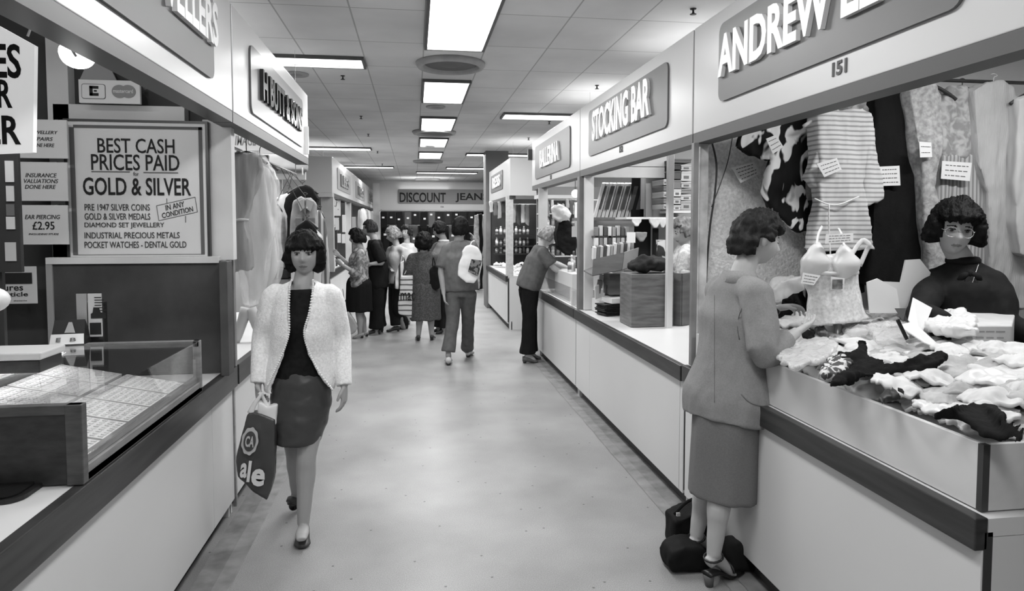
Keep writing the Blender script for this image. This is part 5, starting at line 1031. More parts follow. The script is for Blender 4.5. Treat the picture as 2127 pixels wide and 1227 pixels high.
# shelf with leaning hosiery packets
sq = P(1232, 452, Y=6.6); sz = sq.z
tag(MB().box(1.62, P(1400, 452, Y=6.6).x, 6.27, 6.85, sz - 0.03, sz).build('shelf_board', WOODM, None), 'wooden shelf carrying the leaning hosiery packets', 'shelf')
for i in range(11):
    u = 1236 + i * 8.0; q = P(u, 452, Y=6.55); r = random.Random(i)
    hh = 0.36; t_ = thing('hosiery_packet', 'white hosiery packet leaning on the shelf, %s from the left' % ['first', 'second', 'third', 'fourth', 'fifth', 'sixth', 'seventh', 'eighth', 'ninth', 'tenth', 'last'][i], 'packet', (q.x, 6.6, sz), group='hosiery packets leaning on the shelf')
    ax = Vector((0.93, -0.36, 0)); 
    MB().obox((q.x + 0.055, 6.6 + 0.01 * (i % 2), sz + hh / 2 * 0.97), Vector((0.25, 0.9, 0.1)), Vector((0.9, -0.25, 0)), (0.26, 0, 0.97), 0.12, 0.016, hh / 2).build('packet_body', mat('packet_%d' % (i % 3), [0.74, 0.62, 0.68][i % 3], 0.4, 0.4), t_, bevel=0.003)
    MB().obox((q.x + 0.055 + 0.02 * (i % 2), 6.6 - 0.14, sz + hh / 2 * 0.97 + 0.02), Vector((0.25, 0.9, 0.1)), Vector((0.9, -0.25, 0)), (0.26, 0, 0.97), 0.004, 0.010, hh / 3).build('printed_edge', mat('pack_ink', 0.06, 0.5, 0.3), t_)
def panel_px(name, lab, q_, Y, m, th=0.02, cat='panel', group=None):
    a, b, c, d = pq(*q_, Y); return tag(MB().box(a, b, Y, Y + th, c, d).build(name, m, None), lab, cat, group)
panel_px('black_display_board', 'black board beside the hosiery packets in the stocking shop', (1312, 366, 1338, 450), 6.46, mat('black_board', 0.008, 0.6, 0.2))
panel_px('white_display_board', 'blank white board beside the black board in the stocking shop', (1331, 366, 1377, 434), 6.439, CARD)
# boxes on shelves at the right
BX = [(1400, 330, 1436, 338, 0.1), (1400, 340, 1416, 352, 0.05), (1414, 342, 1438, 354, 0.35), (1400, 355, 1416, 372, 0.08), (1414, 356, 1438, 376, 0.42), (1399, 374, 1416, 392, 0.16), (1414, 378, 1438, 390, 0.38), (1399, 393, 1415, 408, 0.5), (1414, 392, 1438, 402, 0.2), (1399, 410, 1414, 424, 0.42), (1414, 404, 1438, 416, 0.45), (1399, 426, 1414, 436, 0.5), (1414, 418, 1438, 436, 0.36),
      (1378, 372, 1386, 384, 0.4), (1378, 386, 1386, 396, 0.15), (1378, 398, 1386, 410, 0.42), (1378, 412, 1386, 422, 0.2), (1378, 424, 1386, 434, 0.45)]
ordn0 = ['top', 'second', 'third', 'fourth', 'fifth', 'sixth', 'seventh', 'eighth', 'ninth', 'tenth', 'eleventh', 'twelfth', 'lowest']
for i, (u0, v0, u1, v1, g) in enumerate(BX):
    a, b, c, d = pq(u0, v0, u1, v1, 5.9)
    bb = thing('shoe_box', '%s cardboard box on the stocking shop shelves, %s in the %s stack' % ('dark' if g < 0.12 else 'grey' if g < 0.3 else 'pale', ordn0[i if i < 13 else i - 13], 'right-hand' if i < 13 else 'narrow middle'), 'box', ((a + b) / 2, 5.9, c), group='cardboard boxes on the stocking shop shelves')
    MB().box(a + 0.002, b - 0.002, 5.9, 6.2, c + 0.002, d - 0.012).build('box_body', mat('carton_%d' % int(g * 100), g, 0.7, 0.15), bb); MB().box(a, b, 5.895, 6.2, d - 0.012, d - 0.001).build('lid', mat('carton_lid_%d' % int(g * 100), g * 1.15, 0.7, 0.15), bb)
    if g > 0.3: MB().box(a + (b - a) * 0.25, a + (b - a) * 0.7, 5.897, 5.9, c + (d - c) * 0.25, c + (d - c) * 0.55).build('box_label', INKG, bb)
for q_, l in (((1396, 437, 1440, 442), 'upper'), ((1300, 451, 1440, 455), 'lower')):
    a, b, c, d = pq(*q_, 5.9); tag(MB().box(a, b, 5.88, 6.22, c, d).build('shelf_board', PAINTW, None), 'white %s shelf of the stocking shop back wall' % l, 'shelf')
# hanging briefs and cards
def brief(u, v, w, h, Y, lab, m=SLIPW):
    return tag(cloth('hanging_briefs', [(u - w / 2, v), (u + w / 2, v), (u + w / 2 - 1, v + h * 0.45), (u + w * 0.12, v + h), (u - w * 0.12, v + h), (u - w / 2 + 1, v + h * 0.45)], Y, m, None, 0.03, (0.006, 10), 0.006, 3), lab, 'briefs', 'briefs hanging in the stocking shop')
brief(1322, 453, 22, 17, 5.87, 'white briefs hanging from the lower shelf, first from the left', LING[1])
brief(1360, 453, 24, 20, 5.87, 'white briefs hanging from the lower shelf, second from the left', LING[1])
brief(1376, 453, 18, 20, 5.875, 'white briefs hanging from the lower shelf, third from the left', LING[1])
brief(1332, 482, 24, 20, 5.8, 'grey briefs hanging below the white ones', mat('grey_briefs', 0.22, 0.8, 0.1))
panel_px('price_sheet', 'white card hanging among the briefs', (1302, 482, 1320, 504), 5.7, CARD, 0.004, 'card')
panel_px('dark_hanging', 'black tights hanging behind the briefs', (1318, 455, 1352, 536), 6.05, mat('black_board', 0.008, 0.6, 0.2), 0.02, 'hosiery')
panel_px('dark_hanging', 'second bunch of black tights hanging right of the first', (1356, 474, 1368, 540), 6.0, mat('black_board', 0.008, 0.6, 0.2), 0.02, 'hosiery')
panel_px('print_bag', 'pale patterned bag hanging beside the white post', (1366, 498, 1382, 540), 5.8, blotch('poster_print', 0.04, 0.6, 9, 0.47), 0.05, 'bag')
# wooden drawer tilted on the display
dq = [P(1230, 572, Y=5.75), P(1232, 538, Y=5.75), P(1296, 524, Y=5.6), P(1292, 560, Y=5.6), P(1326, 514, Y=5.75), P(1322, 548, Y=5.75)]
dw = thing('tilted_drawer', 'tilted brown wooden drawer of packets in the stocking shop', 'drawer', dq[0])
slab([dq[0], dq[3], dq[2], dq[1]], Vector((-0.3, -1, 0)), 0.012).build('front_board', WB, dw); slab([dq[3], dq[5], dq[4], dq[2]], Vector((0.6, -1, 0)), 0.012).build('side_board', mat('plywood_pale', 0.24, 0.6, 0.25, noise=(3, 0.2)), dw)
slab([dq[0], dq[3], dq[5], dq[5] + Vector((-0.2, 0.3, 0)), dq[0] + Vector((0, 0.3, 0.02))], Z_, 0.012).build('drawer_floor', WB, dw)
PKG = [0.65, 0.2, 0.5, 0.08, 0.72, 0.35]
for i in range(12):
    u = 1234 + i * 7; q = P(u, 530 - i * 1.0, Y=5.95); r = random.Random(i + 9)
    o = MB().obox((q.x, 5.95, q.z + 0.02), (1, 0, 0), (0, 1, 0.2), (0, -0.2, 1), 0.014, 0.03, 0.05 + 0.02 * r.random()).build('hosiery_packet', mat('pk_%d' % (i % 6), PKG[i % 6], 0.5, 0.3), None, bevel=0.003)
    tag(o, 'small hosiery packet standing in the tilted drawer, %s from the left' % ['first', 'second', 'third', 'fourth', 'fifth', 'sixth', 'seventh', 'eighth', 'ninth', 'tenth', 'eleventh', 'last'][i], 'packet', 'packets standing in the tilted drawer')
for row, (v, Y, n) in enumerate(((508, 6.05, 9), (486, 6.08, 8))):
    a, b, c, d = pq(1232, v + 2, 1312, v + 5, Y); tag(MB().box(a, b, Y - 0.06, Y + 0.06, c - 0.01, c + 0.005).build('shelf_board', STEELD, None), 'thin dark shelf of small packs in the stocking shop, %s' % ('lower', 'upper')[row], 'shelf')
    for i in range(n):
        q = P(1238 + i * 9, v, Y=Y); r = random.Random(i * 5 + row)
        o = MB().box(q.x - 0.016, q.x + 0.016, Y - 0.03, Y + 0.03, c + 0.006, c + 0.085 + 0.02 * r.random()).build('small_pack', mat('pk_%d' % ((i + row) % 6), PKG[(i + row) % 6], 0.5, 0.3), None, bevel=0.003)
        tag(o, 'small pack on the %s dark shelf of the stocking shop, %s from the left' % (('lower', 'upper')[row], ['first', 'second', 'third', 'fourth', 'fifth', 'sixth', 'seventh', 'eighth', 'ninth'][i]), 'pack', 'small packs on the dark shelves')
lq = []
for i in range(10):
    r = random.Random(i + 70); q = P(1240 + i * 7.2, 606 - (i % 3) * 10, Y=5.9)
    o = MB().obox((q.x, 5.9 + 0.05 * (i % 3), q.z), (1, 0.2, r.uniform(-0.3, 0.3)), (0, 1, 0.3), (r.uniform(-0.3, 0.3), -0.3, 1), 0.022, 0.012, 0.065).build('hosiery_packet', mat('pk_%d' % (i % 6), PKG[i % 6], 0.5, 0.3), None, bevel=0.003)
    tag(o, 'loose hosiery packet below the tilted drawer, %s from the left' % ['first', 'second', 'third', 'fourth', 'fifth', 'sixth', 'seventh', 'eighth', 'ninth', 'last'][i], 'packet', 'loose packets below the tilted drawer')
a, b, c, d = pq(1228, 556, 1330, 640, 5.98)
tag(MB().box(1.64, b, 5.86, 6.12, 0.847, P(1240, 612, Y=5.9).z - 0.05).build('display_step', WHITE, None), 'white display step under the loose packets in the stocking shop', 'stand')
panel_px('brown_box', 'brown box beside the loose packets, left of the wooden screen', (1266, 570, 1300, 612), 5.8, WB, 0.2, 'box')
lie_b = tag(soft('dark_cloth_heap', MB().ball(P(1345, 548, Y=5.2), 0.16, 0.10, 0.07, 10), mat('dark_knit', 0.03, 0.9, 0.1, noise=(10, 0.4)), None, 0.012, 3, (0.03, 12)), 'dark heap of knitwear behind the wooden box screen', 'clothes')
tag(MB().box(P(1300, 560, Y=5.2).x, P(1385, 560, Y=5.2).x, 5.05, 5.35, 0.848, P(1345, 562, Y=5.2).z - 0.02).build('inner_stand', WOODM, None), 'wooden stand behind the wooden box screen', 'stand')
# ================================================================== THIRD STALL
bott0 = None
def bottle(x, y, z, h, r, lab, grp, k):
    global bott0
    g = [0.7, 0.55, 0.3, 0.65, 0.12][k % 5]
    t = thing('bottle', lab, 'bottle', (x, y, z), group=grp)
    MB().lathe((0, 0, 0), [(r, 0), (r, h * 0.68), (r * 0.5, h * 0.78), (r * 0.45, h * 0.8)], 12).build('bottle_body', mat('bottle_%d' % (k % 5), g, 0.35, 0.4), t, True, True)
    MB().lathe((0, 0, 0), [(r * 0.55, h * 0.8), (r * 0.5, h)], 10).build('cap', mat('cap_%d' % (k % 2), [0.08, 0.6][k % 2], 0.4, 0.4), t, True, True)
    MB().lathe((0, 0, 0), [(r * 1.02, h * 0.2), (r * 1.02, h * 0.55)], 12).build('label_band', mat('band_%d' % (k % 3), [0.15, 0.75, 0.4][k % 3], 0.5, 0.3), t, True, True)
ordn = ['first', 'second', 'third', 'fourth', 'fifth', 'sixth', 'seventh', 'eighth', 'ninth', 'tenth', 'eleventh', 'twelfth']
tag(MB().box(1.66, 2.15, 7.0, 7.9, 0.847, 1.12).build('display_step', WHITE, None), 'white display step on the third stall counter', 'stand')
for i in range(11):
    q = P(1128 + i * 6.4, 560, Y=7.3); bottle(1.70 + 0.04 * i, 7.3 + 0.07 * (i % 3), 1.121, 0.15 + 0.04 * (i % 3), 0.022, 'toiletry bottle on the display step of the third right stall, %s from the left' % ordn[i], 'toiletry bottles on the third stall counter', i)
for i in range(12):
    r = random.Random(i + 11); x = 1.62 + 0.035 * i; y = 6.75 + r.uniform(-0.15, 0.15)
    o = MB().obox((x, y, 0.90 + 0.02 * (i % 3)), (1, r.uniform(-0.6, 0.6), r.uniform(-0.3, 0.3)), (0, 1, 0.2), (0, -0.2, 1), 0.03, 0.02, 0.045).build('small_pack', mat('pk_%d' % (i % 6), PKG[i % 6], 0.5, 0.3), None, bevel=0.003)
    tag(o, 'small pack on the counter beside the leaning man\'s hands, %s from the left' % ordn[i], 'pack', 'small packs on the third stall counter')
tag(MB().box(1.535, 2.1, 6.5, 6.52, 0.847, 1.0).build('counter_lip', WHITE, None), 'low white board along the third stall counter', 'board')
MBg = MB().box(1.545, 1.55, 6.3, 8.2, 0.85, 1.02); tag(MBg.build('glass_guard', GLASS, None), 'low glass guard on the third stall counter', 'glass guard')
for row, v in enumerate((470, 440, 500, 528)):
    Y = 8.6; a, b, c, d = pq(1120, v, 1205, v + 3, Y); tag(MB().box(a, b + 0.3, Y - 0.1, Y + 0.19, c - 0.012, c).build('shelf_board', PAINTW, None), 'white shelf at the far end of the third right stall, %s' % ('second', 'top', 'third', 'bottom')[row], 'shelf')
    for i in range(9):
        bottle(a + 0.05 + i * 0.066, Y, c + 0.001, 0.11 + 0.05 * ((i + row) % 3) / 2, 0.022, 'toiletry bottle on the %s shelf of the third right stall, %s from the left' % (('second', 'top', 'third', 'bottom')[row], ordn[i]), 'bottles on the third stall shelves', i + row * 2)
panel_px('header_strip', 'white strip light housing across the third right stall', (1118, 405, 1205, 412), 8.5, PAINTW, 0.29, 'board')
q = P(1195, 402, Y=7.4); tg = thing('globe_lamp', 'small white globe lamp hanging in the third right stall', 'lamp', q)
MB().ball(q, 0.045, n=10).build('globe', mat('globe_white', 0.85, 0.3, 0.4, emit=1.0), tg, True); MB().tube([q + Z_ * 0.04, (q.x, q.y, 2.62)], 0.004, 6).build('cord', STEELD, tg)
tag(cloth('plastic_bag', [(1146, 432), (1160, 424), (1176, 430), (1186, 444), (1178, 456), (1162, 462), (1148, 452)], 7.6, film_mat('pale_bag', 0.8, 0.55, 0.3), None, 0.14, (0.02, 10)), 'pale plastic bag hanging inside the third right stall', 'bag')
tag(cloth('dark_blouse', [(1158, 462), (1176, 456), (1190, 470), (1196, 500), (1190, 532), (1172, 528), (1156, 512), (1152, 484)], 7.7, BLACKC, None, 0.16, (0.015, 8)), 'dark top hanging below the pale plastic bag', 'top')
panel_px('hanging_card', 'white card hanging at the right of the third stall', (1188, 470, 1200, 492), 7.2, CARD, 0.01, 'card')
panel_px('hanging_card', 'lower white card hanging at the right of the third stall', (1194, 456, 1202, 470), 7.1, CARD, 0.01, 'card')
# ================================================================== FAR RIGHT STALL
sx0, sx1 = 1.62, 2.35
for row, v in enumerate((487, 510, 526)):
    Y = 12.9; c = P(1045, v, Y=Y).z
    tag(MB().box(sx0 - 0.1, sx1, Y - 0.12, Y + 0.2, c - 0.02, c).build('shelf_board', mat('dark_shelf', 0.02, 0.5, 0.3), None), 'dark shelf of bottles in the far right stall, %s' % ['top', 'middle', 'bottom'][row], 'shelf')
    for i in range(9):
        bottle(sx0 - 0.05 + i * 0.075, Y, c + 0.001, 0.13 + 0.03 * ((i + row) % 2), 0.028, 'bottle on the %s dark shelf of the far right stall, %s from the left' % (['top', 'middle', 'bottom'][row], ordn[i]), 'bottles on the dark shelves of the far right stall', i + row)
for i in range(24):
    r = random.Random(i + 90); x = 1.5 + 0.75 * r.random(); y = 10.6 + 2.3 * r.random()
    o = bpy.data.objects.new('soap_pack', base[i % 8]); COL.objects.link(o); o.location = (x, y, 0.895); o.scale = (0.5, 0.5, 1.0); o.rotation_euler = (0, 0, r.uniform(0, 6))
    tag(o, 'small pale wrapped item heaped on the far right stall counter', 'pack', 'wrapped items heaped on the far right counter')
GOODS = [(1126, 418, 8, 26), (1137, 416, 7, 34), (1147, 414, 6, 22), (1186, 416, 8, 30), (1196, 420, 7, 40), (1178, 414, 6, 18)]
for i, (u, v, w, h) in enumerate(GOODS):
    tag(cloth('hanging_packet', [(u - w / 2, v), (u + w / 2, v), (u + w / 2 + 1, v + h), (u - w / 2, v + h)], 8.3, mat('pk_%d' % (i % 6), PKG[i % 6], 0.5, 0.3), None, 0.04, (0.008, 9), 0.010, 3), 'packet hanging high inside the third right stall, %s' % ordn[i], 'packet', 'packets hanging in the third right stall')
tag(MB().tube([(1.58, 8.3, P(1130, 415, Y=8.3).z), (3.3, 8.3, P(1130, 415, Y=8.3).z)], 0.008, 8).build('hanging_rail', ALU, None, True), 'thin rail carrying packets inside the third right stall', 'rail')
tag(MB().tube([(1.5, 11.6, 2.0), (2.46, 11.6, 2.0)], 0.008, 8).build('hanging_rail', ALU, None, True), 'thin rail under the far right sign board', 'rail')
for i in range(5):
    u = 1020 + i * 8.5; q = P(u, 420, Y=11.6)
    tag(cloth('hanging_packet', [(u - 4, 418), (u + 4, 418), (u + 5, 440 + 6 * (i % 3)), (u - 3, 442 + 6 * (i % 3))], 11.6, mat('pk_%d' % (i % 6), PKG[i % 6], 0.5, 0.3), None, 0.04, (0.01, 8), 0.012, 3), 'pale packet hanging under the far right sign board, %s from the left' % ordn[i], 'packet', 'packets hanging in the far right stall')
for i in range(4):
    u = 1068 + i * 9; tag(cloth('hanging_packet', [(u - 4, 426), (u + 4, 424), (u + 4, 462 + 8 * (i % 2)), (u - 4, 464)], 10.9, mat('pk_%d' % ((i + 2) % 6), PKG[(i + 2) % 6], 0.5, 0.3), None, 0.05, (0.01, 8), 0.012, 3), 'packet hanging behind the front corner post of the far right stall, %s' % ordn[i], 'packet', 'packets hanging behind the corner post')
panel_px('header_strip', 'thin bracket board hanging at the right stall end return', (1097, 310, 1110, 332), JC - 0.02, STEELD, 0.05, 'bracket')
# hanging clothes right of the end aisle
for i in range(3):
    u = 990 + i * 6; tag(cloth('hanging_garment', [(u - 5, 446), (u + 5, 444), (u + 6, 560), (u + 6, 600), (u - 6, 600)], 16.5 + 0.4 * i, [mat('mid_cloth', 0.30, 0.8, 0.1), BLACKC, mat('pale_shirt', 0.48, 0.8, 0.1)][i], None, 0.12, (0.03, (6, 6, 2)), 0.02, 3), 'long garment hanging beside the dark column, %s from the left' % ordn[i], 'garment', 'garments hanging beside the column')
# ================================================================== PEOPLE
SKIN = [mat('skin_mid', 0.34, 0.5, 0.3, noise=(6, 0.06)), mat('skin_light', 0.44, 0.5, 0.3, noise=(6, 0.06)), mat('skin_dim', 0.26, 0.5, 0.3, noise=(6, 0.06))]
LIPS = [mat('lips_mid', 0.15, 0.4, 0.4), mat('lips_light', 0.20, 0.4, 0.4), mat('lips_dim', 0.14, 0.4, 0.4)]
BROW = mat('brow_hair', 0.03, 0.8, 0.1)
EYEW = mat('eye_white', 0.3, 0.2, 0.5); IRIS = mat('iris', 0.01, 0.15, 0.6)
def hair_mat(key, g): return mat(key, g, 0.6, 0.14, noise=(30, 0.5, 3, (1, 1, 0.25)), bump=(55, 0.9, (1, 1, 0.22)))
HBLACK, HBROWN, HFAIR, HGREY = hair_mat('hair_black', 0.006), hair_mat('hair_brown', 0.022), hair_mat('hair_fair', 0.22), hair_mat('hair_grey', 0.15)
def frame(f, up=Z_):
    f = Vector(f).normalized(); r = f.cross(Vector(up)).normalized(); u = r.cross(f).normalized(); return r, f, u
def gs(v, s): return math.exp(-(v / s) ** 2)
def head_local(dx, dy, dz):
    t = max(0.0, -dz)
    x = 0.074 * dx * (1 - 0.30 * t ** 1.6); z = 0.113 * dz
    y = (0.092 if dy > 0 else 0.098) * dy
    if dy < 0: y *= 1 - 0.42 * t
    else: y = 0.092 * dy * (1 - 0.10 * t ** 2) + 0.010 * t * dy
    if dy > 0.15:
        w = min(1, (dy - 0.15) * 2.5)
        nz = 0.0
        if -0.046 < z < 0.022: nz = 0.029 * min(1, max(0, (0.022 - z) / 0.048)) ** 1.1 * (1 if z > -0.030 else max(0, (z + 0.046) / 0.016))
        y += w * nz * gs(x, 0.0105 + 0.004 * max(0, -z / 0.03))
        y -= w * 0.014 * (gs(abs(x) - 0.031, 0.016) * gs(z - 0.006, 0.012))
        y += w * 0.004 * gs(abs(x) - 0.028, 0.022) * gs(z - 0.028, 0.009)
        y += w * 0.010 * gs(x, 0.024) * gs(z + 0.062, 0.014) - w * 0.006 * gs(x, 0.02) * gs(z + 0.062, 0.003)
        y += w * 0.013 * gs(x, 0.024) * gs(z + 0.098, 0.015) - w * 0.003 * gs(x, 0.02) * gs(z + 0.079, 0.007)
        y += w * 0.004 * gs(abs(x) - 0.042, 0.018) * gs(z + 0.022, 0.02)
    return x, y, z
def head_mb(mb, c, f, u=Z_, s=1.0, nt=44, npn=56):
    r, f, u = frame(f, u); R = []
    for i in range(nt + 1):
        th = math.pi * (i + 0.15) / (nt + 0.3); ring = []
        for k in range(npn):
            a = 2 * math.pi * k / npn; x, y, z = head_local(math.sin(th) * math.cos(a), math.sin(th) * math.sin(a), -math.cos(th))
            ring.append(c + (r * x + f * y + u * z) * s)
        R.append(ring)
    mb.rings(R)
    for sd in (-1, 1):
        M = Matrix((r, f, u)).transposed()
        mb.ball(c + (r * (0.073 * sd) - f * 0.012 - u * 0.006) * s, 0.011 * s, 0.017 * s, 0.030 * s, 8, M)
    return mb
def hair_obj(parent, c, f, m, u=Z_, s=1.0, top=0.022, side=0.020, back=0.024, fringe=0.050, face=0.056, low=-0.04, front_low=None, puff=0.006, freq=26, fine=0.004, jag=0.012, seed=0.0, name='hair', side_low=None):
    """shell of hair around the head, open over the face"""
    r, f, u = frame(f, u); R = []; nt, npn = 64, 96
    for i in range(nt + 1):
        th = math.pi * (i + 0.15) / (nt + 0.3); ring = []
        for k in range(npn):
            a = 2 * math.pi * k / npn; dx, dy, dz = math.sin(th) * math.cos(a), math.sin(th) * math.sin(a), -math.cos(th)
            x = 0.074 * dx; z = 0.113 * dz; y = (0.092 if dy > 0 else 0.098) * dy
            d = Vector((dx, dy, dz)); t_ = top * max(0, dz) ** 2 + side * dx * dx + (back if dy < 0 else top * 0.8) * dy * dy
            if dz < 0: t_ += (side * dx * dx + back * max(0, -dy) ** 2) * (-dz) * 1.2
            n1 = mnoise.noise(Vector((dx * 4 + seed, dy * 4, dz * 3))); n2 = mnoise.noise(Vector((dx * freq + seed, dy * freq, dz * freq * 0.28)))
            t_ += puff * n1 + fine * n2
            # distance to openings, in metres: face and underside
            jg = jag * mnoise.noise(Vector((x * 120 + seed, y * 40, 0)))
            fz = fringe + jg
            face_in = min(face - abs(x), fz - z, y - 0.005) if y > 0.005 else -0.02
            lo = low + 0.6 * jg if y < 0.03 else (front_low if front_low is not None else low) + 0.6 * jg
            if side_low is not None and -0.035 < y < 0.045: lo = max(lo, side_low + 0.6 * jg)
            under = lo - z
            k_ = max(face_in, under)
            w = min(1, max(0, (k_ + 0.006) / 0.012)); t2 = t_ * (1 - w) - 0.022 * w
            n_ = Vector((dx / 0.074, dy / 0.095, dz / 0.113)).normalized()
            p = Vector((x, y, z)) + n_ * t2
            ring.append(c + (r * p.x + f * p.y + u * p.z) * s)
        R.append(ring)
    return MB().rings(R).build(name, m, parent, True)
def eyes(parent, c, f, u=Z_, s=1.0, look=0.0, open_=0.0062):
    r, f, u = frame(f, u)
    for sd in (-1, 1):
        e = c + (r * (0.031 * sd) + f * 0.0735 + u * 0.006) * s
        M = Matrix((r, f, u)).transposed()
        o = MB().ball(e, 0.0125 * s, 0.011 * s, open_ * s, 10, M).build('eye', EYEW, parent, True)
        MB().ball(e + (f * 0.0072 + r * look) * s, 0.0066 * s, 0.0055 * s, min(0.0066, open_ + 0.0006) * s, 8, M).build('iris', IRIS, o, True)
def hand_mb(mb, w, fd, pn, thumb, s=1.0, curl=0.5, spread=0.06, curls=None, seg=8):
    """w: wrist, fd: finger direction, pn: the way the palm faces, thumb: side the thumb is on"""
    fd = Vector(fd).normalized(); pn = Vector(pn); pn = (pn - fd * fd.dot(pn)).normalized(); l = fd.cross(pn)
    if l.dot(Vector(thumb)) < 0: l = -l          # l points to the thumb side
    mb.tube([w - fd * 0.02 * s, w + fd * 0.015 * s, w + fd * 0.05 * s, w + fd * 0.088 * s], [(0.024 * s, 0.018 * s), (0.027 * s, 0.017 * s), (0.038 * s, 0.016 * s), (0.038 * s, 0.012 * s)], 14, facing=pn, sub=3)
    L = [0.070, 0.080, 0.074, 0.058]
    for i in range(4):
        b = w + (fd * (0.084 - 0.004 * abs(i - 1.3)) + l * (0.029 - 0.0195 * i)) * s; ang = spread * (1.5 - i)
        d = (fd * math.cos(ang) + l * math.sin(ang)).normalized(); c_ = curls[i] if curls else curl * (0.9 + 0.12 * i); pts = [b - d * 0.02 * s, b]; p = b; a = 0.0
        for j, fr_ in enumerate((0.45, 0.30, 0.25)):
            a += c_ * (0.75 if j == 0 else 1.0)
            p = p + (d * math.cos(a) + pn * math.sin(a)) * (L[i] * fr_ * s); pts.append(p)
        mb.tube(pts, [0.0088 * s, 0.0088 * s, 0.0082 * s, 0.0075 * s, 0.0058 * s], seg, sub=2)
    tb = w + (fd * 0.022 + l * 0.024) * s
    td = (fd * 0.72 + l * 0.55 + pn * 0.35 * (0.4 + curl)).normalized(); t2 = (fd * 0.9 + l * 0.12 + pn * 0.35 * (0.4 + curl)).normalized()
    mb.tube([tb - td * 0.015 * s, tb, tb + td * 0.036 * s, tb + td * 0.036 * s + t2 * 0.034 * s], [0.013 * s, 0.0125 * s, 0.0100 * s, 0.0070 * s], seg, sub=2)
def shoe(parent, heel, toe, m, s=1.0, h=0.045, w=0.042, heelh=0.02, name='shoe', top=0.055):
    heel, toe = Vector(heel), Vector(toe); d = (toe - heel); L = d.length; d.normalize()
    mb = MB().tube([heel - d * 0.012 + Z_ * (h * 0.55 + heelh), heel + d * L * 0.2 + Z_ * (h * 0.55 + heelh * 0.9), heel + d * L * 0.5 + Z_ * (h * 0.48 + heelh * 0.5), heel + d * L * 0.78 + Z_ * h * 0.36, toe - d * 0.012 + Z_ * h * 0.28],
                   [(w * 0.62, h * 0.5), (w * 0.75, h * 0.56), (w * 0.82, h * 0.46), (w, h * 0.34), (w * 0.5, h * 0.22)], 14, facing=Z_, sub=3)
    o = mb.build(name, m, parent, True)
    MB().tube([heel + d * 0.015 + Z_ * (heelh + 0.008), heel + d * 0.015 + Z_ * 0.0015], [w * 0.6, w * 0.45], 10).build('heel', mat('heel_dark', 0.03, 0.5, 0.3), o, True)
    return o
def torso_rings(J, g=0.0, lo=-0.06, wide=1.0, waist=1.0, bust=1.0, hipw=1.0):
    pel, nk = J['pel'], J['neck']; ax = (nk - pel); L = ax.length; a = ax / L; s = J['s']
    pts = [pel + a * lo, pel + a * 0.03, pel + a * (L * 0.36), pel + a * (L * 0.66) + J['fwd'] * 0.012, pel + a * (L * 0.86), nk]
    rad = [(0.160 * hipw, 0.108), (0.168 * hipw, 0.116), (0.132 * waist, 0.096 * waist), (0.148, 0.112 * bust), (0.112, 0.078), (0.060, 0.056)]
    return pts, [((x * wide * s + g), (y * wide * s + g)) for x, y in rad]
def joints(spec):
    J = dict(spec); Yb = spec['Y']
    for k, v in list(spec.items()):
        if isinstance(v, tuple) and k not in ('fwd', 'hfwd', 'hup', 'handR', 'handL'):
            J[k] = P(v[0], v[1], Y=Yb + (v[2] if len(v) > 2 else 0.0))
    J['fwd'] = Vector(spec['fwd']).normalized(); J['hfwd'] = Vector(spec.get('hfwd', spec['fwd'])).normalized(); J['s'] = spec.get('s', 1.0); J['hup'] = Vector(spec.get('hup', (0, 0, 1)))
    return J
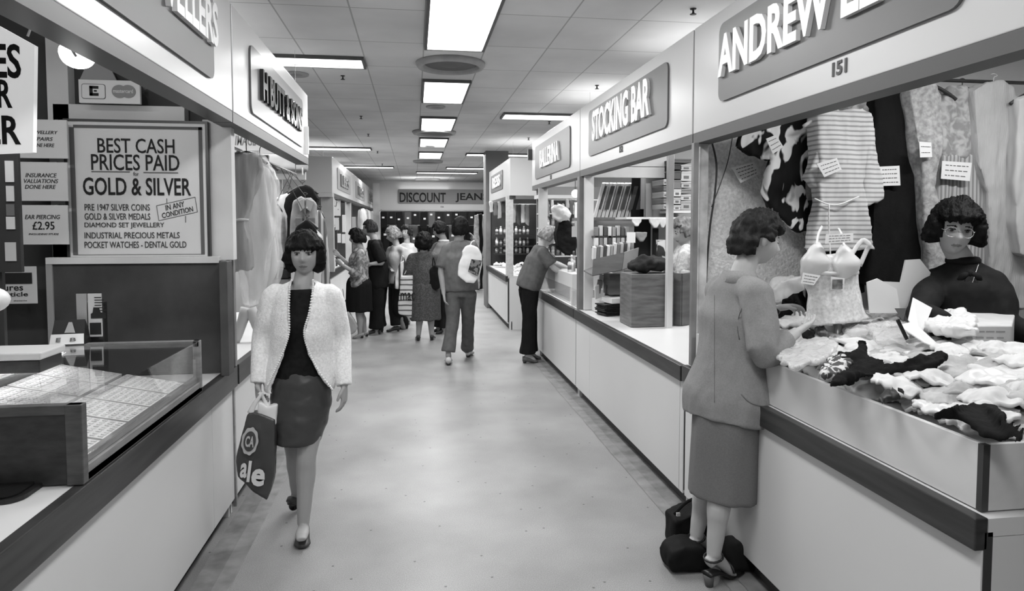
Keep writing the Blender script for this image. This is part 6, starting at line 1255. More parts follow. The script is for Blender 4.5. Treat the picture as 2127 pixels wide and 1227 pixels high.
def human(J, label, name='person', skin=0, voxel=0.008, legs=True, hand=True, wide=1.0, group=None, face=True, smooth=3):
    s = J['s']; mb = MB(); f = J['fwd']
    pts, rad = torso_rings(J, -0.012, wide=wide); mb.tube(pts, rad, 20, facing=f, sub=4)
    nk, hd, hf = J['neck'], J['head'], J['hfwd']
    mb.tube([nk - Z_ * 0.05, nk, hd - J['hup'] * 0.06 * s - hf * 0.028 * s, hd - J['hup'] * 0.02 * s - hf * 0.028 * s], [(0.075 * s, 0.06 * s), (0.055 * s, 0.053 * s), (0.048 * s, 0.048 * s), (0.046 * s, 0.046 * s)], 16, facing=f, sub=3)
    head_mb(mb, hd, hf, J['hup'], s)
    for sd in 'LR':
        sh, el, wr = J['sh' + sd], J['el' + sd], J['wr' + sd]
        mb.tube([nk.lerp(sh, 0.3) - Z_ * 0.02, sh], [0.045 * s, 0.040 * s], 12)
        mb.tube([sh, sh.lerp(el, 0.5), el, el.lerp(wr, 0.35), wr], [0.040 * s, 0.041 * s, 0.036 * s, 0.036 * s, (0.026 * s, 0.021 * s)], 14, sub=3)
        if hand:
            fd, pn, th, cu = J.get('hand' + sd, None) or ((wr - el), -Vector((sh - nk).normalized()), f, 0.45)
            hand_mb(mb, wr, fd, pn, th, s, cu)
        if legs:
            hp = J['pel'] + (f.cross(Z_)).normalized() * (0.078 * s * (1 if sd == 'R' else -1)) - Z_ * 0.02
            kn, an = J['kn' + sd], J['an' + sd]; toe = J['toe' + sd]
            mb.tube([hp, hp.lerp(kn, 0.5), kn, kn.lerp(an, 0.28) - f * 0.012, kn.lerp(an, 0.6) - f * 0.004, an], [0.068 * s, 0.066 * s, 0.052 * s, 0.053 * s, 0.042 * s, 0.032 * s], 16, sub=3)
            d = toe - an; d.z = 0; d.normalize()
            mb.tube([an - d * 0.035 * s - Z_ * 0.03, an - Z_ * 0.02 + d * 0.02, an.lerp(toe, 0.6), toe], [0.026 * s, (0.032 * s, 0.030 * s), (0.036 * s, 0.022 * s), (0.026 * s, 0.012 * s)], 12, facing=Z_, sub=3)
    hr, hfw, hu = frame(hf, J['hup'])
    def paint(me):
        n = len(me.polygons); cen = np.empty(n * 3); me.polygons.foreach_get('center', cen); cen = cen.reshape(-1, 3) - np.array(hd)
        lx, ly, lz = cen @ np.array(hr) / s, cen @ np.array(hfw) / s, cen @ np.array(hu) / s
        mi = np.zeros(n, dtype=np.int32)
        lip = (ly > 0.06) & (np.abs(lz + 0.062) < 0.0068 * np.sqrt(np.maximum(0, 1 - (lx / 0.022) ** 2)))
        brow = (ly > 0.04) & (np.abs(np.abs(lx) - 0.033) < 0.018) & (np.abs(lz - 0.027 + 0.12 * np.abs(np.abs(lx) - 0.028)) < 0.0030)
        lash = (ly > 0.04) & (np.abs(np.abs(lx) - 0.031) < 0.0155) & (np.abs(lz - 0.0125 + 9.0 * (np.abs(lx) - 0.030) ** 2) < 0.0021)
        mi[lip] = 1; mi[brow] = 2; mi[lash] = 2; me.polygons.foreach_set('material_index', mi)
    o = soft(name, mb, [SKIN[skin], LIPS[skin], BROW], None, voxel, smooth, None, paint=paint if face else None, fac=0.35)
    tag(o, label, 'person', group)
    if face: eyes(o, hd, hf, J['hup'], s)
    return o
def top(J, par, m, name='shirt', g=0.012, lo=-0.08, sleeve=1.0, wide=1.0, voxel=0.010, fold=(0.008, (10, 10, 6)), seed=0.0, srad=(0.062, 0.055, 0.047, 0.040), hipw=1.0, waist=1.0, bust=1.05, collar=False, smooth=4, neckdrop=0.0):
    s = J['s']; mb = MB(); f = J['fwd']; nk = J['neck']
    pts, rad = torso_rings(J, g, lo, wide, waist, bust, hipw); pts[-1] = pts[-1] - Z_ * neckdrop
    mb.tube(pts, rad, 28, facing=f, sub=5)
    for sd in 'LR':
        sh, el, wr = J['sh' + sd], J['el' + sd], J['wr' + sd]
        mb.tube([nk.lerp(sh, 0.25) - Z_ * 0.025, sh], [0.052 * s + g * 0.5, 0.046 * s + g], 14); mb.ball(sh, 0.049 * s + g, n=10)
        P_ = [sh, sh.lerp(el, 0.5), el, el.lerp(wr, 0.55), wr]; R_ = [0.048 * s + g, srad[0] * s, srad[1] * s, srad[2] * s, srad[3] * s]
        if sleeve <= 0.5:
            n = sh.lerp(el, sleeve * 2); P_, R_ = [sh, sh.lerp(n, 0.5), n], [0.048 * s + g, srad[0] * s, srad[0] * s * 1.02]
        elif sleeve < 1:
            n = el.lerp(wr, (sleeve - 0.5) * 2); P_, R_ = [sh, sh.lerp(el, 0.5), el, n], [0.048 * s + g, srad[0] * s, srad[1] * s, srad[2] * s]
        mb.tube(P_, R_, 16, sub=3)
    return soft(name, mb, m, par, voxel, smooth, fold, seed)
def trousers(J, par, m, name='trousers', g=0.014, voxel=0.011, rad=(0.100, 0.088, 0.070, 0.064, 0.075), seed=0.0, wide=1.0, fold=(0.008, (8, 8, 5)), end=0.97):
    s = J['s']; f = J['fwd']; mb = MB(); pel = J['pel']; a = (J['neck'] - pel).normalized()
    mb.tube([pel - Z_ * 0.09, pel, pel + a * 0.13], [(0.15 * s * wide, 0.11 * s), (0.165 * s * wide + g * 0.3, 0.118 * s), (0.142 * s * wide, 0.105 * s)], 20, facing=f, sub=3)
    for sd in 'LR':
        hp = pel + (f.cross(Z_)).normalized() * (0.085 * s * (1 if sd == 'R' else -1)) - Z_ * 0.04; kn, an = J['kn' + sd], J['an' + sd]
        mb.tube([hp, hp.lerp(kn, 0.5), kn, kn.lerp(an, 0.5), kn.lerp(an, end)], [r * s for r in rad], 16, sub=3)
    return soft(name, mb, m, par, voxel, 4, fold, seed)
def skirt(J, par, m, hem, name='skirt', wtop=(0.150, 0.110), whip=(0.182, 0.135), whem=(0.19, 0.15), shift=(0, 0, 0), voxel=0.010, fold=(0.010, (12, 12, 1.2)), seed=0.0, top_h=0.14, face=None):
    s = J['s']; f = Vector(face) if face else J['fwd']; pel = J['pel']; a = (J['neck'] - pel).normalized(); low = Vector((pel.x, pel.y, hem)) + Vector(shift)
    mb = MB().tube([pel + a * top_h, pel + a * 0.02, pel.lerp(low, 0.5), low], [tuple(x * s for x in wtop), tuple(x * s for x in whip), tuple((x + y) / 2 * s for x, y in zip(whip, whem)), tuple(x * s for x in whem)], 32, facing=f, sub=5)
    return soft(name, mb, m, par, voxel, 3, fold, seed)
def carrier(name, lab, Y, quad, m, handle=None, depth=0.06, fold=(0.012, (9, 9, 5)), vox=0.009, cat='bag', seed=0.0):
    """shopping bag with thickness hanging in the plane Y"""
    pts = px_poly(quad, Y=Y); c = sum(pts, Vector()) / len(pts)
    t = thing(name, lab, cat, (c.x, c.y, min(p.z for p in pts)))
    b = soft('bag_body', slab(pts, Y_, depth), m, t, vox, 5, fold, seed)
    if handle: MB().tube(px_poly(handle, Y=Y - 0.005), 0.006, 8, sub=4).build('handle', m if not isinstance(m, list) else m[0], t, True)
    return t, b
# ------------------------------------------------------------------ 1. woman in the white cardigan walking towards the viewer
A = joints(dict(Y=3.70, fwd=(0.02, -1, 0), hfwd=(0.03, -1, 0.02), s=0.97, pel=(628, 812), neck=(629, 592), head=(633, 529), shL=(688, 614), shR=(568, 614), elL=(709, 702, 0.04), elR=(545, 702, 0.03), wrL=(715, 800, -0.05), wrR=(536, 795, -0.04),
    knL=(637, 945, -0.07), knR=(613, 940, 0.06), anL=(630, 1088, -0.11), anR=(617, 1026, 0.24), toeL=(626, 1121, -0.26), toeR=(604, 1049, 0.20)))
A['handL'] = ((0.0, -0.12, -1), (-1, 0.25, 0), (-0.3, -1, 0), 0.42); A['handR'] = ((0.03, -0.10, -1), (1, 0.1, 0), (0.2, -1, 0), 1.05)
pa = human(A, 'woman with dark hair walking forward in a white cardigan carrying a shop bag', skin=0, voxel=0.0048)
hair_obj(pa, A['head'], A['hfwd'], HBLACK, s=0.97, top=0.028, side=0.034, back=0.040, fringe=0.024, face=0.066, low=-0.088, front_low=-0.075, puff=0.012, seed=3, jag=0.02)
TOPB = mat('black_jersey', 0.010, 0.8, 0.12, noise=(40, 0.3))
def loft_y(J, name, par, rows, m, voxel=0.008, fold=None, seed=0.0, smooth=3, d=(1, 1)):
    """rows: (px_left, px_right, py, depth half, y offset)"""
    R = []
    for (u0, u1, v, ry, dy) in rows:
        a_, b_ = P(u0, v, Y=J['Y'] + dy), P(u1, v, Y=J['Y'] + dy); c = (a_ + b_) / 2; rx = (b_.x - a_.x) / 2
        R.append((c, rx, ry))
    pts, rad = resample([r[0] for r in R], [(r[1], r[2]) for r in R], 4)
    mb = MB().rings([[p + Vector((rx * math.cos(t), ry * math.sin(t), 0)) for t in [2 * math.pi * k / 32 for k in range(32)]] for p, (rx, ry) in zip(pts, rad)])
    return soft(name, mb, m, par, voxel, smooth, fold, seed)
loft_y(A, 'black_top', pa, [(603, 653, 599, 0.070, 0), (592, 664, 610, 0.088, 0), (580, 680, 640, 0.105, -0.005), (578, 680, 672, 0.120, -0.012), (578, 676, 720, 0.104, 0), (568, 684, 770, 0.112, 0), (564, 688, 800, 0.118, 0)], TOPB, fold=(0.004, (14, 14, 8)), seed=1)
loft_y(A, 'skirt', pa, [(576, 676, 760, 0.105, 0), (564, 687, 795, 0.124, 0), (561, 689, 830, 0.132, 0), (565, 684, 870, 0.132, -0.01), (570, 672, 902, 0.125, -0.02), (572, 668, 915, 0.120, -0.025)], mat('satin_skirt', 0.045, 0.42, 0.45, noise=(4, 0.15)), fold=(0.005, (9, 9, 14)), seed=2)
# the open cardigan: a band of real thickness round the body, open at the front, plus sleeves
def open_band(J, rows, th=0.012):
    R = []
    for (u0, u1, eL, eR, v, ry, dy) in rows:
        a_, b_ = P(u0, v, Y=J['Y'] + dy), P(u1, v, Y=J['Y'] + dy); e0, e1 = P(eL, v, Y=J['Y'] + dy - ry * 0.8), P(eR, v, Y=J['Y'] + dy - ry * 0.8)
        c = (a_ + b_) / 2; rx = (b_.x - a_.x) / 2
        a0 = math.asin(max(-0.98, min(0.98, (e0.x - c.x) / rx))); a1 = math.asin(max(-0.98, min(0.98, (e1.x - c.x) / rx)))
        R.append((c, rx, ry, a0, a1))
    n = 40; rings = []
    def pt(c, rx, ry, a): return c + Vector((rx * math.sin(a), -ry * math.cos(a), 0))
    out = []
    for i in range(len(R) - 1):
        for k in range(5):
            t = k / 5; q0, q1 = R[i], R[i + 1]; out.append((q0[0].lerp(q1[0], t),) + tuple(q0[j] * (1 - t) + q1[j] * t for j in (1, 2, 3, 4)))
    out.append(R[-1])
    for (c, rx, ry, a0, a1) in out:
        A_ = [a1 + (2 * math.pi + a0 - a1) * k / n for k in range(n + 1)]
        rings.append([pt(c, rx, ry, a) for a in A_] + [pt(c, rx - th, ry - th, a) for a in reversed(A_)])
    return MB().rings(rings)
cb = open_band(A, [(604, 654, 606, 650, 582, 0.075, 0), (580, 676, 602, 650, 594, 0.095, 0), (566, 690, 601, 648, 612, 0.112, 0), (562, 694, 600, 642, 650, 0.130, -0.005), (562, 692, 600, 633, 690, 0.136, -0.010), (560, 692, 588, 642, 730, 0.128, 0), (552, 696, 570, 662, 770, 0.138, 0), (548, 698, 556, 682, 798, 0.146, 0), (550, 696, 560, 692, 808, 0.148, 0)])
for sd in 'LR':
    sh, el, wr = A['sh' + sd], A['el' + sd], A['wr' + sd]
    cb.tube([A['neck'].lerp(sh, 0.62) - Z_ * 0.015, sh, sh.lerp(el, 0.5), el, el.lerp(wr, 0.5), wr], [0.045, 0.060, 0.060, 0.054, 0.046, (0.041, 0.041)], 18, sub=4)
KNIT = mat('white_knit', 0.80, 0.9, 0.1, noise=(90, 0.12, 2), bump=(120, 0.35, (1, 1, 1.8)), sheen=0.3)
cg = soft('cardigan', cb, KNIT, pa, 0.0065, 4, (0.004, (12, 12, 6)), 4)
# scalloped front edges
mb = MB()
for ed in (((606, 582), (602, 594), (600, 640), (600, 690), (588, 730), (570, 770), (556, 798)), ((650, 582), (650, 600), (642, 650), (632, 690), (642, 730), (662, 770), (690, 808))):
    pts = [P(u, v, Y=A['Y'] - 0.118 - (0.012 if v > 620 else -0.03) - (0.01 if v > 740 else 0)) for u, v in ed]; pts, _ = resample(pts, [(0, 0)] * len(pts), 9)
    for p in pts: mb.ball(p, 0.0062, n=5)
o = mb.build('scalloped_edging', KNIT, cg, True); o['kind'] = 'stuff'
LEATH = mat('dark_leather', 0.045, 0.4, 0.4)
for nm in ('L', 'R'):
    an, toe = A['an' + nm], A['toe' + nm]; d = (toe - an); d.z = 0; d.normalize()
    if nm == 'L': shoe(pa, Vector((an.x, an.y, 0.0)) - d * 0.04, Vector((toe.x, toe.y, 0)) - d * 0.01, LEATH, heelh=0.02)
    else:
        MB().tube([an - d * 0.035 - Z_ * 0.045, an + d * 0.03 - Z_ * 0.055, toe + Z_ * 0.03 - d * 0.02, toe + Z_ * 0.022 + d * 0.012], [(0.028, 0.026), (0.034, 0.028), (0.042, 0.022), (0.024, 0.012)], 14, facing=Z_, sub=3).build('shoe', LEATH, pa, True)
# her shop bag
BAGD = mat('dark_plastic_bag', 0.055, 0.35, 0.5, noise=(6, 0.15))
BY = 3.60
t, bb = carrier('carrier_bag', 'dark plastic carrier bag with round emblem and pale lettering, held by the walking woman', BY, [(516, 856), (530, 852), (545, 856), (574, 868), (575, 900), (574, 950), (573, 985), (566, 1012), (556, 1032), (530, 1015), (512, 1000), (498, 985), (493, 955), (503, 905)], BAGD, None, 0.07, (0.010, (8, 8, 4)), 0.007)
cloth('inner_bag', [(538, 832), (546, 834), (556, 842), (577, 838), (575, 880), (560, 874), (536, 866)], BY + 0.005, mat('white_plastic', 0.78, 0.4, 0.4), t, 0.05, (0.006, 10), 0.007, 3)
MB().tube(px_poly([(520, 858), (528, 840), (540, 822), (538, 815)], Y=BY - 0.02), [(0.016, 0.004), (0.012, 0.004), (0.008, 0.006), (0.008, 0.006)], 8, facing=-Y_, sub=4).build('handle', mat('white_plastic', 0.78, 0.4, 0.4), t, True)
MB().tube(px_poly([(566, 866), (556, 845), (546, 824), (542, 815)], Y=BY + 0.0), [(0.016, 0.004), (0.012, 0.004), (0.008, 0.006), (0.008, 0.006)], 8, facing=-Y_, sub=4).build('handle', mat('white_plastic', 0.78, 0.4, 0.4), t, True)
FY = BY - 0.048
c = P(519, 916, Y=FY); px_m = (P(619, 916, Y=FY) - P(519, 916, Y=FY)).length / 100
rot = math.radians(-8); ex = Vector((math.cos(rot) * 0.96, 0, math.sin(rot))); ey = Vector((-math.sin(rot), 0, math.cos(rot)))
def ringpoly(rx, ry, n=28, wob=0.0): return [(rx * (1 + wob * math.cos(k * 2 * math.pi / n * 9)) * math.cos(k * 2 * math.pi / n), ry * (1 + wob * math.cos(k * 2 * math.pi / n * 9)) * math.sin(k * 2 * math.pi / n)) for k in range(n)]
PALEP = mat('pale_print_plastic', 0.5, 0.4, 0.4)
MB().prism(ringpoly(17 * px_m, 30 * px_m, 54, 0.04), c, ex, ey, 0.004).build('emblem', PALEP, bb)
MB().prism(ringpoly(12.5 * px_m, 22 * px_m), c - Y_ * 0.003, ex, ey, 0.003).build('emblem_ground', BAGD, bb)
text('lettering', 'CA', 18 * px_m, 24 * px_m, c - Y_ * 0.006 - ex * (9 * px_m) - ey * (12 * px_m), ex, ey, PALEP, bb, 0.002, 0.03)
for ch, u, v, w, h in (('a', 497, 992, 14, 32), ('l', 512, 1000, 6, 46), ('e', 520, 1008, 28, 38)):
    q = P(u, v, Y=FY); text('lettering', ch, w * px_m, h * px_m, q + Y_ * (0.006 if ch == 'a' else 0), ex, ey, mat('pale_print_bright', 0.72, 0.4, 0.4), bb, 0.004, 0.03)
# ------------------------------------------------------------------ 2. customer in the suit at the lingerie tray
Bs = joints(dict(Y=2.92, fwd=(0.76, 0.65, 0), hfwd=(0.97, 0.02, -0.22), hup=(0.22, 0.02, 1), s=1.0, pel=(1512, 838, 0.0), neck=(1540, 572, 0.02), head=(1576, 498, 0.03), shR=(1570, 612, -0.14), shL=(1498, 604, 0.12), elR=(1590, 735, -0.22), wrR=(1655, 690, -0.10), elL=(1550, 720, 0.22), wrL=(1612, 640, 0.24),
    knR=(1500, 1015, -0.05), knL=(1470, 1000, 0.14), anR=(1482, 1152, -0.07), anL=(1446, 1112, 0.13), toeR=(1530, 1205, 0.0), toeL=(1490, 1150, 0.2)))
Bs['handR'] = ((0.85, 0.35, 0.30), (-0.2, 0.5, 0.75), (-0.3, 0.7, 0.6), 0.25); Bs['handL'] = ((0.92, -0.05, 0.10), (0.15, -0.35, -1), (0, -0.8, 0.1), 0.55)
pb = human(Bs, 'woman in a light grey suit reaching over the lingerie tray', skin=1, voxel=0.0055)
hair_obj(pb, Bs['head'], Bs['hfwd'], HBROWN, u=Bs['hup'], s=1.0, top=0.036, side=0.022, back=0.042, fringe=0.045, face=0.062, low=-0.075, front_low=0.02, side_low=-0.002, puff=0.014, freq=16, fine=0.010, seed=9, jag=0.022)
SUIT = mat('suit_wool', 0.25, 0.85, 0.1, noise=(160, 0.08, 2), bump=(200, 0.1)); SUITS = mat('suit_skirt', 0.16, 0.85, 0.1, noise=(160, 0.08, 2), bump=(200, 0.1))
jk = top(Bs, pb, SUIT, 'suit_jacket', g=0.026, lo=-0.07, sleeve=0.80, wide=1.04, waist=1.02, hipw=1.10, voxel=0.008, fold=(0.008, (9, 9, 5)), seed=5, srad=(0.074, 0.066, 0.058, 0.05))
nk = Bs['neck']; r_, f_, u_ = frame(Bs['fwd'])
MB().tube([nk + r_ * 0.075 * math.cos(a) * 1.02 + f_ * 0.072 * math.sin(a) + Z_ * (0.020 - 0.02 * math.sin(a)) for a in [math.radians(20 - k * 22) for k in range(11)]], [(0.030, 0.008)] * 11, 10, facing=Z_, sub=2).build('collar', SUIT, jk, True) if False else None
cr = []
for k in range(15):
    a = math.radians(200 + k * 10); o_ = nk + (r_ * math.cos(a) * 0.070 + f_ * math.sin(a) * 0.066)
    out = (r_ * math.cos(a) + f_ * math.sin(a)); cr.append([o_ + Z_ * 0.020, o_ + out * 0.010 + Z_ * 0.026, o_ + out * 0.040 - Z_ * 0.026, o_ + out * 0.030 - Z_ * 0.032])
MB().rings(cr).build('collar', SUIT, jk, True)
pkp = P(1560, 800, Y=2.72); MB().tube([pkp - Vector((0.06, 0.02, -0.03)), pkp + Vector((0.0, 0.0, 0)), pkp + Vector((0.06, 0.03, 0.03))], 0.004, 6, sub=3).build('pocket_seam', SUITS, jk, True) if False else None
def seam(o, path, r, m, name='seam'):
    pts = []
    for (u, v) in path:
        d = (P(u, v, Y=3.0) - cam.location).normalized(); ok, loc, no, _i = o.ray_cast(cam.location, d)
        if ok: pts.append(loc + no * r * 0.2)
    if len(pts) > 1: MB().tube(pts, r, 6, sub=2).build(name, m, o, True)
seam(jk, [(1484, 612 + 14 * i) for i in range(17)], 0.0014, SUITS, 'back_seam')
seam(jk, [(1540, 818), (1550, 830), (1562, 838), (1576, 842), (1590, 844)], 0.0028, SUITS, 'pocket_edge')
seam(jk, [(1541, 640), (1534, 660), (1532, 685), (1536, 705)], 0.0022, SUITS, 'armhole_seam')
skirt(Bs, pb, SUITS, P(1500, 1040, Y=2.85).z, 'suit_skirt', wtop=(0.13, 0.10), whip=(0.168, 0.125), whem=(0.165, 0.145), shift=(-0.015, 0.0, 0), voxel=0.009, fold=(0.012, (7, 7, 0.8)), seed=6)
wr = Bs['wrL']; el = Bs['elL']; d = (wr - el).normalized()
MB().tube([wr - d * 0.022, wr - d * 0.008], [(0.031, 0.027)] * 2, 18, facing=Z_).build('watch_strap', mat('watch_strap', 0.015, 0.4, 0.4), pb, True)
SAND = mat('sandal_strap', 0.012, 0.4, 0.4)
for nm in 'RL':
    an, toe = Bs['an' + nm], Bs['toe' + nm]; d = (toe - an); d.z = 0; d.normalize(); h0 = Vector((an.x, an.y, 0)) - d * 0.045; t0 = Vector((toe.x, toe.y, 0)) + d * 0.02
    side = d.cross(Z_)
    so = MB().tube([h0 + Z_ * 0.062, h0 + d * 0.07 + Z_ * 0.052, h0.lerp(t0, 0.6) + Z_ * 0.018, t0 + Z_ * 0.012], [(0.030, 0.012), (0.030, 0.010), (0.042, 0.010), (0.030, 0.008)], 12, facing=Z_, sub=3).build('sandal', SAND, pb, True)
    MB().tube([h0 + d * 0.012 + Z_ * 0.055, h0 + d * 0.02 + Z_ * 0.001], [0.026, 0.018], 10).build('heel', mat('heel_grey', 0.10, 0.5, 0.3), so, True)
    MB().tube([an + (side * math.cos(a) * 0.041 + d * math.sin(a) * 0.043) + Z_ * (0.008 * math.sin(a) - 0.01) for a in [2 * math.pi * k / 16 for k in range(17)]], 0.0055, 6).build('ankle_strap', SAND, so, True)
    MB().tube([an.lerp(toe, 0.55) + (side * math.cos(a) * 0.045 + Z_ * math.sin(a) * 0.035) for a in [math.pi * k / 12 for k in range(13)]], (0.007), 6).build('toe_strap', SAND, so, True)
# ------------------------------------------------------------------ 3. saleswoman
Cs = joints(dict(Y=2.96, fwd=(-0.42, -0.9, 0), hfwd=(-0.48, -0.88, -0.10), hup=(0.08, -0.08, 1), s=1.04, pel=(2005, 745), neck=(2000, 546, 0.02), head=(1983, 478, -0.01), shL=(2064, 586, -0.06), shR=(1942, 582, 0.08), elL=(2092, 672, -0.16), wrL=(2205, 716, -0.32), elR=(1912, 650, -0.10), wrR=(1960, 672, -0.30),
    knL=(2020, 930), knR=(1980, 930), anL=(2020, 1120), anR=(1980, 1120), toeL=(2010, 1150, -0.1), toeR=(1970, 1150, -0.1)))
for k_ in ('anL', 'anR'): Cs[k_].z = 0.08
for k_ in ('knL', 'knR'): Cs[k_].z = 0.48
for k_ in ('toeL', 'toeR'): Cs[k_].z = 0.02
Cs['handL'] = ((0.6, -0.75, -0.1), (0, 0, -1), (-1, -0.3, 0), 0.3); Cs['handR'] = ((0.5, -0.8, -0.2), (0.2, 0, -1), (0.8, 0.2, 0.3), 0.5)
pc = human(Cs, 'saleswoman with curly black hair and glasses standing behind the lingerie tray', skin=1, voxel=0.0055, wide=1.12)
hair_obj(pc, Cs['head'], Cs['hfwd'], HBLACK, u=Cs['hup'], s=1.0, top=0.052, side=0.050, back=0.055, fringe=0.046, face=0.058, low=-0.055, front_low=-0.035, puff=0.016, freq=22, fine=0.012, seed=21, jag=0.02)
DBL = mat('dark_blouse', 0.014, 0.8, 0.15, noise=(20, 0.2))
tb_ = top(Cs, pc, DBL, 'blouse', g=0.010, lo=-0.1, sleeve=1.0, wide=1.06, waist=1.25, voxel=0.008, fold=(0.009, (9, 9, 5)), seed=15, srad=(0.066, 0.060, 0.054, 0.045))
MB().tube([Cs['neck'] + Vector((0.056 * math.cos(a), 0.054 * math.sin(a), 0.012)) for a in [2 * math.pi * k / 20 for k in range(21)]], (0.022), 10).build('collar', DBL, tb_, True)
q = Cs['neck'] + Cs['fwd'] * 0.10 - Z_ * 0.045; rr_, ff_, uu_ = frame(Cs['fwd'])
bow = MB(); bow.ball(q, 0.018, 0.016, 0.018, 8)
for sd in (-1, 1): bow.tube([q, q + rr_ * 0.03 * sd - Z_ * 0.012 + ff_ * 0.01, q + rr_ * 0.045 * sd - Z_ * 0.035], [0.010, (0.016, 0.012), (0.010, 0.008)], 10, facing=ff_, sub=3); bow.tube([q, q - Z_ * 0.07 + rr_ * 0.02 * sd + ff_ * 0.03, q - Z_ * 0.17 + rr_ * 0.035 * sd + ff_ * 0.035], [(0.010, 0.006), (0.020, 0.006), (0.026, 0.005)], 8, facing=ff_, sub=3)
bow.build('bow', DBL, tb_, True)
MB().tube([Cs['neck'] + Cs['fwd'] * 0.085 - rr_ * 0.04 + Z_ * 0.0, q - Z_ * 0.05 + ff_ * 0.03, q - Z_ * 0.12 + rr_ * 0.03 + ff_ * 0.045], 0.0018, 6, sub=5).build('chain', mat('chain_silver', 0.6, 0.25, 0.6, 0.8), pc, True)
skirt(Cs, pc, BLACKC, 0.45, 'skirt', voxel=0.014)
for nm in ('L', 'R'): shoe(pc, Vector((Cs['an' + nm].x, Cs['an' + nm].y + 0.03, 0)), Vector((Cs['toe' + nm].x, Cs['toe' + nm].y - 0.02, 0)), LEATH)
hr, hf, hu = frame(Cs['hfwd'], Cs['hup']); gl = None
gm = MB()
for sd in (-1, 1):
    e = Cs['head'] + hr * (0.033 * sd) + hf * 0.100 - hu * 0.002
    gm.tube([e + hr * (0.026 * math.cos(a)) + hu * (0.023 * math.sin(a)) - hf * (0.010 * (math.cos(a) * sd + 1) ** 2 * 0.35) for a in [2 * math.pi * k / 24 for k in range(25)]], 0.0018, 6)
    gm.tube([e + hr * (0.026 * sd) - hf * 0.012 + hu * 0.006, Cs['head'] + hr * (0.078 * sd) + hf * 0.04 + hu * 0.008, Cs['head'] + hr * (0.08 * sd) - hf * 0.01], 0.0016, 6)
gm.tube([Cs['head'] + hf * 0.102 - hr * 0.008 + hu * 0.003, Cs['head'] + hf * 0.105 + hu * 0.006, Cs['head'] + hf * 0.102 + hr * 0.008 + hu * 0.003], 0.0018, 6)
gm.build('glasses', mat('glasses_frame', 0.55, 0.25, 0.6, 0.5), pc, True)
# ------------------------------------------------------------------ black bags on the floor by the customer
BLKB = mat('black_leather_bag', 0.006, 0.75, 0.15, noise=(8, 0.3))
def floor_bag(name, lab, pts, Y, depth, m, handle=None, seed=0):
    t = thing(name, lab, 'bag', P(pts[0][0], 1190, Y=Y)); t.location.z = 0
    pl = px_poly(pts, Y=Y)
    for p in pl: p.z = max(p.z, 0.012)
    soft('bag_body', slab(pl, Y_, depth), m, t, 0.012, 8, (0.012, 7), seed)
    if handle: MB().tube(px_poly(handle, Y=Y - depth * 0.5), 0.008, 8, sub=4).build('handle', m, t, True)
    return t
t = floor_bag('holdall', 'tall black bag standing on the floor behind the suited woman\'s legs', [(1392, 1070), (1420, 1058), (1460, 1040), (1530, 1040), (1546, 1080), (1556, 1180), (1520, 1190), (1400, 1186), (1388, 1130)], 3.22, 0.16, BLKB, [(1400, 1068), (1430, 1040), (1470, 1030)], 3)
q = P(1410, 1067, Y=3.11); MB().box(q.x - 0.012, q.x + 0.006, 3.105, 3.115, q.z - 0.01, q.z + 0.006).build('buckle', mat('buckle_metal', 0.6, 0.3, 0.5, 0.8), t)
floor_bag('shopping_bag', 'low black shopping bag bulging at the left of the tall black bag', [(1380, 1150), (1386, 1134), (1410, 1122), (1450, 1122), (1462, 1150), (1460, 1196), (1400, 1198), (1382, 1178)], 3.02, 0.15, BLKB, None, 5)
floor_bag('shoulder_bag', 'dark grey bag slumped between the suited woman and the counter', [(1520, 1120), (1545, 1116), (1558, 1140), (1560, 1185), (1548, 1196), (1510, 1196), (1506, 1150)], 2.98, 0.14, mat('charcoal_bag', 0.014, 0.75, 0.15), None, 7)
# ------------------------------------------------------------------ 4. man leaning over the third stall
def far_person(sp, label, skin=0, voxel=0.013, **kw): 
    J = joints(sp); return J, human(J, label, skin=skin, voxel=voxel, smooth=2, **kw)
def fix(J, z_an=0.085):
    for k_ in 'LR': J['toe' + k_].z = max(J['toe' + k_].z, 0.03); J['an' + k_].z = max(J['an' + k_].z, z_an)
D, pd = far_person(dict(Y=7.95, fwd=(0.93, 0.1, -0.3), hfwd=(0.85, 0.1, -0.5), hup=(0.5, 0, 0.85), s=1.0, pel=(1098, 592), neck=(1126, 512), head=(1139, 490), shR=(1128, 526, -0.17), shL=(1124, 522, 0.17), elR=(1150, 556, -0.22), wrR=(1176, 572, -0.2), elL=(1150, 545, 0.2), wrL=(1178, 556, 0.15), knR=(1098, 662, -0.09), knL=(1102, 660, 0.1), anR=(1096, 736, -0.09), anL=(1102, 732, 0.1), toeR=(1114, 750, -0.1), toeL=(1120, 746, 0.1)), 'man in a grey t-shirt bent over the third right stall counter', 1)
D['fwd'] = Vector((1, 0.1, 0)).normalized()
hair_obj(pd, D['head'], D['hfwd'], HFAIR, u=D['hup'], top=0.022, side=0.022, back=0.03, fringe=0.05, face=0.055, low=-0.06, front_low=0.0, puff=0.012, seed=31)
top(D, pd, mat('grey_tshirt', 0.105, 0.85, 0.1, noise=(20, 0.15)), 't_shirt', g=0.022, lo=-0.05, sleeve=0.40, wide=1.1, waist=1.15, voxel=0.012, seed=2, srad=(0.075, 0.06, 0.05, 0.04))
trousers(D, pd, BLACKC, seed=4, rad=(0.105, 0.095, 0.08, 0.08, 0.10))
for nm in ('L', 'R'): shoe(pd, Vector((D['an' + nm].x - 0.05, D['an' + nm].y, 0)), Vector((D['toe' + nm].x + 0.03, D['toe' + nm].y, 0)), mat('tan_shoe', 0.12, 0.5, 0.3), h=0.06)
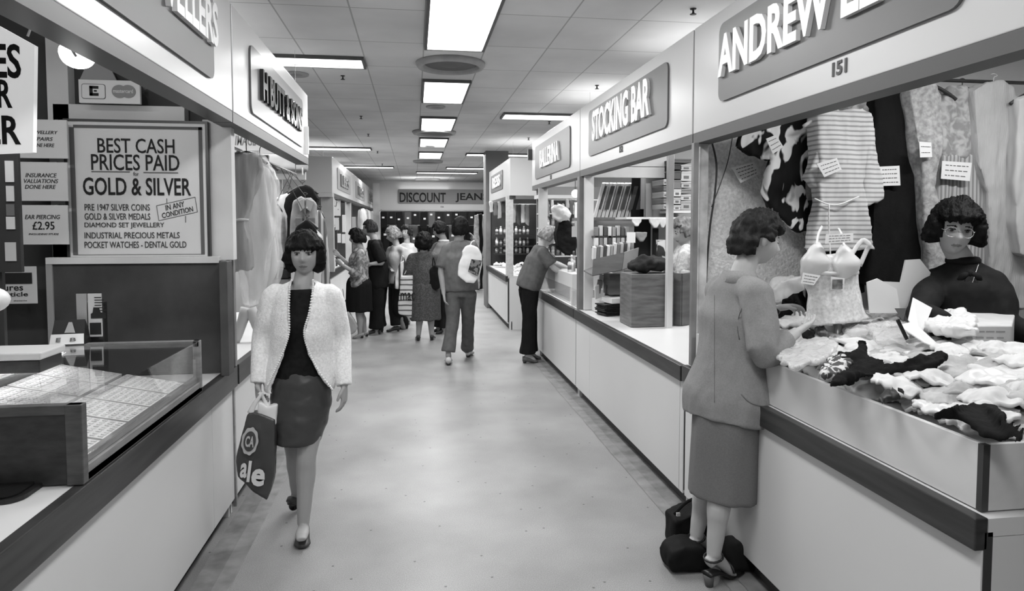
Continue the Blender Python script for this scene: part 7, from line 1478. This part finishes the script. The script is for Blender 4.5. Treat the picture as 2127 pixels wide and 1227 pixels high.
# ------------------------------------------------------------------ 5. man walking away with a white bag on his back
E_, pe = far_person(dict(Y=8.0, fwd=(0.12, 1, 0), hfwd=(0.5, 0.85, 0), s=1.05, pel=(957, 600), neck=(953, 500), head=(957, 473), shL=(928, 518), shR=(980, 512), elL=(916, 562), wrL=(922, 610, -0.05), elR=(994, 545, 0.05), wrR=(985, 505, 0.10), knL=(940, 668, -0.04), knR=(972, 664, 0.12), anL=(931, 732, -0.10), anR=(971, 726, 0.35), toeL=(932, 746, 0.02), toeR=(980, 738, 0.45)), 'man in a grey shirt walking away with a white bag over his shoulder', 0)
fix(E_)
hair_obj(pe, E_['head'], E_['hfwd'], HBLACK, s=1.05, top=0.022, side=0.020, back=0.026, fringe=0.05, face=0.056, low=-0.075, front_low=-0.01, seed=33)
top(E_, pe, mat('grey_shirt', 0.125, 0.8, 0.15, noise=(20, 0.12)), 'shirt', g=0.018, lo=-0.02, sleeve=0.42, voxel=0.012, seed=8, wide=1.1, waist=1.2, srad=(0.075, 0.06, 0.05, 0.04))
trousers(E_, pe, mat('grey_trousers', 0.105, 0.8, 0.15, noise=(20, 0.12)), seed=9, rad=(0.10, 0.088, 0.075, 0.072, 0.078))
for nm in ('L', 'R'): shoe(pe, Vector((E_['an' + nm].x, E_['an' + nm].y - 0.05, 0)), Vector((E_['toe' + nm].x, E_['toe' + nm].y + 0.06, 0)), mat('white_trainer', 0.55, 0.5, 0.3), h=0.075, w=0.048)
WPL = mat('white_plastic', 0.78, 0.4, 0.4)
t, bb = carrier('carrier_bag', 'white plastic carrier bag with dark print on the back of the walking man', 7.72, [(960, 522), (966, 512), (978, 508), (992, 514), (1000, 528), (1002, 545), (996, 570), (984, 588), (968, 586), (950, 572), (953, 550), (960, 530)], WPL, [(976, 512), (980, 502), (986, 500)], 0.09, (0.006, 8), 0.010)
q = px_poly([(979, 538), (1001, 541), (993, 574), (972, 564)], Y=7.637); slab(q, Y_, 0.004).build('print', blotch('bag_print', 0.03, 0.18, 30, 0.5), bb)
# ------------------------------------------------------------------ 6. woman in the long dark dress
Fp, pf = far_person(dict(Y=9.65, fwd=(-0.1, 1, 0), s=1.0, pel=(883, 598), neck=(880, 524), head=(880, 501), shL=(857, 536), shR=(903, 534), elL=(846, 568, 0.0), wrL=(848, 585, 0.12), elR=(912, 566), wrR=(905, 585, 0.15), knL=(872, 652), knR=(894, 652), anL=(869, 700), anR=(897, 700), toeL=(868, 708, 0.1), toeR=(900, 708, 0.1)), 'woman with long dark hair in a dark dress seen from behind', 0, face=False)
fix(Fp)
hair_obj(pf, Fp['head'], Fp['fwd'], HBLACK, top=0.03, side=0.045, back=0.05, fringe=0.04, face=0.056, low=-0.108, puff=0.016, seed=41, fine=0.008)
DRS = blotch('spotted_dress', 0.055, 0.09, 60, 0.5, soft=0.05)
dr_ = top(Fp, pf, DRS, 'dress', g=0.022, lo=-0.1, sleeve=0.62, wide=1.12, waist=1.25, voxel=0.013, seed=12, srad=(0.072, 0.065, 0.06, 0.05))
skirt(Fp, dr_, DRS, P(880, 664, Y=9.65).z, 'dress_skirt', wtop=(0.165, 0.13), whip=(0.21, 0.16), whem=(0.225, 0.18), voxel=0.014, fold=(0.014, (9, 9, 0.8)))
for nm in ('L', 'R'): shoe(pf, Vector((Fp['an' + nm].x, Fp['an' + nm].y - 0.06, 0)), Vector((Fp['toe' + nm].x, Fp['toe' + nm].y + 0.05, 0)), LEATH, heelh=0.03)
t, bb = carrier('carrier_bag', 'tall pale striped carrier bag held by the woman in the dark dress', 9.6, [(833, 572), (858, 570), (858, 640), (856, 660), (828, 652), (826, 646), (830, 600)], stripes('bag_stripes', 0.62, 0.12, 14, 'Z', 0.72, distort=0.5), [(838, 574), (846, 560), (850, 574)], 0.12, (0.01, 6), 0.014)
text('lettering', 'mac', 0.20, 0.11, P(832, 624, Y=9.52), X_, Z_, INK, bb, 0.004, 0.01)
t, bb = carrier('handbag', 'black handbag hanging from the shoulder of the woman in the dark dress', 9.55, [(892, 560), (902, 550), (912, 556), (914, 598), (904, 602), (890, 596)], BLKB, [(898, 556), (900, 534), (905, 556)], 0.10, (0.008, 8), 0.013)
# ------------------------------------------------------------------ 7. man in the grey jacket behind her
G_, pg = far_person(dict(Y=10.2, fwd=(-0.8, 0.55, 0), hfwd=(-0.85, 0.3, -0.3), s=1.03, pel=(918, 588), neck=(922, 500), head=(913, 477), shL=(902, 516, 0.15), shR=(938, 514, -0.1), elL=(898, 548, 0.2), wrL=(888, 545, 0.25), elR=(925, 550, -0.1), wrR=(905, 552, 0.0), knL=(912, 640, 0.05), knR=(924, 640, -0.05), anL=(910, 692, 0.05), anR=(922, 694, -0.05), toeL=(902, 698, 0.05), toeR=(912, 700, -0.05)), 'man with dark hair bending left behind the woman in the dark dress', 0)
fix(G_)
hair_obj(pg, G_['head'], G_['hfwd'], HBLACK, s=1.03, top=0.022, side=0.02, back=0.024, low=-0.06, front_low=-0.0, seed=44)
top(G_, pg, mat('grey_jacket', 0.16, 0.8, 0.1), 'jacket', g=0.02, sleeve=0.95, wide=1.1, voxel=0.014, seed=14)
MB().tube([G_['neck'] + Vector((0.065 * math.cos(a), 0.06 * math.sin(a), 0.0)) for a in [2 * math.pi * k / 16 for k in range(17)]], 0.018, 8).build('collar', PAPER, pg, True)
trousers(G_, pg, mat('dark_trousers', 0.016, 0.8, 0.1), seed=16)
for nm in ('L', 'R'): shoe(pg, Vector((G_['an' + nm].x + 0.05, G_['an' + nm].y, 0)), Vector((G_['toe' + nm].x - 0.06, G_['toe' + nm].y, 0)), LEATH, h=0.06)
# ------------------------------------------------------------------ 8. fair woman in the pale blouse
H_, ph = far_person(dict(Y=10.5, fwd=(-0.75, -0.35, 0), hfwd=(-0.9, -0.1, -0.25), s=0.98, pel=(826, 585), neck=(824, 510), head=(816, 488), shL=(840, 522, -0.16), shR=(812, 520, 0.14), elL=(846, 550, -0.18), wrL=(836, 560, -0.22), elR=(808, 548, 0.1), wrR=(814, 560, -0.1), knL=(826, 640, -0.05), knR=(818, 640, 0.06), anL=(840, 688, 0.25), anR=(822, 686, 0.0), toeL=(834, 693, 0.25), toeR=(808, 693, -0.05)), 'fair haired woman in a pale puff sleeved blouse facing left', 1)
fix(H_)
hair_obj(ph, H_['head'], H_['hfwd'], HFAIR, top=0.03, side=0.028, back=0.034, low=-0.06, front_low=-0.02, puff=0.014, seed=51, fine=0.008)
top(H_, ph, mat('pale_blouse', 0.42, 0.75, 0.15), 'blouse', g=0.018, lo=-0.02, sleeve=0.42, voxel=0.013, seed=18, srad=(0.085, 0.07, 0.05, 0.04))
trousers(H_, ph, mat('dark_trousers', 0.016, 0.8, 0.1), seed=19, rad=(0.11, 0.10, 0.085, 0.078, 0.08))
for nm in ('L', 'R'): shoe(ph, Vector((H_['an' + nm].x + 0.05, H_['an' + nm].y, 0)), Vector((H_['toe' + nm].x - 0.05, H_['toe' + nm].y, 0)), LEATH, h=0.06)
t, bb = carrier('carrier_bag', 'white and black striped carrier bag held by the fair haired woman', 10.2, [(830, 546), (838, 540), (846, 548), (846, 598), (838, 601), (818, 599), (820, 575)], stripes('bag_vstripes', 0.65, 0.04, 13, 'X', 0.6, distort=0.3), [(832, 548), (836, 530), (843, 548)], 0.10, (0.01, 8), 0.013)
# ------------------------------------------------------------------ 9. woman partly hidden behind
I_, pi_ = far_person(dict(Y=11.3, fwd=(-0.3, -0.95, 0), hfwd=(-0.5, -0.85, 0.05), s=0.98, pel=(842, 580), neck=(845, 505), head=(844, 483), shL=(858, 514), shR=(832, 514), elL=(862, 545), wrL=(855, 570, -0.1), elR=(830, 545), wrR=(838, 565, -0.15), knL=(848, 630), knR=(838, 630), anL=(848, 673), anR=(840, 675), toeL=(846, 679, -0.1), toeR=(838, 680, -0.1)), 'smiling woman in white half hidden behind the fair haired woman', 1)
fix(I_)
hair_obj(pi_, I_['head'], I_['hfwd'], HBROWN, top=0.026, side=0.026, back=0.03, fringe=0.045, low=-0.05, front_low=-0.02, puff=0.014, seed=55)
top(I_, pi_, mat('white_cotton', 0.66, 0.8, 0.1), 'blouse', g=0.016, sleeve=0.5, voxel=0.014, seed=20)
skirt(I_, pi_, mat('grey_skirt', 0.10, 0.8, 0.1), 0.45, 'skirt', voxel=0.016)
for nm in ('L', 'R'): shoe(pi_, Vector((I_['an' + nm].x, I_['an' + nm].y + 0.05, 0)), Vector((I_['toe' + nm].x, I_['toe' + nm].y - 0.05, 0)), LEATH)
# ------------------------------------------------------------------ 10. man in black, 11. woman in the patterned jacket
K_, pk = far_person(dict(Y=10.35, fwd=(-0.95, 0.15, 0), hfwd=(-0.97, 0.1, -0.12), s=1.06, pel=(785, 590), neck=(778, 498), head=(768, 474), shL=(780, 512, -0.19), shR=(782, 512, 0.19), elL=(794, 545, -0.24), wrL=(772, 548, -0.26), elR=(780, 548, 0.2), wrR=(765, 545, 0.2), knL=(782, 645, -0.10), knR=(785, 645, 0.10), anL=(782, 692, -0.1), anR=(788, 688, 0.1), toeL=(765, 698, -0.1), toeR=(772, 695, 0.1)), 'man in black with bare forearms standing in profile facing left', 0)
fix(K_)
hair_obj(pk, K_['head'], K_['hfwd'], HBROWN, s=1.06, top=0.016, side=0.014, back=0.018, fringe=0.055, low=-0.06, front_low=0.0, seed=61)
top(K_, pk, BLACKC, 'shirt', g=0.022, lo=-0.06, sleeve=0.5, wide=1.12, waist=1.3, voxel=0.013, seed=24, srad=(0.075, 0.066, 0.05, 0.04))
trousers(K_, pk, BLACKC, seed=25, rad=(0.12, 0.11, 0.10, 0.10, 0.11))
for nm in ('L', 'R'): shoe(pk, Vector((K_['an' + nm].x + 0.05, K_['an' + nm].y, 0)), Vector((K_['toe' + nm].x - 0.06, K_['toe' + nm].y, 0)), LEATH, h=0.06)
L_, pl2 = far_person(dict(Y=10.0, fwd=(-0.95, 0.2, 0), hfwd=(-0.96, 0.1, -0.15), s=0.97, pel=(746, 592), neck=(748, 514), head=(740, 493), shL=(748, 530, -0.16), shR=(750, 528, 0.16), elL=(742, 570, -0.22), wrL=(712, 550, -0.2), elR=(736, 560, 0.15), wrR=(706, 532, 0.15), knL=(746, 655, -0.06), knR=(750, 652, 0.08), anL=(748, 694, -0.06), anR=(758, 690, 0.08), toeL=(738, 702, -0.08), toeR=(748, 698, 0.08)), 'woman in a patterned jacket and black skirt reaching to the far left counter', 0)
fix(L_)
hair_obj(pl2, L_['head'], L_['hfwd'], HBLACK, top=0.03, side=0.028, back=0.045, low=-0.075, front_low=-0.02, puff=0.014, seed=65)
top(L_, pl2, blotch('jacket_print', 0.12, 0.34, 18, 0.5, soft=0.1), 'jacket', g=0.022, lo=-0.02, sleeve=0.72, wide=1.1, voxel=0.013, seed=27, srad=(0.078, 0.07, 0.062, 0.05))
skirt(L_, pl2, BLACKC, P(745, 646, Y=10.0).z, 'skirt', whip=(0.20, 0.19), whem=(0.21, 0.20), voxel=0.014)
for nm in ('L', 'R'): shoe(pl2, Vector((L_['an' + nm].x + 0.04, L_['an' + nm].y, 0)), Vector((L_['toe' + nm].x - 0.05, L_['toe' + nm].y, 0)), mat('pale_shoe', 0.3, 0.5, 0.3), heelh=0.03)
carrier('carrier_bag', 'pale carrier bag hanging low beside the woman in the patterned jacket', 9.85, [(716, 650), (724, 646), (736, 662), (744, 678), (738, 690), (722, 698), (712, 680)], mat('pale_bag2', 0.36, 0.5, 0.3), [(720, 650), (716, 630), (712, 600)], 0.12, (0.01, 8), 0.014)
# ------------------------------------------------------------------ 12. stallholder in the stocking shop
M_, pm = far_person(dict(Y=5.55, fwd=(-0.85, -0.3, 0), hfwd=(-0.92, -0.1, -0.3), s=1.0, pel=(1432, 628), neck=(1428, 508), head=(1418, 480), shL=(1424, 532, -0.17), shR=(1420, 526, 0.15), elL=(1412, 580, -0.2), wrL=(1385, 590, -0.25), elR=(1405, 570, 0.15), wrR=(1385, 580, 0.0), knL=(1430, 740), knR=(1430, 740, 0.15), anL=(1432, 830), anR=(1432, 830, 0.15), toeL=(1415, 840), toeR=(1415, 840, 0.15)), 'grey haired stallholder in a pale shirt behind the stocking shop counter', 1)
for nm in 'LR': M_['an' + nm].z = 0.085; M_['toe' + nm].z = 0.03
hair_obj(pm, M_['head'], M_['hfwd'], HGREY, top=0.02, side=0.018, back=0.022, low=-0.05, front_low=0.0, puff=0.01, seed=71)
top(M_, pm, blotch('pale_check', 0.35, 0.5, 40, 0.5, soft=0.1), 'shirt', g=0.02, sleeve=0.9, wide=1.08, voxel=0.013, seed=29)
trousers(M_, pm, mat('dark_trousers', 0.016, 0.8, 0.1), seed=30)
for nm in ('L', 'R'): shoe(pm, Vector((M_['an' + nm].x + 0.05, M_['an' + nm].y, 0)), Vector((M_['toe' + nm].x - 0.06, M_['toe' + nm].y, 0)), LEATH, h=0.06)
